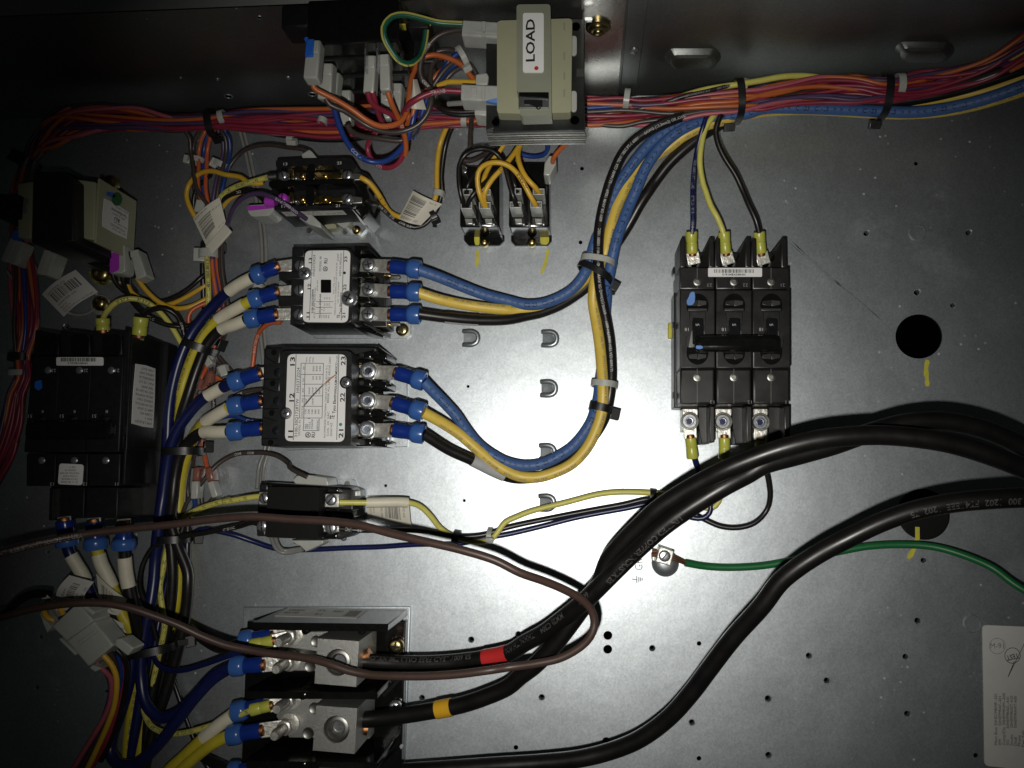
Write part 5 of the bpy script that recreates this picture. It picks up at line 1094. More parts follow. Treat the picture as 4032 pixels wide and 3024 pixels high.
# ================================================================ RELAYS ON THE TOP WALL
YF = YW-0.030
zt_ = PY('F', 760, 92, YF).z; zb_ = PY('F', 760, 228, YF).z; xa_ = PY('F', 658, 92, YF).x; xb_ = PY('F', 862, 92, YF).x
T = Thing('wall_relay', 'large black relay on the top wall with white spade housings hanging from it', 'relay', Vector(((xa_+xb_)/2, YW, (zt_+zb_)/2)))
T.part('body', MB().box(((xa_+xb_)/2, (YF+YW-0.0016)/2, (zt_+zb_)/2), ((xb_-xa_)/2, 0, 0), (0, (YW-0.0016-YF)/2, 0), (0, 0, (zt_-zb_)/2), 1.6), 'black_gloss')
T.part('mounting_ear', MB().box((xa_-0.008, YW-0.010, zt_-0.012), (0.009, 0, 0), (0, 0.0075, 0), (0, 0, 0.010), 1.5), 'black_plastic')
T.part('mounting_ear', MB().box((xb_+0.007, YW-0.006, zt_-0.030), (0.007, 0, 0), (0, 0.004, 0), (0, 0, 0.008), 1.0), 'black_plastic')
T.part('second_body', MB().box((xb_+0.006, (YF+0.008+YW)/2, zb_+0.020), (0.008, 0, 0), (0, (YW-YF-0.010)/2, 0), (0, 0, 0.019), 1.6), 'black_plastic')
for k in range(3): T.part('face_rib', MB().box(((xa_+xb_)/2, YF-0.0006, zb_+(zt_-zb_)*(0.25+0.27*k)), ((xb_-xa_)/2*0.9, 0, 0), (0, 0.0008, 0), (0, 0, 0.0012), 0.3), 'black_plastic')
for x, y in ((980, 440), (1082, 440), (1205, 700)):
    p = PY('b0', x, y, YF); T.part('spade_blade', MB().box(p+Vector((0, -0.006, 0)), (0.0004, 0, 0), (0, 0.008, 0), (0, 0, 0.003), 0.2), 'steel')
for c, x, y in (('b0', 1270, 170), ('b0', 1385, 430)):
    p = PY(c, x, y, YW-0.008); T.part('mounting_screw', MB().lathe(p, (0, -1, 0), [(5.2, -6), (5.2, 1.0), (4.4, 2.4), (2.0, 3.0), (0.01, 3.0)], 16, cap=False), 'zinc_yellow')
p0 = PY('b0', 1215, 232, YW-0.014); p1 = PY('b0', 1325, 235, YW-0.014); T.part('paint_mark', MB().bar(p0, p1, 6.5, 1.0, up=(0, -1, 0)), 'yellow_paint')
p0 = PY('b0', 1310, 465, YW-0.012); p1 = PY('b0', 1345, 470, YW-0.012); T.part('paint_mark', MB().bar(p0, p1, 3.5, 1.0, up=(0, -1, 0)), 'yellow_paint')
p0 = PY('b0', 445, 352, YF+0.004); p1 = PY('b0', 530, 352, YF+0.004); T.part('paint_dab', MB().bar(p0, p1, 5, 2.4, up=(0, -1, 0), bev=0.8), 'blue_paint')
# white spade housings on its face: (top x,y) -> (bottom x,y), width px
SP = [('first white spade housing from the left on the wall relay, dabbed with blue paint', 540, 385, 510, 715, 128, YF, 25), ('second white spade housing from the left on the wall relay', 648, 565, 630, 880, 125, YF, 22),
      ('third white spade housing from the left, narrow, on the wall relay', 728, 645, 690, 950, 75, YF, 22), ('fourth white spade housing from the left on the wall relay, hanging lowest', 805, 792, 810, 1095, 110, YF, 22),
      ('white spade housing with two crimson wires on the wall relay', 1035, 500, 1012, 830, 98, YF, 23), ('white spade housing with the orange wire marked CCR2 on the wall relay', 1148, 495, 1155, 810, 92, YF, 23),
      ('short white housing below the orange CCR2 wire housing on the wall relay', 1150, 815, 1160, 1050, 80, YF, 18), ('rightmost white spade housing on the wall relay', 1262, 745, 1240, 1000, 95, YF, 20)]
for i, (lb, xt, yt, xbm, yb, w, Y, dep) in enumerate(SP):
    a = PY('b0', xt, yt, Y); b = PY('b0', xbm, yb, Y-dep*MM); wm = (PY('b0', xt+w, yt, Y)-a).length/MM
    T = Thing('spade_housing', lb, 'connector', a, 'white spade housings on the wall relay')
    T.part('shell', MB().bar(a, b, wm, 9.0, up=(0, 0.4, 1), bev=1.2), 'nylon')
    m_ = a.lerp(b, 0.35); T.part('collar', MB().bar(a.lerp(b, 0.02), m_, wm*0.86, 10.2, up=(0, 0.4, 1), bev=0.8), 'nylon')
    if i == 0: T.part('paint_dab', MB().bar(a.lerp(b, 0.0)+Vector((-wm*0.18*MM, 0, 0.0012)), a.lerp(b, 0.46)+Vector((-wm*0.18*MM, 0, 0.0012)), wm*0.56, 9.2, up=(0, 0.4, 1), bev=0.6), 'blue_paint')
# ================================================================ POWER TERMINAL BLOCK (bottom)
T = Thing('power_terminal_block', 'black power distribution block with two big aluminium lugs at the bottom edge', 'terminal block', P('b3', 600, 1000, 0))
T.part('mounting_plate', MB().pr('b3 -90,300,5 1318,300 1258,1900 -120,1900', 0.05, 0.5), 'galvanised')
T.part('base', MB().pr('b3 -60,420,14 1280,420 1235,1900 -120,1900', 5.05, 1.0), 'black_gloss')
T.part('end_wall', MB().prism(rpoly('b3 -22,428,66 1135,442 1130,508 -24,492', 1.0), 5, 0.8), 'black_gloss', label='black outer wall of the block')
for ya in (1012, 1600):
    o = T.part('barrier', MB().prism(rpoly('b3 -66,%d,66 1045,%d 1042,%d -66,%d' % (ya, ya+8, ya+68, ya+62), 1.0), 10, 0.8), 'black_gloss')
    T.part('barrier_stud', MB().lathe(P('b3', 410, ya+40, 66), (0, 0, 1), [(2.4, -1), (2.4, 0.4), (1.6, 0.8), (0.01, 0.8)], 12, cap=False), 'black_gloss', o)
    for a_ in ((520, ya-115, 40, 380, ya+10, 62), (1000, ya-110, 30, 855, ya+10, 60), (1235, ya-110, 20, 1090, ya+40, 40)): T.part('rib', wedge(MB(), 'b3', *a_, 2.2, 12), 'black_gloss')
for x in (435, 910): T.part('barrier_stud', MB().lathe(P('b3', x, 500, 64), (0, 0, 1), [(2.6, -3), (2.6, 0.6), (1.8, 1.2), (0.01, 1.2)], 12, cap=False), 'black_gloss')
yE = P('b3', 500, 428, 66).y+0.00015
eA, eB = P('b3', -22, 428, 66), P('b3', 1135, 442, 66); eN = Vector((-(eB-eA).y, (eB-eA).x, 0)).normalized()
def onE(x, y):                      # on the outer wall's upper face
    r = ray('b3', x, y); o = Vector((0, 0, DIST)); return o+r*((eA-o).dot(eN)/r.dot(eN))
Q = Quad([onE(175, 378), onE(870, 398), onE(958, 328), onE(292, 308)])
if Q.n.y < 0: Q.n = -Q.n
Q.c = [p+eN*0.0003*(1 if eN.y > 0 else -1) for p in Q.c]; st = T.part('label', Q.sheet(MB(), 6, 2, 0.2), 'paper_white'); mb = MB()
Q.bars(mb, 0.80, 0.15, 0.96, 0.85, 14, 4)
for u, v, s, w in ((0.06, 0.6, 'POWER BLOCK', 0.2), (0.05, 0.3, '600V 175A', 0.18), (0.42, 0.65, 'CU AL', 0.1), (0.44, 0.2, '75 C', 0.1), (0.62, 0.6, 'E62622', 0.12)): Q.text(mb, s, u, v, 0.2, w)
T.part('printing', mb, 'ink', st)
for k, (dx, dy) in enumerate(((0, 0), (-14, 565), (-28, 1130))):
    sp = ' '.join('%d,%d%s' % (x+dx, y+dy, ',40' if j == 0 else '') for j, (x, y) in enumerate(((210, 512), (1000, 498), (990, 850), (310, 840), (290, 800), (200, 660))))
    T.part('bus_plate', MB().pr('b3 '+sp, 28, 0.6), 'aluminium')
    cs = [P('b3', x+dx, y+dy, 76) for x, y in ((540, 566), (886, 590), (862, 975), (510, 945))]
    cen = P('b3', 708+dx, 768+dy, 76); r_ = 110/2.143*534/3270
    bl = T.part('lug_block', holed_block(cs, cen, r_, 76, 9, 40), 'aluminium', smooth=30)
    T.part('set_screw', MB().lathe(cen, (0, 0, 1), [(r_*0.97, -8.9), (r_*0.97, -3.0), (r_*0.86, -2.2), (r_*0.62, -2.0), (r_*0.50, -3.2), (r_*0.47, -6.8), (0.01, -7.0)], 26, cap=False), 'dull_metal', bl)
    T.part('hex_recess', MB().lathe(cen, (0, 0, 1), [(r_*0.44, -6.9), (r_*0.44, -6.0), (0.01, -6.0)], 6, cap=False), 'steel', bl)
    for x, y in ((545, 590), (492, 800)): T.part('plate_dimple', MB().lathe(P('b3', x+dx-20, y+dy, 40), (0, 0, 1), [(4.0, 0), (3.6, 0.6), (2.8, 0.1), (0.01, 0.1)], 16, cap=False), 'dull_metal')
    for x, y, bx, by in ((200, 602, 325, 560), (180, 830, 300, 785)):
        a = P('b3', x+dx, y+dy, 69); b = Vector((a.x, a.y, 0.040))
        s_ = T.part('stud', MB().lathe(b, (0, 0, 1), [(3.4, 0)]+[(3.4-(0.35 if j % 2 else 0), 2+j*1.1) for j in range(22)]+[(3.1, 27), (2.6, 28.4)], 14), 'tin')
        T.part('nut', MB().lathe(Vector((a.x, a.y, 0.046)), (0, 0, 1), [(5.4, 0), (5.4, 4.4), (4.8, 5.0)], 6), 'tin', s_)
        T.part('spring_washer', MB().lathe(Vector((a.x, a.y, 0.0405)), (0, 0, 1), [(7.2, 0), (7.2, 1.2), (6.0, 1.6)], 20), 'tin', s_)
screw(T, 'b3', 1198, 630, 18, 5.6, 'zinc_yellow', 'mounting_screw', 'cross', dome=0.5)
screw(T, 'b3', 1190, 1145, 18, 4.5, 'steel', 'mounting_screw', 'cross', dome=0.5)
# ================================================================ GROUND LUG
T = Thing('ground_lug', 'square tinned ground lug with a slotted screw at the panel middle', 'lug', P('c2', 1370, 1520, 0))
T.part('clamp_body', MB().pr('c2 1325,1437,22 1450,1480 1418,1615 1283,1575', 6, 0.8), 'tin')
T.part('foot', MB().pr('c2 1250,1500,7 1330,1490 1330,1580 1255,1565', 0.1, 0.6), 'tin')
T.part('neck', MB().pr('c2 1310,1470,12 1420,1490 1400,1580 1300,1560', 0.1, 0.6), 'tin')
screw(T, 'c2', 1365, 1525, 23.4, 4.0, 'steel', 'clamp_screw', 'slot', dome=0.2)
# ================================================================ WIRES
W = Wire
def p1(s): return pts(s)[0]
def repeat(w, texts, start, end, size, gap, rev=False, roll=0):
    out = []; d = start; k = 0; sg = 1 if end > start else -1
    while (d < end) if sg > 0 else (d > end):
        t = texts[k % len(texts)]; L = glyphs(t)[2]*size*0.92
        out.append((t, d if not rev else d, size, rev, roll)); d += sg*(L+gap); k += 1
    return out
G = 'power wires to the contactors'
# -------- right hand power wires of contactor C2
w = W('power_wire', 'blue power wire on the top right lug of the upper printed contactor', 'b1 1430,690,40 1600,750,36 1800,830,30 2000,905,26 2212,960,22 c1 150,995,22 300,985,22 450,930,22 560,860,23 640,770,25 690,680,28 718,590,32 765,430,34 825,300,34 885,150,34 940,0,36 c0 1010,1540,38 1110,1400,40 1230,1260,42 1400,1130,44 1600,1050,44 1900,1000,40 d0 0,900,38 600,905,38 1200,890,40 1700,820,50 2300,640,64', 4.0, 'blue_wire', group=G, seg=14)
w.lug(P('b1', 930, 650, 34), P('b1', 1190, 660, 41), P('b1', 1450, 690, 41))
w.print(repeat(w, ['>', '<  <', 'C2-23', 'C2-L3', '>  >', '<  <'], 6, w.len-60, 2.9, 3.5), 'ink_dark_on_blue')
w = W('power_wire', 'yellow power wire on the middle right lug of the upper printed contactor', 'b1 1430,890,40 1600,945,36 1800,990,30 2000,1020,26 2212,1040,22 c1 60,1045,20 200,1030,18 330,985,17 480,920,16 600,840,16 700,740,17 770,600,18 850,420,20 960,200,22 1060,0,24 c0 1150,1480,26 1350,1250,28 1600,1080,30 1900,960,32 d0 0,880,34 600,880,36 1200,875,42 1600,820,50 1950,750,58 2350,610,68', 3.9, 'yellow_wire', group=G, seg=14)
w.lug(P('b1', 930, 865, 34), P('b1', 1190, 878, 41), P('b1', 1450, 890, 41))
w.print(repeat(w, ['BC 5W2 OR TEW', '600V OR 105C', '10269/1344/1015/1283', 'AWM'], 4, 90, 1.7, 4, roll=38), 'ink_faint')
w = W('power_wire', 'black power wire with grey marker on the bottom right lug of the upper printed contactor', 'b1 1430,1075,40 1700,1110,34 1950,1130,28 2212,1125,22 c1 150,1095,18 300,1060,15 450,1000,13 580,920,12 690,830,12 770,710,13 840,600,15 940,470,18 1050,300,23 1150,120,28 1230,0,30 c0 1270,1600,30 1400,1430,34 1560,1280,38 1720,1160,40 1950,1040,36 d0 0,930,36 600,880,40 1200,850,46 1700,750,56 2212,580,72 2400,520,76', 4.0, 'black_wire', group=G, seg=14)
w.lug(P('b1', 925, 1075, 34), P('b1', 1190, 1080, 41), P('b1', 1450, 1085, 41))
a, b = w.near('b1', 1675, 1110), w.near('b1', 1950, 1130); w.sleeve(a, b, 4.35, 'black_wire', 'clear_marker_sleeve')
mb = MB(); n = 12; vv = []
for k in range(n+1):
    p, t = w.at(a+(b-a)*k/n); F = (Vector((0, 0, DIST))-p); F = (F-t*F.dot(t)).normalized(); U = F.cross(t).normalized()
    for an in (-72, -40): vv.append(p+(F*math.cos(math.radians(an))+U*math.sin(math.radians(an)))*4.5*MM*1.0)
mb.add(vv, [(2*k, 2*k+1, 2*k+3, 2*k+2) for k in range(n)]); w.part('grey_marker', mb, 'grey_band')
w.print([('6AWG 600V OR AWM 105C', w.near('d0', 1500, 820), 2.4, False, 20)], 'ink_white')
# -------- right hand power wires of contactor C1
w = W('power_wire', 'blue power wire on the top right lug of the lower scratched contactor', 'C1 2170,525,44 b2 1560,90,40 1650,180,36 1760,300,32 1850,430,28 1960,560,24 2100,660,22 2212,712,20 c2 150,740,20 300,720,20 450,650,20 560,575,20 660,460,20 730,340,20 765,230,18 790,120,16 800,0,14 c1 815,1560,12 840,1300,12 850,1050,15 865,850,24 890,700,32 915,560,36 955,400,38 1010,250,38 1065,110,38 1115,0,40 c0 1190,1480,42 1320,1290,44 1480,1150,46 1650,1075,46 1850,1030,45 2100,985,45 d0 0,918,46 400,915,46 700,925,46 1000,940,46 1300,945,48 1600,905,52 1900,830,60 2212,720,70 2400,640,76', 4.0, 'blue_wire', group=G, seg=14)
w.lug(P('C1', 1500, 405, 40), P('C1', 1825, 415, 45), P('C1', 2185, 530, 45))
w.print(repeat(w, ['<  <', 'C1-23', 'C1-L3', '>  >'], 6, w.len-30, 2.9, 3.5), 'ink_dark_on_blue')
w = W('power_wire', 'yellow power wire on the middle right lug of the lower scratched contactor', 'C1 2165,920,44 b2 1650,370,36 1800,470,30 1950,600,26 2100,720,22 2212,790,20 c2 100,830,18 250,840,18 400,800,18 560,720,18 690,580,20 770,420,22 815,280,24 828,130,26 825,0,26 c1 800,1350,22 770,1150,20 745,1000,20 745,880,22 765,750,26 810,620,30 850,540,33 870,430,34 900,300,35 950,130,35 1010,0,35 c0 1030,1600,35 1130,1470,34 1260,1370,34 1400,1285,37 1520,1190,42 1700,1100,44 1900,1040,44 2212,972,42 d0 300,922,41 600,930,40 850,946,39 1200,958,41 1500,940,45 1800,885,51 2212,760,61 2400,680,66', 4.0, 'yellow_wire', group=G, seg=14)
w.lug(P('C1', 1500, 780, 40), P('C1', 1785, 800, 45), P('C1', 2180, 925, 45))
w.print(repeat(w, ['10269/1344/1015/1283', '105C 600V', 'FT1 OR AWM', '6AWG (13.3mm2)', 'CSA TEW', 'BC 5W2 OR TEW'], 14, w.len-140, 1.7, 5, roll=-30), 'ink_faint')
w = W('power_wire', 'black power wire tagged C1-21 on the bottom right lug of the lower scratched contactor', 'C1 2165,1195,44 b2 1700,600,34 1900,690,27 2100,790,18 2212,835,13 c2 100,850,9 300,825,8 500,715,8 680,560,8 790,420,9 850,300,11 882,150,14 900,0,15 c1 900,1500,15 885,1300,16 850,1100,20 810,900,26 790,700,34 787,500,36 797,330,37 822,180,38 868,0,40 c0 900,1560,42 1000,1340,44 1120,1210,46 1280,1110,48 1450,1040,48 1700,970,44 d0 0,860,40 600,860,40 1200,840,46 1700,720,58 2300,530,76', 3.9, 'black_wire', group=G, seg=14)
w.lug(P('C1', 1500, 1155, 40), P('C1', 1785, 1150, 45), P('C1', 2180, 1205, 45))
a, b = w.near('b2', 1900, 690), w.near('b2', 2165, 815); w.sleeve(a, b, 4.3, 'grey_band', 'marker_sleeve')
w.print([('C1-21', a+8, 4.2, False, -45)], 'ink', 'sleeve_lettering')
w.print(repeat(w, ['LL16600 CSA TEW 105C FT-1 600V', '6AWG (13.3mm2) OR AWM 105C', 'VW-1 1000V 105C', '600V OR AWM 10269'], w.near('c1', 870, 1600), w.near('c0', 1280, 1110), 1.9, 5), 'ink_white')
# -------- left hand power wires, with cream sleeves
LW = [('navy power wire with cream sleeve on the top left lug of the upper printed contactor', 'navy_wire', 'S 1005,1088,44 950,1115,42 900,1148,38 850,1195,34 800,1250,32 750,1320,31 710,1410,31 680,1520,31 665,1620,31 660,1720,30 655,1800,30 645,1900,28 632,2010,26 615,2150,24 605,2290,22 590,2400,20 580,2520,20 560,2700,20 500,3060,20', (1180, 1040), (1092, 1051), (998, 1089), (985, 1094), (903, 1146)),
      ('yellow power wire with cream sleeve on the middle left lug of the upper printed contactor', 'yellow_green_wire', 'S 992,1182,44 930,1215,42 870,1250,37 810,1310,34 770,1380,32 735,1470,29 710,1560,27 702,1640,22 698,1760,18 690,1900,16 690,2010,15 690,2130,14 700,2260,14 690,2390,14 670,2460,12 640,2560,12 600,2700,14 560,2900,16 540,3060,18', (1178, 1143), (1092, 1151), (987, 1182), (965, 1196), (862, 1256)),
      ('black power wire with cream sleeve on the bottom left lug of the upper printed contactor', 'black_wire', 'S 980,1255,44 920,1280,42 870,1298,38 820,1350,36 780,1440,34 740,1560,33 715,1640,31 700,1720,29 690,1800,28 680,1900,26 668,2010,24 672,2130,22 680,2260,20 670,2400,18 640,2560,16 600,2720,16 560,3060,16', (1175, 1236), (1086, 1238), (972, 1258), (960, 1262), (870, 1298)),
      ('navy power wire with cream sleeve on the top left lug of the lower scratched contactor', 'navy_wire', 'S 918,1505,46 860,1535,43 800,1570,41 750,1620,40 700,1690,39 672,1760,37 655,1850,34 642,1950,32 631,2020,32 622,2120,30 612,2200,28 605,2290,28 590,2390,30 570,2480,30 556,2580,30 556,2680,30 575,2770,32 630,2825,34 690,2810,36 770,2735,40 840,2662,44 920,2622,48', (1100, 1464), (1024, 1470), (908, 1508), (880, 1522), (812, 1564)),
      ('yellow power wire with cream sleeve on the middle left lug of the lower scratched contactor', 'yellow_green_wire', 'S 912,1600,46 850,1635,42 800,1668,35 760,1720,26 735,1790,20 715,1870,16 706,1950,14 702,2050,13 700,2150,12 700,2270,12 690,2400,12 660,2500,10 630,2600,10 590,2750,12 560,2900,14 530,3060,16', (1098, 1578), (1027, 1580), (905, 1602), (890, 1609), (808, 1664)),
      ('black power wire with cream sleeve on the bottom left lug of the lower scratched contactor', 'black_wire', 'S 912,1699,46 850,1702,44 800,1702,40 750,1735,36 710,1790,34 690,1870,32 680,1960,31 672,2050,28 700,2150,24 738,2250,20 740,2300,20 732,2400,18 715,2500,17 690,2600,16 655,2720,16 610,2850,16 560,3060,18', (1095, 1688), (1031, 1687), (903, 1700), (896, 1700), (800, 1700))]
for lb, mt, sp, a, b, c, s0, s1 in LW:
    w = W('power_wire', lb, sp, 4.0, mt, group=G, seg=14)
    hh = 44 if 'upper printed' in lb else 46
    w.lug(P('S', *a, hh-2), P('S', *b, hh), P('S', *c, hh), tw=9)
    w.sleeve(w.near('S', *s0), w.near('S', *s1), 4.5, 'cream_sleeve', 'cream_sleeve')
    if 'yellow' in mt: w.print(repeat(w, ['10269/1344/1015', '600V OR 105C', 'BC 5W2 OR TEW'], w.near('S', *s1)+6, w.near('S', 700, 1700), 1.7, 4, roll=-40), 'ink_grey')
    if lb.startswith('navy') and 'scratched' in lb: w.lug(P('b3', 260, 768, 46), P('b3', 75, 788, 49), P('a3', 1955, 800, 49))
# -------- heavy supply cables
RC = 5.3
w = W('supply_cable', 'heavy black supply cable with a red tape band into the upper aluminium lug', 'b3 880,758,58 1000,765,58 1200,775,58 1450,780,60 1700,765,62 1900,740,66 2143,690,72 c3 150,600,80 300,520,88 450,410,96 600,290,104 720,180,111 900,0,118 c2 1060,1530,122 1200,1400,128 1350,1270,132 1500,1160,135 1700,1030,138 1900,910,140 2100,805,140 d2 0,715,141 300,630,140 600,545,139 900,440,138 1200,358,137 1500,338,136 1800,390,134 2050,480,132 2350,640,130', RC, 'black_cable', 'cable', seg=18)
a, b = w.near('b3', 1925, 735), w.near('b3', 2130, 700); w.sleeve(a, b, RC+0.35, 'red_tape', 'red_tape_band', 20)
w.print([('SR 600V LEAD FREE C(UL) T90 NYLON OR', w.near('b3', 1860, 740), 3.3, True, -28), ('THHN/THWN-2', w.near('c3', 270, 540), 3.3, True, -20), ('MM2) C304', w.near('c3', 510, 360), 3.3, True, -20), ('600V', w.near('c3', 720, 170), 3.3, True, -20), ('UNITED COPPER INDUSTRIES', w.near('c2', 1480, 1170), 3.4, True, 22)], 'ink_ghost')
w.part('copper_strands', MB().cyl(P('b3', 860, 755, 58), P('b3', 985, 700, 58), 4.4, 4.4), 'copper')
w = W('supply_cable', 'heavy black supply cable with an amber tape band into the lower aluminium lug', 'b3 870,1250,56 1000,1245,57 1250,1215,60 1500,1175,64 1750,1125,68 1950,1060,72 2143,975,76 c3 100,890,80 220,800,84 330,690,88 440,560,92 560,400,96 680,230,100 780,80,106 c2 870,1570,110 1000,1410,116 1150,1260,122 1300,1120,128 1500,985,134 1700,870,140 1900,770,146 2212,645,152 d2 200,560,155 450,500,157 700,470,158 1000,458,158 1300,480,158 1600,530,157 1900,620,156 2212,740,153 2400,830,150', RC, 'black_cable', 'cable', seg=18)
w.sleeve(w.near('b3', 1540, 1165), w.near('b3', 1682, 1145), RC+0.45, 'amber_tape', 'amber_tape_band', 20)
w.part('copper_strands', MB().cyl(P('b3', 850, 1320, 54), P('b3', 960, 1330, 52), 4.0, 4.0), 'copper')
w = W('supply_cable', 'heavy bare looking black cable curving along the bottom to the right edge', 'b3 1250,1690,50 1600,1668,54 2000,1640,57 c3 300,1612,60 600,1580,64 850,1520,68 1100,1420,74 1350,1240,82 1550,1020,92 1700,820,100 1900,560,110 2143,290,122 d2 150,1700,128 300,1575,132 500,1445,136 700,1340,140 1000,1195,144 1300,1090,147 1600,1030,149 1900,1000,150 2212,985,150 2420,990,150', RC, 'black_cable', 'cable', seg=18)
w.print([('E7  300  1202  FT4/IEEE  1202  75', w.near('d2', 2250, 960), 3.4, True, 22)], 'ink_ghost')
w = W('control_cable', 'long brown cable looping across the panel in front of the heavy cables', 'a2 -250,1545,150 0,1500,148 300,1422,140 700,1342,128 1100,1290,122 1500,1250,120 1900,1200,120 2212,1182,122 b2 300,1203,122 600,1218,124 900,1252,128 1200,1330,132 1500,1400,136 1800,1470,138 2100,1562,138 c3 100,10,136 300,80,130 480,155,124 620,235,118 700,320,114 730,420,112 715,510,112 660,595,111 560,672,110 430,735,109 250,775,108 0,810,107 b3 2000,832,110 1700,870,108 1400,885,105 1100,880,102 950,868,100 800,838,100 650,785,100 500,742,98 300,712,96 100,688,95 a3 2100,662,95 1900,620,97 1700,545,100 1500,450,104 1300,375,108 1100,308,112 900,270,115 700,265,118 500,280,120 300,310,122 100,360,125 -200,450,128', 2.4, 'brown_cable', 'cable', seg=14)
w.print([('SUNLIGHT RESISTANT MADE IN USA', w.near('a2', -200, 1545), 2.6, False, -10)], 'grey_wire')
# -------- green ground wire
w = W('ground_wire', 'green ground wire clamped in the square lug at the panel middle', 'c2 1545,1585,13 1700,1612,10 1900,1625,9 2212,1610,9 d2 300,1508,10 600,1450,12 900,1395,14 1200,1382,16 1450,1400,20 1700,1470,26 1950,1580,32 d3 2120,100,38 2400,270,44', 2.5, 'green_wire', seg=12)
ins = [pts('c2 1255,%d,%g 1330,%d,%g 1440,%d,%g 1550,%d,%g' % (1470+k*14, 14+(k % 3), 1485+k*10, 14+(k % 2)*2, 1520+k*9, 14+(k % 3), 1575+k*6, 12.5)) for k in range(5)]
for q in ins: w.part('copper_strand', MB().tube(spline(q, 3), 0.75, 7), 'copper_dull')
# -------- right breaker
def small(label, spec, r, mt, text=None, size=1.6, start=5, rev=False, ink='ink_white', gap=5, name='control_wire', roll=0, group=None, until=None):
    w = W(name, label, spec, r, mt, seg=10, group=group)
    if text: w.print(repeat(w, text, start, (w.len-3 if until is None else until), size, gap, rev, roll), ink)
    return w
w = small('navy wire into the top left terminal of the right breaker', 'c0 1760,960,44 1715,1060,50 1672,1200,46 1640,1350,42 1620,1500,42 1610,1659,42 c1 1610,100,42 1610,300,40 1603,380,38', 1.85, 'navy_wire', ['105C 600V FT1 LL42', 'STYLE 1015'], 1.9, 40, roll=0, ink='ink_faint')
w.lug(P('c1', 1625, 645, 30), P('c1', 1605, 550, 31), P('c1', 1597, 358, 36), 3.9, 4.1, 9, 'yellow')
w = small('pale yellow wire into the top middle terminal of the right breaker', 'c0 1850,960,44 1775,1030,50 1720,1120,48 1682,1280,46 1672,1430,44 1700,1600,42 c1 1720,0,42 1765,130,42 1820,230,42 1860,320,39 1878,380,38', 2.0, 'pale_yellow_wire')
w.lug(P('c1', 1925, 645, 30), P('c1', 1898, 548, 31), P('c1', 1880, 362, 36), 3.9, 4.1, 9, 'yellow')
w = small('black wire into the top right terminal of the right breaker', 'c0 1900,960,44 1848,1020,52 1812,1120,50 1830,1250,48 1890,1380,46 1980,1520,44 2045,1659,42 c1 2100,130,42 2160,260,41 2188,370,38', 2.0, 'black_wire')
w.lug(P('c1', 2232, 645, 30), P('c1', 2205, 548, 31), P('c1', 2185, 362, 36), 3.9, 4.1, 9, 'yellow')
w = small('navy wire from the lower left terminal of the right breaker running behind the cables', 'c2 1612,640,22 1650,760,17 1690,860,13 1740,980,12 1765,1080,12 1755,1150,12 1700,1195,11 1600,1190,10 1450,1120,8 1300,1065,7 1000,1115,6 600,1190,6 300,1265,7 0,1335,8 b2 2000,1370,9 1800,1415,9 1400,1425,7 1100,1445,6 800,1455,6 450,1470,6 200,1462,6 0,1400,8 a2 2050,1345,12 1900,1310,14 1780,1290,16 1680,1330,16 1600,1420,14 1500,1560,14 a3 1420,30,14 1390,180,14 1360,330,14 1330,480,16 1305,640,20 1300,720,22 1340,790,26 1430,832,30 1550,832,36 1700,792,42 1850,740,48 1960,700,52 2060,660,54', 1.9, 'navy_wire')
w.lug(P('c2', 1580, 352, 25.5), P('c2', 1590, 492, 25), P('c2', 1608, 672, 22), 3.9, 4.1, 9, 'yellow')
w.lug(P('b3', 290, 558, 50), P('b3', 165, 585, 53), P('b3', -25, 622, 54), 3.9, 4.1, 9, 'yellow')
w = small('pale yellow wire tied between the lower right breaker and the plain black contactor', 'c2 1886,660,24 1886,800,18 1862,950,14 1832,1055,12 1780,1105,11 1650,1090,10 1500,1030,10 1340,985,12 1230,975,12 1000,968,12 800,985,12 500,1060,12 200,1135,12 60,1190,12 b2 2190,1230,13 2120,1320,14 2060,1385,14 1960,1400,12 1850,1390,11 1720,1345,12 1620,1280,16 1540,1180,20 1450,1095,24 1340,1060,30 980,1060,38 745,1058,42', 2.0, 'pale_yellow_wire')
w.lug(P('c2', 1880, 355, 25.5), P('c2', 1885, 492, 25), P('c2', 1885, 678, 23), 3.9, 4.1, 9, 'yellow')
w.part('bare_strands', MB().cyl(P('b2', 748, 1058, 42), P('b2', 722, 1058, 42), 1.7), 'copper')
w.sleeve(w.near('b2', 980, 1060), w.near('b2', 1350, 1062), 3.6, 'cream_sleeve', 'cream_sleeve')
w = small('black wire from the lower right breaker terminal tied below the yellow wire', 'd2 0,480,24 25,700,22 58,860,18 68,980,15 40,1090,12 c2 2150,1235,12 2000,1278,11 1850,1265,10 1700,1200,9 1500,1105,8 1320,1040,9 1230,1028,11 1000,1078,10 700,1132,9 400,1190,9 0,1275,10 b2 2000,1340,12 1850,1355,13 1700,1345,14 1500,1310,20 1300,1298,28 1100,1300,34 900,1300,40 730,1285,42', 1.9, 'black_wire')
w.lug(P('B', 692, 1445, 25.5), P('B', 690, 1572, 25), P('B', 690, 1680, 22), 3.9, 4.1, 9, 'yellow')
w.print([('22    IFC', w.near('I', 2030, 915), 2.4, False, 0)], 'ink_white')
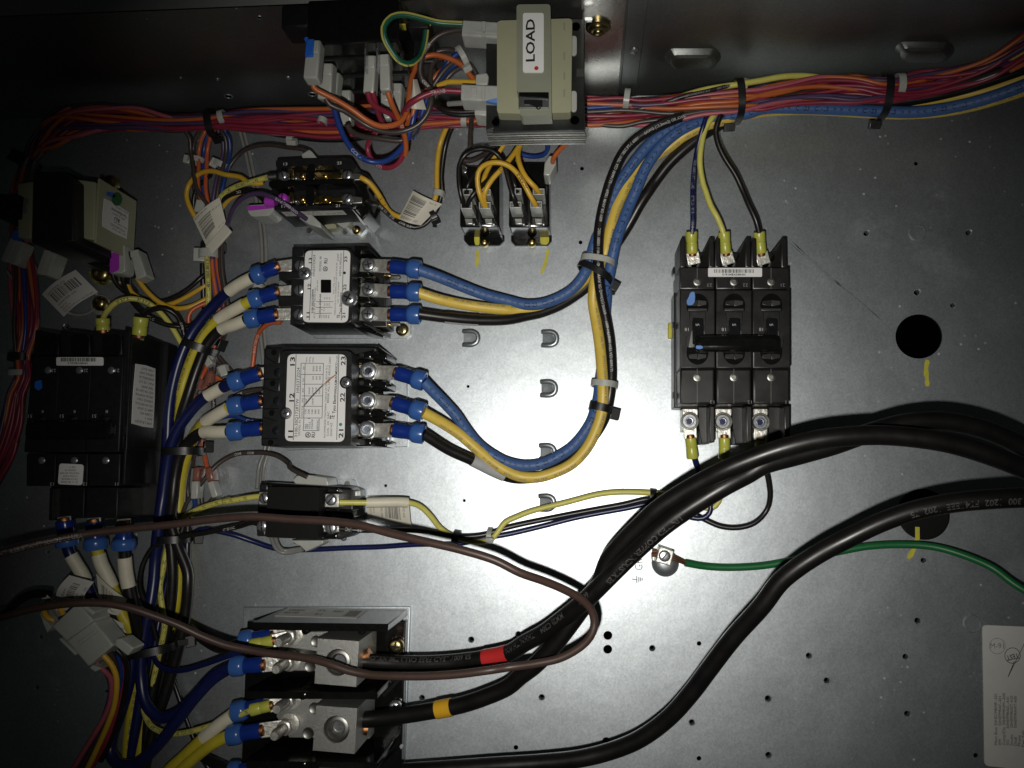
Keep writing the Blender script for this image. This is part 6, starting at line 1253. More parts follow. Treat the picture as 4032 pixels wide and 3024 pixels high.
# -------- plain black contactor, left side
w = small('pale yellow wire on the left terminal of the plain black contactor', 'I 640,430,46 500,425,44 0,500,38 a2 2000,1035,36 1800,1090,30 1660,1150,26 1565,1230,24 1500,1340,22 1445,1500,22 1420,1640,22 a3 1350,130,22 1368,300,24 1390,450,24 1372,570,22 1330,750,20 1290,950,18 1255,1150,16 1220,1400,14', 2.1, 'pale_yellow_wire', ['L1 IFC'], 1.9, 22, True, 'ink')
small('black wire on the lower left terminal of the plain black contactor', 'I 560,850,46 430,800,44 250,850,40 0,910,36 a2 2050,1270,36 1800,1320,34 1500,1372,32 1350,1440,32 1262,1560,32 a3 1190,0,32 1182,130,30 1230,280,26 1280,420,22 1330,600,18 1400,800,12 1470,950,8 1540,1150,8 1620,1370,8 1700,1560,8 1800,1720,8', 1.9, 'black_wire', ['AT 20VAC'], 1.8, 34, True, until=44)
small('dark grey coil wire looping left from the plain black contactor, marked COM', 'I 1215,140,32 1150,110,32 1050,60,30 960,0,28 b2 300,720,24 200,652,20 80,626,16 0,626,14 a2 2050,640,14 1900,722,16 1800,832,18 1700,962,18 1622,1070,18 1590,1160,16 1560,1250,14', 1.7, 'grey_brown_wire', ['COM'], 1.8, 60, True, until=75)
for k in range(2): small('%s of two grey coil wires bent under the plain black contactor' % ('outer', 'inner')[k], 'I %d,1010,30 %d,1100,26 %d,%d,22 %d,%d,20 %d,%d,20 1150,%d,22' % (690+60*k, 720+55*k, 790+40*k, 1210-25*k, 880+20*k, 1240-30*k, 1000, 1232-35*k, 1195-20*k), 1.5, 'grey_wire')
for k in range(2): small('%s of two thin grey wires running down behind the contactors' % ('left', 'right')[k], ' '.join(['S']+['%d,%d,%g' % (x+16*k, y, h) for x, y, h in ((935, 480, 8), (950, 540, 4), (968, 610, 3), (985, 690, 3), (1001, 745, 3), (1018, 853, 3), (1028, 930, 3), (1032, 1035, 3), (1027, 1180, 3), (1024, 1292, 3), (1034, 1401, 3), (1042, 1560, 3), (1044, 1762, 3), (1020-k*-4, 1839, 3), (1012+k*6, 1925, 6))]), 1.45, 'grey_wire')
# -------- open contactor wires
w = small('pale yellow wire from the open contactor down the left bundle, marked STYLE 1015', 'S 1058,697,46 1000,713,43 930,735,36 880,765,30 842,820,27 823,900,25 815,990,25 818,1070,25 821,1150,25 818,1230,22 800,1330,14 780,1420,8', 2.1, 'pale_yellow_wire', ['105C 600V FT1 LL42'], 2.0, 3, True, 'ink_grey')
w.print([('STYLE 1015 OR 1230', w.near('H', 545, 940), 2.1, False, 0)], 'ink_grey', 'lower_lettering')
w.part('crimp_barrel', MB().cyl(P('R', 265, 540, 46), P('R', 420, 525, 46), 2.6), 'dull_metal')
small('amber wire from the open contactor through the folded tag up to the top bundle', 'R 1940,550,44 2000,580,44 2100,650,42 b1 1060,0,38 1100,60,34 1135,120,28 1180,185,20 1250,225,14 1330,240,11 1420,240,11 1500,190,11 1565,100,12 1592,20,13 b0 1592,1580,14 1598,1400,16 1622,1250,18 1680,1110,24 1760,1000,30', 2.0, 'amber_wire', ['2'], 1.8, 20, ink='ink', until=30)
small('black wire from the open contactor through the folded tag up to the top bundle', 'R 2020,965,44 2100,1000,42 b1 1060,112,36 1120,160,28 1200,230,16 1300,292,9 1400,322,6 1480,302,6 1540,245,7 1590,172,8 1622,80,9 1640,0,11 b0 1632,1560,13 1645,1400,16 1672,1250,20 1720,1120,26 1800,1010,30', 2.0, 'black_wire', ['AWM 1015', 'STYLE'], 1.7, 12, until=40)
w = small('purple wire arching over the open contactor, printed OFC COIL PWR', 'S 825,1060,22 845,985,27 887,905,34 910,840,44 943,791,50 985,766,54 1024,762,56 1063,773,57 1087,783,57 1130,808,55 1169,838,50 1206,862,42', 1.75, 'purple_wire')
w.print([('OFC COIL PWR', w.near('R', 740, 1160), 1.9, True, 0)], 'ink_white')
small('dark grey wire with a flag housing above the open contactor', 'R 1000,90,38 900,40,38 b0 280,1282,32 150,1262,28 0,1275,24 a0 2100,1330,20 2000,1450,18 1940,1580,18 1890,1700,18 a1 1880,300,18 1900,560,18', 1.7, 'grey_brown_wire')
T = Thing('flag_housing', 'grey nylon flag housing on the top edge of the open contactor', 'connector', P('R', 1000, 150, 20), 'nylon connector housings'); T.part('shell', MB().pr('R 860,115,40 1010,28 1060,90 1195,238 920,242 860,165', 22, 1.0), 'nylon_clear')
T = Thing('flag_housing', 'grey nylon flag housing under the purple wire on the open contactor', 'connector', P('R', 1000, 1300, 8), 'nylon connector housings'); T.part('shell', MB().pr('R 815,1215,40 1040,1210 1205,1370 1225,1470 1000,1400 820,1290', 8, 1.0), 'nylon_clear')
T = Thing('spade_housing', 'white spade housing smeared with magenta paint left of the open contactor', 'connector', P('H', 1180, 400, 20), 'nylon connector housings')
T.part('shell', MB().prism(rpoly('H 1025,335,40 1300,318 1345,345 1345,400 1290,460 1080,470 1040,425', 2), 22, 1.0), 'nylon'); T.part('paint_smear', MB().prism(rpoly('H 1025,340,40.6 1340,325 1345,365 1030,398', 1.5), 39.5, 0.3), 'magenta_paint'); T.part('painted_ferrule', MB().cyl(P('H', 1255, 292, 44), P('H', 1370, 290, 44), 4.0), 'magenta_paint'); T.part('copper_tip', MB().cyl(P('H', 1240, 290, 44), P('H', 1258, 292, 44), 2.6), 'copper')
small('thick black wire passing behind the purple wire at the open contactor', 'H 1250,290,38 1150,200,36 1050,165,34 930,170,32 820,200,30 740,250,28 680,330,24 620,480,20 560,700,18 500,880,18 485,1050,18 490,1250,16 500,1500,12 520,1700,8', 2.2, 'black_wire', ['CFC'], 1.8, 24, until=32)
small('amber wire looping at the left of the vertical bundle above the paper tag', 'H 640,760,18 520,640,20 440,540,22 380,450,24 315,320,26 290,210,27 315,90,28 a0 1690,1550,30 1760,1502,32 1850,1490,34 1960,1520,36 2100,1545,38 R -100,640,40 60,660,42 170,640,42', 1.9, 'amber_wire')
small('short amber wire behind the paper tag by the vertical bundle', 'H 560,640,16 640,480,18 740,330,22 830,240,26 920,190,28 1000,150,30', 1.8, 'amber_wire')
small('black wire rising left of the vertical bundle beside the amber loop', 'H 400,450,20 375,330,22 385,210,24 430,110,26 500,40,28 580,-30,30', 1.7, 'black_wire')
# -------- vertical control bundle, from the top bundle down past the first tie
VB = [('grey_brown_wire', 1680, 1690, 590, 598), ('orange_wire', 1733, 1728, 600, 640), ('blue_thin', 1773, 1765, 632, 640), ('rust_wire', 1806, 1792, 660, 715), ('purple_wire', 1945, 1872, 610, 612), ('grey_brown_wire', 1972, 1900, 690, 735), ('blue_thin', 2003, 1938, 650, 690), ('grey_brown_wire', 1662, 1712, 715, 755)]
VN = {'grey_brown_wire': 'dark brown', 'orange_wire': 'orange', 'blue_thin': 'blue', 'rust_wire': 'rust red', 'purple_wire': 'purple'}
for i, (mt, xa, xb, xc, xd) in enumerate(VB):
    h = 24+(i*5) % 9
    sp = 'a0 %d,1090,34 %d,1130,%d %d,1200,%d %d,1320,%d %d,1480,%d %d,1640,%d H %d,520,%d %d,760,%d %d,900,%d %d,1100,%d %d,1350,%d S %d,1230,%d %d,1310,%d L %d,420,8 %d,600,8' % (
        1700+40*i if i < 4 else 1990, (xa+60 if i < 4 else xa-50), h+6, xa+(25 if i < 4 else -10), h+4, xa, h, (xa+xb)//2, h, xb, h, (xc+(470+i*25))//2, h-4, xc+10, h-4, xc, h-4, xc+(5 if i % 2 else -3), h-5, xd, h-7, 640+int(xd/3.072)+15, h-9, 650+int(xd/3.072)-5, max(6, h-12), 390+i*8-(60 if i == 1 else 0), 340+i*10)
    small('%s wire in the vertical control bundle beside the left transformer' % VN[mt], sp, 1.6, mt, group='wires of the vertical control bundle')
# -------- wires of the left transformer
small('black wire from the left transformer arching to the vertical bundle, topmost', 'a1 975,700,32 1000,790,30 1070,870,28 1200,935,24 1320,965,22 1420,965,20 1540,920,20 1650,850,20 1745,765,20 1800,720,18', 1.7, 'black_wire')
small('amber wire from the left transformer under the black one to the vertical bundle', 'a1 1105,800,30 1140,880,26 1230,945,20 1350,990,16 1480,990,16 1600,940,16 1745,855,16 1800,820,15', 1.8, 'amber_wire')
small('amber wire from the tall white housing of the left transformer to the bundle', 'a1 1195,760,28 1240,830,26 1310,910,24 1390,975,22 1480,1015,20 1580,1028,20 1680,1005,18 1760,965,16 1820,930,15', 1.9, 'amber_wire')
small('black wire printed COIL from the left transformer curving under the pale yellow wire', 'a1 1060,690,34 1075,800,34 1110,900,34 1170,990,34 1250,1070,34 1350,1130,34 1460,1172,32 1560,1185,30 1650,1175,26 1720,1140,20 1790,1090,14', 1.8, 'black_wire', ['H COIL C'], 1.8, 40, until=50)
w = small('black wire from the left breaker lug, printed AWM', 'a1 1235,1130,54 1270,1070,50 1340,1035,44 1440,1030,38 1530,1080,34 1585,1180,32 1610,1290,30 1640,1400,28 1660,1500,26', 1.9, 'black_wire', ['AWM'], 1.7, 38, until=50)
w.lug(P('a1', 1210, 1290, 52), P('a1', 1212, 1262, 54), P('a1', 1228, 1105, 56), 5.0, 5.4, 8, 'yellow')
w = small('pale yellow wire arching out of the top of the left breaker', 'a1 892,1160,56 905,1095,52 945,1035,48 1020,970,44 1130,942,40 1250,962,36 1360,1030,32 1470,1150,29 1550,1280,27 1610,1390,25 1650,1500,22', 2.0, 'pale_yellow_wire', ['BF BIP BL'], 2.0, 22, ink='ink', until=40)
w.lug(P('a1', 900, 1250, 54), P('a1', 898, 1222, 55), P('a1', 892, 1118, 56), 4.6, 5.0, 8, 'yellow')
small('rust orange wire in a short loop beside the vertical bundle', 'a1 1800,980,20 1735,1005,22 1665,1050,24 1640,1120,24 1655,1190,22 1690,1240,18 1750,1290,12', 1.6, 'rust_wire')
small('black sleeved wire between the magenta and white housings of the left transformer', 'a1 1115,530,40 1112,620,38 1110,720,34 1112,820,28 1180,900,20', 2.6, 'black_wire')
for nm, lb, sp, h0, mt, dab in (('spade_housing', 'white spade housing daubed magenta under the left transformer', 'a1 960,480,46 1090,475 1092,700 1060,725 955,725', 34, 'nylon', 'a1 962,482,46.6 1034,470 1036,690 985,712 955,720'), ('spade_housing', 'long white spade housing leaning right of the left transformer', 'a1 1130,520,40 1200,508 1275,740 1185,782', 28, 'nylon', None),
        ('spade_housing', 'white spade housing with blue paint at the far left edge', 'a1 20,615,60 108,420 208,448 128,650', 48, 'nylon', 'a1 105,370,62 150,330 182,370 120,440 95,410'), ('spade_housing', 'white spade housing with a thin green wire at the far left', 'a1 330,728,40 405,518 492,548 418,745', 26, 'nylon', None)):
    T = Thing(nm, lb, 'connector', p1(sp)-Vector((0, 0, 0.012)), 'nylon connector housings'); T.part('shell', MB().pr(sp, h0, 1.2), mt)
    if dab: T.part('paint_dab', MB().prism(rpoly(dab, 1.5), 44 if 'magenta' in lb else 55, 0.3), 'magenta_paint' if 'magenta' in lb else 'blue_paint')
    q = pts(sp); T.part('collar', MB().bar(q[0].lerp(q[-1], 0.15)+Vector((0, 0, 0.0002)), q[1].lerp(q[2], 0.15)+Vector((0, 0, 0.0002)), 5, 1.2), 'nylon')
small('thin dull green wire looping between the two far left housings', 'a1 160,548,50 230,570,48 290,640,46 315,720,42 270,790,40 190,808,42 110,770,46 60,700,50', 1.2, 'grey_wire')
small('thin grey lead of the barcode tag screwed under the left transformer', 'a1 590,1062,8 640,1080,6 700,1085,5 770,1068,4 840,1020,4', 1.3, 'grey_wire')
T = Thing('ground_screw', 'domed brassy screw holding the tag lead above the left breaker', 'screw', P('a1', 875, 985, 0)); screw(T, 'a1', 875, 985, 4, 6.0, 'zinc_yellow', 'head', None, dome=0.8); T.part('ring_terminal', MB().lathe(P('a1', 880, 1000, 1.5), (0, 0, 1), [(8, 0), (8, 1), (7, 1.2), (0.1, 1.2)], 20), 'tin')
# -------- top wall relay wires
w = small('orange wire sweeping from the leftmost wall relay housing', 'b0 508,690,142 522,765,140 590,808,138 700,862,134 850,952,128 1000,1058,122 1100,1098,118 1200,1092,115 1285,1055,112 1332,970,110 1348,850,108 1368,700,106 1395,620,104 1450,515,104 1560,478,104 1680,502,104 1800,560,104 1880,650,104 1925,710,104', 1.75, 'orange_wire')
w = small('dark brown wire from the second wall relay housing up to the milky block, printed COM', 'b0 625,860,124 665,915,122 780,962,118 900,1040,112 1000,1102,108 1150,1150,106 1300,1142,106 1430,1085,106 1515,980,108 1545,850,110 1525,760,110 1470,700,112 1446,620,114 1455,530,116 1505,415,118 1600,315,120 1700,275,121 1815,258,122', 1.8, 'grey_brown_wire')
w.print([('COM', w.near('b0', 1465, 700), 2.0, True, 0), ('XFAN-', w.near('b0', 1545, 385), 2.0, True, 0)], 'ink_white')
w = small('blue wire hanging in a loop under the wall relay, printed CCR1-1', 'b0 700,940,112 728,1050,106 800,1220,95 900,1348,86 1020,1408,80 1150,1400,80 1258,1322,84 1332,1220,90 1372,1100,95 1400,980,98 1425,880,96', 1.9, 'blue_thin'); w.print([('CCR1-1', w.near('b0', 870, 1275), 2.3, False, 0)], 'ink_white')
w = small('crimson wire hanging in the lowest loop under the wall relay', 'b0 990,800,130 1015,875,126 1080,940,120 1190,992,112 1240,1040,106 1285,1130,98 1312,1210,92 1308,1310,84 1260,1420,78 1170,1462,74 1085,1440,72 1012,1370,72 988,1280,74 1025,1195,80 1085,1120,86 1150,1060,86', 1.8, 'crimson_wire'); w.print([('CCR1-4', w.near('b0', 1145, 1462), 2.0, False, 20)], 'ink_white')
small('second crimson wire from the same wall relay housing, running behind the orange one', 'b0 1035,800,128 1050,870,124 1075,960,116 1110,1050,106 1160,1110,98 1230,1120,92 1320,1090,88', 1.8, 'crimson_wire')
w = small('orange wire printed CCR2 from the wall relay', 'b0 1165,800,130 1195,890,126 1240,990,116 1285,1090,106 1312,1180,98 1325,1280,90 1318,1350,84', 1.75, 'orange_wire'); w.print([('CCR2-', w.near('b0', 1272, 1065), 2.0, False, 0)], 'ink_white')
small('dark brown wire from the lowest hanging wall relay housing', 'b0 808,1080,112 845,1140,108 950,1188,100 1080,1205,94 1200,1222,90 1280,1225,88 1360,1190,88 1420,1120,88', 1.8, 'grey_brown_wire')
w = small('green wire with a yellow stripe looping beside the wall relay', 'b0 1815,212,138 1600,198,140 1450,158,144 1300,128,148 1200,148,150 1132,230,150 1138,330,148 1190,430,144 1260,522,140 1335,555,136 1402,530,132 1462,450,124 1492,330,122 1502,235,121 1525,200,120', 1.9, 'dark_green_wire')
mb = MB(); n = 60; vv = []
for k in range(n+1):
    p, t = w.at(w.len*0.99*k/n); F = (Vector((0, 0, DIST))-p); F = (F-t*F.dot(t)).normalized(); U = F.cross(t).normalized()
    for an in (-60, -20): vv.append(p+(F*math.cos(math.radians(an))+U*math.sin(math.radians(an)))*2.1*MM)
mb.add(vv, [(2*k, 2*k+1, 2*k+3, 2*k+2) for k in range(n)]); w.part('yellow_stripe', mb, 'pale_yellow_wire')
w = small('crimson wire printed TRANS into the milky block of the LOAD transformer', 'b0 1805,795,120 1650,790,121 1540,810,121 1440,852,121 1365,900,119 1332,935,114 1300,990,108', 1.9, 'crimson_wire'); w.print([('TRANS', w.near('b0', 1540, 810), 2.3, True, 0)], 'ink_white')
ARC = [('dark brown wire arching highest over the wire knot left of the LOAD transformer', 'grey_brown_wire', 'b0 1440,660,96 1500,520,98 1600,450,98 1720,440,98 1830,520,98 1910,640,98'), ('upper blue wire in the knot left of the LOAD transformer', 'blue_thin', 'b0 1470,940,92 1550,780,94 1640,620,98 1740,490,102 1800,465,103 1840,520,102'), ('lower blue wire in the knot left of the LOAD transformer', 'blue_thin', 'b0 1480,950,90 1580,760,92 1660,640,96 1760,560,100 1850,540,100'),
       ('dark brown wire between the two blue ones left of the LOAD transformer', 'grey_brown_wire', 'b0 1500,860,94 1580,720,96 1680,590,100 1790,520,103 1880,560,102 1940,650,100'), ('dark brown wire lowest in the knot left of the LOAD transformer', 'grey_brown_wire', 'b0 1560,880,94 1640,740,96 1720,640,98 1800,590,100 1900,600,100'), ('crimson wire peeking out of the knot left of the LOAD transformer', 'crimson_wire', 'b0 1440,640,92 1500,560,92 1570,510,92 1640,500,92'), ('orange wire in the knot left of the LOAD transformer', 'orange_wire', 'b0 1470,860,88 1560,690,90 1640,610,92 1700,560,92'),
       ('lower dark brown wire bent round the paper flag', 'grey_brown_wire', 'b0 1555,840,100 1535,700,100 1545,580,100 1590,500,100'), ('amber wire into the small upright milky housing', 'amber_wire', 'b0 1600,750,100 1680,716,102 1800,713,104 1940,720,106'), ('upper black wire under the crimson TRANS wire', 'black_wire', 'b0 1540,820,100 1570,900,102 1650,955,104 1780,975,104 1930,970,104'), ('lower black wire under the crimson TRANS wire', 'black_wire', 'b0 1580,880,96 1660,970,98 1760,1000,100 1930,992,100'),
       ('orange wire left of the paper flag', 'orange_wire', 'b0 1330,960,96 1350,1050,92 1290,1120,84 1200,1150,78'), ('orange wire dropping right of the paper flag', 'orange_wire', 'b0 1400,900,100 1385,1000,98 1350,1100,92 1330,1180,84'), ('blue wire dropping right of the paper flag', 'blue_thin', 'b0 1480,930,96 1450,1040,92 1410,1150,84 1390,1200,78'), ('grey white sleeved wire above the black ones by the LOAD transformer', 'grey_wire', 'b0 1690,905,90 1780,898,92 1930,900,92')]
for lb, mt, sp in ARC: small(lb, sp, 1.75, mt)
# -------- fan relay wires
YWR = [('black wire looping from the left fan relay over to the right one', 'black_wire', 'Y 190,1040,48 150,930,54 112,760,57 98,600,58 112,400,59 200,255,60 350,185,62 500,175,62 620,215,62 720,315,60 800,500,59 865,750,57 925,930,55 960,1035,48', None), ('black wire crossing under the amber ones from the front of the left fan relay', 'black_wire', 'Y 215,1045,48 255,945,54 340,820,56 480,690,54 600,560,50 750,420,46 880,280,44 960,150,44', None),
       ('black wire from the rear left housing of the left fan relay', 'black_wire', 'Y 215,840,48 232,720,52 330,560,50 480,380,48 600,240,48 720,130,46', None), ('black wire from the rear left housing of the right fan relay', 'black_wire', 'Y 965,815,48 925,700,52 895,550,50 885,400,48 910,260,46 960,140,44', None),
       ('amber wire arching from the left fan relay to the right one, printed ACWB2-B', 'amber_wire', 'Y 495,1050,48 430,900,55 382,720,58 388,530,61 465,425,63 600,378,65 720,382,65 850,432,64 960,530,63 1060,680,61 1150,850,58 1220,970,55 1255,1035,48', ('ACWB2-B', 1090, 730, True)), ('amber wire printed CCR1-B from the front of the left fan relay', 'amber_wire', 'Y 505,1045,48 472,900,54 502,780,57 600,620,58 750,460,58 850,340,56 950,200,52 1010,110,50', ('CCR1-B', 690, 530, False)),
       ('amber wire from the rear of the left fan relay', 'amber_wire', 'Y 485,810,48 468,650,50 520,500,48 620,320,46 700,210,46 770,110,46', None), ('amber wire from the rear right housing of the right fan relay', 'amber_wire', 'Y 1292,825,48 1230,740,54 1100,600,56 1020,450,56 980,300,54 1000,160,50 1030,100,48', None),
       ('blue wire loop behind the right fan relay', 'blue_thin', 'Y 960,210,16 1040,258,18 1150,285,18 1280,285,20 1390,240,24 1418,140,28 1400,80,32', None), ('orange wire into the grey flag housing of the right fan relay', 'orange_wire', 'Y 1492,395,48 1508,310,55 1570,220,58 1660,130,62 1740,60,66', None),
       ('thick dark wire lying behind the loop of the left fan relay', 'grey_brown_wire', 'Y 170,340,26 260,355,26 380,315,28 480,262,32 580,215,36 700,180,40', None), ('dark brown wire dropping from the top bundle to the left fan relay', 'grey_brown_wire', 'b0 1900,960,64 1892,1080,50 1882,1200,40 1874,1310,34 Y 215,230,34 150,300,34 110,420,32', None)]
for lb, mt, sp, tx in YWR:
    w = small(lb, sp, 1.85 if 'amber' in mt else 1.7, mt)
    if tx: w.print([(tx[0], w.near('Y', tx[1], tx[2]), 2.0, tx[3], 0)], 'ink')
# ================================================================ TOP AND LEFT WIRE BUNDLES
def hmin(p_y_px, c, x):            # height needed to stand clear of the top wall
    r = ray(c, x, p_y_px); t = (YW-0.004)/r.y if r.y > 0 else 9
    return max(0.0, (DIST+r.z*t)/MM) if r.y > 0 else 0.0
# stations: (crop, x, y at one side, x, y at the other side, height, depth, packed)
STR = [('d0', 2420, 120, 2420, 470, 84, 14, 0), ('d0', 2212, 260, 2212, 560, 74, 14, 0), ('d0', 1900, 455, 1960, 680, 62, 12, 0), ('d0', 1600, 540, 1640, 760, 54, 11, 0), ('d0', 1300, 590, 1320, 840, 50, 10, 0), ('d0', 1120, 655, 1110, 862, 52, 10, 1),
       ('d0', 1025, 660, 1000, 868, 52, 10, 1), ('d0', 800, 625, 800, 880, 50, 11, 0), ('d0', 500, 640, 500, 890, 48, 11, 0), ('d0', 200, 690, 200, 915, 48, 10, 0), ('c0', 2212, 742, 2212, 965, 48, 10, 0), ('c0', 2030, 770, 2020, 985, 48, 10, 1),
       ('c0', 1700, 790, 1700, 1010, 46, 11, 0), ('c0', 1400, 810, 1400, 1080, 42, 13, 0), ('c0', 1150, 815, 1150, 1105, 40, 13, 0), ('c0', 1000, 825, 1000, 1108, 40, 12, 0), ('c0', 700, 840, 700, 1112, 40, 12, 0), ('c0', 200, 850, 200, 1115, 40, 12, 0),
       ('b0', 1900, 900, 1900, 1110, 42, 12, 0), ('b0', 1500, 905, 1500, 1130, 42, 12, 0), ('b0', 1100, 905, 1100, 1175, 42, 12, 0), ('b0', 700, 925, 700, 1205, 40, 12, 0), ('b0', 300, 935, 300, 1200, 40, 12, 0), ('b0', 0, 945, 0, 1170, 40, 11, 0),
       ('a0', 1950, 985, 1950, 1125, 40, 10, 1), ('a0', 1850, 1000, 1855, 1125, 40, 10, 1), ('a0', 1500, 985, 1500, 1150, 40, 11, 0), ('a0', 1200, 935, 1200, 1140, 42, 12, 0), ('a0', 900, 890, 900, 1165, 44, 14, 0), ('a0', 650, 885, 650, 1215, 46, 14, 0), ('a0', 460, 950, 480, 1290, 46, 12, 0),
       ('a0', 330, 1100, 390, 1330, 44, 10, 0), ('a0', 240, 1250, 345, 1380, 44, 10, 0), ('a0', 195, 1400, 305, 1420, 44, 10, 1), ('a0', 130, 1530, 270, 1560, 44, 10, 0), ('a1', 95, 20, 275, 30, 44, 10, 0), ('a1', 80, 400, 270, 400, 42, 12, 0), ('a1', 75, 800, 320, 780, 42, 12, 0), ('a1', 80, 1200, 340, 1180, 42, 12, 0),
       ('a1', 125, 1450, 260, 1450, 42, 9, 1), ('a1', 130, 1640, 265, 1640, 42, 9, 0), ('a2', 70, 100, 215, 110, 42, 10, 0), ('a2', 0, 350, 190, 380, 42, 10, 0), ('a2', -90, 600, 130, 640, 42, 10, 0), ('a2', -220, 850, 0, 900, 42, 10, 0), ('a2', -380, 1100, -160, 1150, 42, 10, 0)]
BW = [('crimson_wire', 9), ('orange_wire', 7), ('purple_wire', 6), ('grey_brown_wire', 3), ('pink_wire', 2), ('blue_thin', 2)]
order = ['purple_wire', 'crimson_wire', 'pink_wire', 'orange_wire', 'purple_wire', 'orange_wire', 'grey_brown_wire', 'orange_wire', 'crimson_wire', 'orange_wire', 'crimson_wire', 'purple_wire', 'crimson_wire', 'crimson_wire', 'blue_thin', 'orange_wire', 'crimson_wire', 'grey_brown_wire', 'purple_wire', 'crimson_wire', 'orange_wire', 'crimson_wire', 'crimson_wire', 'purple_wire', 'crimson_wire', 'grey_brown_wire', 'crimson_wire', 'orange_wire', 'pink_wire', 'crimson_wire']
BN = {'crimson_wire': 'crimson', 'orange_wire': 'orange', 'purple_wire': 'purple', 'grey_brown_wire': 'dark brown', 'pink_wire': 'dull pink', 'blue_thin': 'blue'}
NB = len(order)
for i, mt in enumerate(order):
    rnd = random.Random(100+i); base = (i+0.5)/NB; ph = rnd.uniform(0, 6.28); ph2 = rnd.uniform(0, 6.28); path = []
    left_shift = rnd.uniform(-0.35, 0.35)
    for k, (c, xa, ya, xb, yb, h, dep, pk) in enumerate(STR):
        amp = 0.05 if pk else 0.17
        t = base+(0.10 if k < 13 and mt == 'purple_wire' else 0)+amp*math.sin(k*0.55+ph)+amp*0.5*math.sin(k*1.15+ph2)
        if k > 26: t += left_shift*min(1, (k-26)/5)*(0.5 if pk else 1)
        t = 0.03+0.94*(t if 0 <= t <= 1 else (-t if t < 0 else 2-t)); t = min(1, max(0, t))
        x = xa+(xb-xa)*t; y = ya+(yb-ya)*t
        z = h+dep*(0.5+0.5*math.sin(i*2.4+k*0.33))-dep*0.5
        path.append(P(c, x, y, max(z, hmin(y, c, x)+2)))
    Wire('bundle_wire', '%s thin wire in the long bundle along the top wall and left edge' % BN[mt], path, 1.55, mt, group='%s wires of the top bundle' % BN[mt], seg=8, step=4.0)
small('pale yellow wire along the back of the bundle at the top right', 'c0 1250,930,30 1450,860,38 1700,785,48 2000,735,52 2212,700,52 d0 150,650,52 300,640,50 450,650,48 700,720,42 1000,800,40 1300,800,42 1500,720,54 1750,650,58 2000,580,66 2350,400,84', 2.1, 'pale_yellow_wire')
small('thin black printed wire rising out of the bundle left of the right tie', 'c0 900,965,40 1100,955,44 1300,920,46 1500,850,50 1750,790,52 1950,740,52', 1.5, 'black_wire', ['600V AWM STYLE 1015'], 1.3, 30, ink='ink_faint')
small('dark wire sagging under the bundle left of the wall relay', 'b0 -60,1110,30 100,1150,28 350,1190,28 600,1215,28 850,1210,28 1000,1190,30', 2.2, 'black_wire')
# ================================================================ LEFT BREAKER, LOWER LEFT WIRES
GB = 'power wires of the left breaker'
w = W('power_wire', 'navy power wire with cream sleeve under the left breaker', 'a2 575,1330,50 600,1480,47 660,1590,45 a3 705,40,43 770,200,39 870,360,35 1000,490,31 1080,590,30 1112,750,28 1085,950,28 1015,1200,30 945,1400,34 932,1530,36 1000,1622,38 1130,1630,40 1300,1500,42 1480,1280,43 1650,1060,44 1800,905,45 1940,815,46', 4.0, 'navy_wire', group=GB, seg=14)
w.lug(P('a2', 560, 1180, 50), P('a2', 562, 1215, 50), P('a2', 590, 1440, 48), 6.0, 8.0, 10); w.sleeve(w.near('a2', 610, 1500), w.near('a3', 730, 70), 4.6, 'cream_sleeve', 'cream_sleeve')
w = W('power_wire', 'yellow power wire with cream sleeve under the left breaker', 'a2 835,1400,50 848,1470,48 880,1590,46 a3 900,30,44 945,130,42 995,260,38 1040,380,36 1090,460,34 1132,570,28 1160,800,22 1140,1000,20 1105,1250,20 1082,1450,20 1078,1720,20', 4.0, 'yellow_green_wire', group=GB, seg=14)
w.lug(P('a2', 820, 1190, 50), P('a2', 820, 1225, 50), P('a2', 838, 1468, 48), 6.0, 8.2, 10); w.sleeve(w.near('a2', 862, 1525), w.near('a3', 945, 125), 4.7, 'cream_sleeve', 'cream_sleeve')
w.print(repeat(w, ['600V OR 105C', '10269/1344'], w.near('a3', 1130, 1000), w.len-10, 1.8, 4), 'ink_grey')
w = W('power_wire', 'black power wire with cream sleeve under the left breaker', 'a2 1080,1400,50 1083,1500,48 1095,1650,46 a3 1085,130,44 1110,260,42 1150,450,36 1180,620,30 1200,800,24 1190,1000,16 1160,1250,12 1120,1500,12 1090,1720,12', 4.0, 'black_wire', group=GB, seg=14)
w.lug(P('a2', 1078, 1200, 50), P('a2', 1080, 1240, 50), P('a2', 1078, 1468, 48), 5.6, 8.2, 10); w.sleeve(w.near('a2', 1090, 1530), w.near('a3', 1088, 140), 4.8, 'cream_sleeve', 'cream_sleeve')
GT = 'power wires on the left of the terminal block'
w = W('power_wire', 'yellow power wire with cream sleeve to the second stud row, upper of two', 'a3 1380,1740,34 1430,1670,36 1550,1560,38 1690,1430,42 1830,1310,45 1960,1215,46', 4.0, 'yellow_green_wire', group=GT, seg=14)
w.lug(P('b3', 240, 1090, 44), P('b3', 105, 1125, 45), P('a3', 1965, 1190, 46)); w.sleeve(w.near('a3', 1705, 1415), w.near('a3', 1960, 1225), 4.6, 'cream_sleeve', 'cream_sleeve')
w = W('power_wire', 'yellow power wire to the second stud row, lower of two', 'a3 1440,1780,38 1540,1665,40 1650,1565,42 1780,1465,46 1930,1385,48', 4.0, 'yellow_green_wire', group=GT, seg=14)
w.lug(P('b3', 240, 1318, 46), P('b3', 62, 1340, 49), P('a3', 1928, 1385, 49))
w = W('power_wire', 'short black power wire with a blue lug on the topmost stud, behind the brown cable', 'a3 2060,585,44 1990,612,38 1910,650,28 1820,640,14 1720,580,8 1600,480,6', 3.4, 'black_wire', group=GT, seg=14)
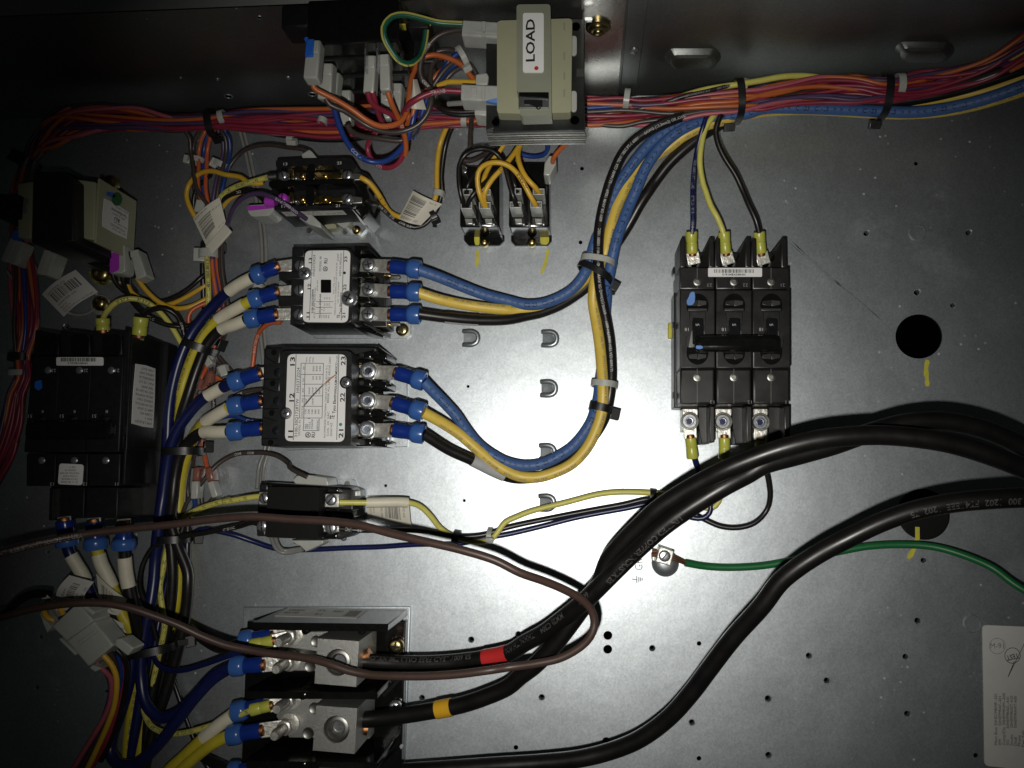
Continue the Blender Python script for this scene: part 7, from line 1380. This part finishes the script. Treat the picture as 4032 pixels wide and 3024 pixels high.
w.lug(P('b3', 280, 520, 42), P('b3', 150, 545, 44), P('a3', 2030, 590, 46))
w = W('power_wire', 'black power wire with a blue lug at the bottom edge of the block', 'a3 1680,1540,20 1760,1590,26 1860,1640,32 1960,1690,36', 3.6, 'black_wire', group=GT, seg=14); w.lug(P('b3', 150, 1640, 44), P('b3', 10, 1675, 44), P('a3', 1940, 1690, 44))
w = small('pale yellow wire printed CSA TEW with a yellow lug on the second stud row', 'a3 2130,1165,54 1950,1240,48 1750,1310,44 1600,1352,40 1490,1370,36 1380,1358,32 1285,1312,28 1235,1240,24 1205,1130,20 1180,1000,18', 2.0, 'pale_yellow_wire', ['105  TEW  CSA', 'T  E73051', 'FT1  105C  600V'], 2.0, 6, True, 'ink_grey')
w.lug(P('b3', 280, 1100, 50), P('b3', 142, 1130, 53), P('b3', -25, 1170, 54), 3.9, 4.1, 9, 'yellow')
small('thin black wire slanting down behind the navy bends', 'a3 1380,560,6 1410,700,6 1460,860,6 1520,1060,6 1580,1230,6 1640,1400,6 1690,1560,6', 1.7, 'black_wire', ['AWM 1015'], 1.5, 60, ink='ink_faint')
small('upper black wire in the lower left bundle beside the pale yellow wire', 'a2 1600,1250,14 1560,1400,14 1540,1560,14 a3 1440,100,14 1430,300,14 1440,500,12 1410,700,10 1370,900,10 1330,1130,10 1240,1400,10 1180,1700,10', 2.6, 'black_wire')
small('right hand black wire in the lower left bundle', 'a2 1640,1180,10 1632,1400,12 1625,1600,12 a3 1560,100,12 1545,350,12 1490,600,12 1420,850,10 1360,1080,10 1280,1350,10 1220,1700,10', 2.9, 'black_wire')
# crimped control splices beside the vertical bundle
for i, (lb, a_, b_, c_) in enumerate((('upper pink crimped splice in the control bundle', (300, 700), (310, 620), (345, 560)), ('middle pink crimped splice in the control bundle', (345, 690), (362, 660), (385, 560)), ('right pink crimped splice in the control bundle', (382, 640), (395, 560), (400, 500)), ('lower pink crimped splice in the control bundle', (235, 800), (262, 730), (290, 690)))):
    T = Thing('crimp_splice', lb, 'crimp', P('L', b_[0], b_[1], 6), 'pink crimped splices'); T.part('sleeve', MB().cyl(P('L', *a_, 12), P('L', *b_, 12), 4.2, 3.4), 'lug_pink'); T.part('wire_tail', MB().cyl(P('L', *b_, 12), P('L', *c_, 11), 1.6), 'grey_brown_wire'); T.part('collar', MB().cyl(P('L', *b_, 12), P('L', b_[0]*0.7+c_[0]*0.3, b_[1]*0.7+c_[1]*0.3, 12), 3.6, 2.4), 'lug_pink')
for i, (lb, pk, wt) in enumerate((('left pink and white spade terminal below the control bundle', 'L 245,1330,24 300,1322 292,1440 235,1440', 'L 232,1440,23 292,1440 285,1585 225,1590'), ('right pink and white spade terminal below the control bundle', 'L 342,1335,20 395,1325 412,1435 358,1450', 'L 360,1450,19 412,1435 452,1565 400,1582'))):
    T = Thing('spade_terminal', lb, 'connector', p1(pk)-Vector((0, 0, 0.012)), 'pink and white spade terminals'); T.part('pink_sleeve', MB().pr(pk, 14-4*i, 1.6), 'lug_pink'); T.part('white_shell', MB().pr(wt, 14-4*i, 1.2), 'nylon')
CW = [('dark brown wire printed PWR running down beside the pink splices', 'grey_brown_wire', 'L 400,640,14 412,760,14 418,860,12 400,960,10 360,1060,10 300,1160,12 262,1240,14 250,1330,18', ('PWR', 412, 780, False)), ('dark brown wire printed COM curving behind the lug sleeves', 'grey_brown_wire', 'L 820,690,14 720,700,14 640,722,14 560,770,14 470,860,14 400,960,12 340,1080,12 280,1180,12 220,1320,12 190,1480,12 180,1620,12', ('COM', 600, 740, True)),
      ('blue wire printed C1 COIL between the contactor lugs', 'blue_thin', 'L 840,965,20 760,955,20 690,945,20 600,912,20 520,912,18 440,940,16 360,990,14 280,1080,14 200,1240,14 130,1420,16 90,1560,18 95,1640,18 110,1720,18', ('C1 COIL', 690, 945, True)), ('dark wire printed COM down to the pink spade terminal', 'grey_brown_wire', 'L 330,960,10 310,1060,10 270,1160,10 240,1260,10 215,1360,10 205,1500,10 215,1600,10', ('COM', 215, 1330, False)),
      ('orange wire printed C2 COIL PWR left of the large contactor', 'rust_wire', 'b1 235,1150,40 160,1150,38 90,1185,34 40,1250,28 10,1340,24 0,1430,22 L 735,540,20 760,620,16', ('C2 COIL PWR', 795, 235, False)), ('rust orange wire into the upper pink splice', 'rust_wire', 'L 430,330,18 400,430,16 360,510,14 325,580,12 305,640,12', None), ('dark wire in the small white clip beside the control bundle', 'grey_brown_wire', 'L 420,400,10 460,470,8 520,540,8 570,600,6 640,640,6', None), ('second dark wire in the small white clip beside the control bundle', 'grey_brown_wire', 'L 440,400,8 490,460,7 545,520,7 600,580,6', None),
      ('red brown wire into the right pink spade terminal', 'rust_wire', 'L 325,1100,12 330,1180,12 345,1250,14 365,1330,16', None), ('dark wire from the white shell of the right spade terminal down', 'grey_brown_wire', 'L 430,1560,12 380,1620,12 330,1640,10 320,1500,10 325,1380,12', None), ('short blue wire below the left pink spade terminal', 'blue_thin', 'L 258,1580,16 265,1640,14 240,1700,12', None), ('orange wire tail below the upper cream sleeves', 'orange_wire', 'L 440,590,8 480,620,8 520,660,8', None)]
for lb, mt, sp, tx in CW:
    w = small(lb, sp, 1.65, mt)
    if tx: w.print([(tx[0], w.near('L', tx[1], tx[2]), 1.9, tx[3], 0)], 'ink_white')
# ================================================================ WHITE HARNESS CONNECTOR
T = Thing('harness_connector', 'large white mated harness connector hanging at the lower left', 'connector', P('a3', 700, 540, 52))
T.part('plug', MB().pr('a3 432,465,74 655,262 790,420 560,588', 54, 1.2), 'nylon'); T.part('receptacle', MB().pr('a3 558,585,71 792,418 958,625 745,805', 52, 1.2), 'nylon')
T.part('latch', MB().pr('a3 640,268,76 668,250 800,345 780,375', 60, 0.8), 'nylon'); T.part('latch', MB().pr('a3 490,572,70 512,560 650,690 632,715', 56, 0.8), 'nylon'); T.part('latch', MB().pr('a3 975,570,70 1020,565 1128,650 1075,715 965,625', 56, 1.0), 'nylon'); T.part('latch', MB().pr('a3 750,815,68 775,790 860,820 800,850', 54, 0.8), 'nylon')
T.part('rib', MB().pr('a3 650,600,72.5 800,495 815,515 668,625', 70, 0.5), 'nylon'); T.part('side_key', MB().pr('a3 332,350,66 430,470 395,520 365,440', 54, 0.6), 'nylon')
HC = [('yellow harness wire looping over the top of the white connector', 'amber_wire', 'a3 530,360,66 500,300,68 440,265,70 385,290,70 372,340,68 400,390,66 455,415,64', 2.0), ('blue grey harness wire inside the yellow loop of the white connector', 'grey_wire', 'a3 500,370,64 470,310,66 430,305,66 440,360,64 475,395,62', 2.0),
      ('pink wire out of the white connector, leftmost', 'pink_wire', 'a3 815,775,62 870,830,60 930,890,56 945,980,52 930,1100,48 880,1230,44 800,1370,42 700,1530,40 610,1680,40', 1.8), ('amber wire out of the white connector, brightest of the group', 'amber_wire', 'a3 870,705,66 930,770,64 975,860,62 985,960,60 965,1130,56 910,1290,52 840,1450,48 760,1620,46 700,1740,44', 1.9), ('crimson wire out of the white connector', 'crimson_wire', 'a3 1040,760,50 1050,880,46 1035,1000,44 1000,1150,44 950,1290,44 890,1440,44 810,1590,42 740,1720,42', 1.8),
      ('purple wire out of the white connector, behind the pink one', 'purple_wire', 'a3 860,800,56 915,890,50 935,1000,46 910,1130,42 860,1270,40 790,1420,38 700,1570,36 640,1690,36', 1.8), ('dark brown wire out of the white connector', 'grey_brown_wire', 'a3 930,680,62 965,760,58 985,880,50 960,1050,44 900,1250,42 830,1400,40 720,1600,38 660,1720,38', 1.8), ('black wire out of the latch side of the white connector', 'black_wire', 'a3 985,660,60 1040,720,58 1072,810,54 1065,950,50 1040,1100,46 1000,1260,44 940,1420,42 850,1600,40', 1.9), ('blue wire out of the white connector behind the amber one', 'blue_thin', 'a3 990,700,54 1020,800,50 1015,950,46 990,1100,42 940,1260,40 870,1430,40 780,1620,38', 1.8)]
for lb, mt, sp, r in HC: small(lb, sp, r, mt, group='wires of the white harness connector')
small('dark cable at the far left behind the paper tags', 'a3 -150,420,60 40,360,62 130,270,64 230,205,66 330,185,66 420,195,66', 3.0, 'black_cable')
# ================================================================ PAPER TAGS
def tag(label, q, lines, bars, mt='paper_tag', along='u', cat='tag', bulge=2.0):
    T = Thing('barcode_tag', label, cat, (q.c[0]+q.c[2])/2-Vector((0, 0, 0.002)), 'paper barcode tags')
    s_ = T.part('sheet', q.sheet(MB(), 10, 6, 0.3), mt)
    m = MB()
    for (t, u, v, k, wd) in lines: q.text(m, t, u, v, k, wd)
    if m.v: T.part('printing', m, 'ink_grey', s_)
    m = MB(); q.bars(m, *bars, n=18, seed=len(label), along=along); T.part('barcode', m, 'ink_grey', s_)
    return T
q = quad('H 548,865,30 770,560,36 690,232,40 368,490,34', 2.5)
T = tag('cream barcode tag folded round the purple wire above the first tie', q, [('50HE401688-A00', 0.02, 0.90, 0.05, 0.55), ('FACILITY C1 14:23:45', 0.70, 0.10, 0.05, 0.26), ('09 44 23 C1', 0.60, 0.72, 0.07, 0.36)], (0.10, 0.22, 0.62, 0.80), along='v')
T.part('folded_edge', MB().bar(P('H', 560, 880, 32), P('H', 800, 605, 38), 8.5, 2.2, bev=1.0), 'paper_tag')
q = quad('b1 1258,245,14 1452,305,14 1640,118,20 1385,0,22', 5.0)
tag('cream curled barcode tag tied on the amber wire right of the open contactor', q, [('50HEHMRAF--500', 0.05, 0.06, 0.10, 0.75), ('REV B', 0.70, 0.86, 0.05, 0.2)], (0.08, 0.22, 0.62, 0.90), along='v')
q = quad('a1 555,1100,6 855,885,6 660,690,8 365,905,8', 4.0)
tag('white crinkled barcode tag hanging under the left transformer', q, [('50HE405808--A00', 0.10, 0.82, 0.07, 0.55), ('50HE401808--A00', 0.12, 0.34, 0.07, 0.55), ('REV 5.0', 0.12, 0.22, 0.06, 0.2), ('09/30/14', 0.12, 0.13, 0.06, 0.25), ('FACILITY C1 14:29:09', 0.12, 0.04, 0.06, 0.8)], (0.14, 0.46, 0.88, 0.80), 'paper_white')
q = quad('b2 985,1080,26 992,1182,20 1372,1275,20 1352,1080,26', 1.0)
tag('cream barcode tag hanging from the sleeved yellow wire beside the plain black contactor', q, [('FACILITY C1 10', 0.05, 0.06, 0.045, 0.8), ('2014', 0.1, 0.14, 0.04, 0.4), ('500C-508S', 0.05, 0.32, 0.05, 0.7), ('00Z-500', 0.05, 0.84, 0.05, 0.5)], (0.05, 0.42, 0.72, 0.78), along='v')
q = quad('a3 700,268,72 792,88,74 585,32,72 472,205,70', 3.0)
tag('white tag reading Rev. A above the harness connector', q, [('Rev.', 0.10, 0.70, 0.12, 0.42), ('A', 0.30, 0.22, 0.10, None), ('NT 2  SE', 0.05, 0.04, 0.09, 0.7)], (0.08, 0.36, 0.82, 0.64), 'paper_white')
q = quad('a3 850,318,50 1002,372,46 1072,236,50 812,20,56', 2.0)
tag('cream tag with a dark barcode behind the cream sleeves of the left breaker', q, [('50HE', 0.3, 0.15, 0.08, 0.3), ('REV', 0.6, 0.1, 0.07, 0.2)], (0.15, 0.30, 0.60, 0.85))
q = quad('a3 335,205,66 560,330,66 610,285,68 380,180,68', 3.0)
tag('rolled white label around the dark cable left of the Rev. A tag', q, [('PRT', 0.62, 0.3, 0.4, 0.2)], (0.25, 0.1, 0.45, 0.9), 'paper_white')
q = quad('a3 870,400,40 1060,520,36 1110,455,36 905,360,42', 2.0)
tag('small grey paper tag under the brown cable by the yellow wire', q, [('4K', 0.7, 0.2, 0.3, 0.2)], (0.1, 0.2, 0.3, 0.8), 'paper_white')
T = Thing('paper_flag', 'blank cream paper flag folded in the wire knot under the wall relay', 'tag', P('b0', 1430, 860, 100)); q = quad('b0 1332,935,104 1500,955,104 1420,690,112 1395,690,112', 6.0); T.part('sheet', q.sheet(MB(), 8, 6, 0.3), 'paper_tag')
# ================================================================ CABLE TIES
B_, N_ = 'black_plastic', 'nylon'
tie('cable_tie', 'broad black cable tie round the top bundle where the breaker wires drop', 'c0 1985,725,50 2005,1050,48', 17, 4.6, B_, 'c0 1925,1110,44')
tie('cable_tie', 'black cable tie round the top bundle at the far right', 'd0 1022,655,52 992,1005,48', 17, 4.8, B_, 'd0 950,1052,44')
tie('cable_tie', 'white cable tie on the control wires right of the LOAD transformer', 'c0 1042,805,42 1022,955,42', 9, 4.0, N_)
tie('cable_tie', 'white cable tie just right of the broad black one on the top bundle', 'c0 2075,700,44 1950,1062,38', 9, 4.2, N_)
tie('cable_tie', 'white cable tie beside the far right black one', 'd0 1145,655,50 1150,815,50', 9, 4.6, N_)
tie('cable_tie', 'white cable tie where the two contactor wire sets meet', 'c1 652,612,28 930,650,32', 14, 4.2, N_)
tie('cable_tie', 'black cable tie just below the white one where the contactor wire sets meet', 'c1 635,665,24 895,790,30', 14, 4.6, B_, 'c1 930,835,26', tail='c1 940,820,26 905,905,22')
tie('cable_tie', 'white cable tie on the yellow and black wires above the loop', 'c2 738,22,18 942,40,20', 11, 4.4, N_)
tie('cable_tie', 'black cable tie on the yellow wire at the top of the loop', 'c2 718,218,18 895,258,18', 12, 5.4, B_, 'c2 928,288,16')
tie('cable_tie', 'small black cable tie on the yellow and black wires at the heavy cables', 'c2 1265,955,11 1252,1085,9', 5, 4.4, B_)
tie('cable_tie', 'small black cable tie under the brown cable right of the plain black contactor', 'b2 1768,1322,13 1755,1412,11', 6, 4.6, B_)
tie('cable_tie', 'small white cable tie on the yellow wire below the panel hooks', 'b2 2055,1300,13 2050,1395,11', 6, 3.4, N_, 'b2 2052,1385,20')
tie('cable_tie', 'black cable tie round the three wires left of the upper printed contactor', 'L 178,300,30 425,395,24', 16, 5.4, B_, 'L 478,332,16')
tie('cable_tie', 'black cable tie round the wires left of the lower scratched contactor', 'L 15,1205,30 330,1200,24', 17, 5.4, B_, 'L 372,1162,16')
tie('cable_tie', 'black cable tie under the brown cable at the left bundle', 'a2 1382,1375,24 1660,1370,18', 15, 5.0, B_, 'a2 1728,1372,12')
tie('cable_tie', 'long black cable tie across the lower left wires', 'a3 1110,690,34 1500,610,26', 20, 5.2, B_, 'a3 1608,588,22', tail='a3 1480,612,30 1600,590,24')
tie('cable_tie', 'large white cable tie on the vertical bundle below the folded tag', 'H 480,945,24 690,935,24', 9, 6.4, N_, 'H 450,940,26')
tie('cable_tie', 'black cable tie behind the folded tag on the vertical bundle', 'H 488,850,22 742,845,20', 8, 6.0, B_)
tie('cable_tie', 'white cable tie on the left strand of the vertical bundle', 'a0 1660,1395,24 1775,1410,24', 6, 4.0, N_, 'a0 1630,1390,26')
tie('cable_tie', 'white cable tie on the right strand of the vertical bundle', 'a0 1880,1420,26 1972,1462,26', 6, 4.4, N_, 'a0 1858,1418,30')
tie('cable_tie', 'white cable tie half hidden behind the folded tag', 'H 440,350,22 520,360,22', 6, 6.0, N_, 'H 462,358,26')
tie('cable_tie', 'black cable tie on the top bundle where the vertical strands leave', 'a0 1838,985,40 1868,1185,38', 9, 5.4, B_, 'a0 1905,1200,30')
tie('cable_tie', 'white cable tie beside the black one at the vertical strands', 'a0 1945,990,40 1965,1095,40', 8, 4.0, N_)
tie('cable_tie', 'black cable tie on the left edge bundle at the transformer corner', 'a0 175,1385,44 310,1452,44', 9, 6.0, B_, 'a0 140,1362,44')
tie('cable_tie', 'black cable tie on the left edge bundle beside the left breaker', 'a1 108,1455,42 275,1458,42', 8, 5.6, B_)
tie('cable_tie', 'white cable tie below the black one beside the left breaker', 'a1 105,1598,40 268,1592,40', 7, 4.2, N_)
tie('cable_tie', 'white cable tie hanging under the top bundle above the open contactor', 'b0 330,1188,28 330,1248,26', 5, 4.6, N_, 'b0 332,1240,30')
tie('cable_tie', 'white cable tie on the crimson wires left of the LOAD transformer', 'b0 1842,1005,48 1836,1095,46', 6, 4.0, N_)
tie('cable_tie', 'white cable tie round the wire knot left of the LOAD transformer', 'b0 1790,470,100 1862,580,104', 9, 3.6, N_, 'b0 1855,592,108')
tie('cable_tie', 'small white cable tie among the purple wires left of the wall relay', 'b0 575,1050,46 625,1062,46', 4, 4.0, N_)
tie('cable_tie', 'black cable tie holding the curled tag right of the open contactor', 'b1 1545,180,14 1600,285,12', 6, 4.0, B_, 'b1 1580,265,18', tail='b1 1575,262,18 1575,320,14')
tie('cable_tie', 'white cable tie on the amber and black wires above the curled tag', 'b1 1572,30,14 1650,42,14', 5, 4.4, N_)
tie('cable_tie', 'small white clip on the two dark wires left of the lower scratched contactor', 'L 470,545,8 535,520,8', 5, 5.0, N_, 'L 500,545,12')
tie('cable_tie', 'small white cable tie under the black tie left of the contactors', 'L 370,462,18 415,440,16', 5, 5.0, N_, 'L 378,462,22')
tie('cable_tie', 'small white cable tie between the left lugs of the upper printed contactor', 'H 1120,1325,14 1215,1335,14', 5, 5.0, N_)
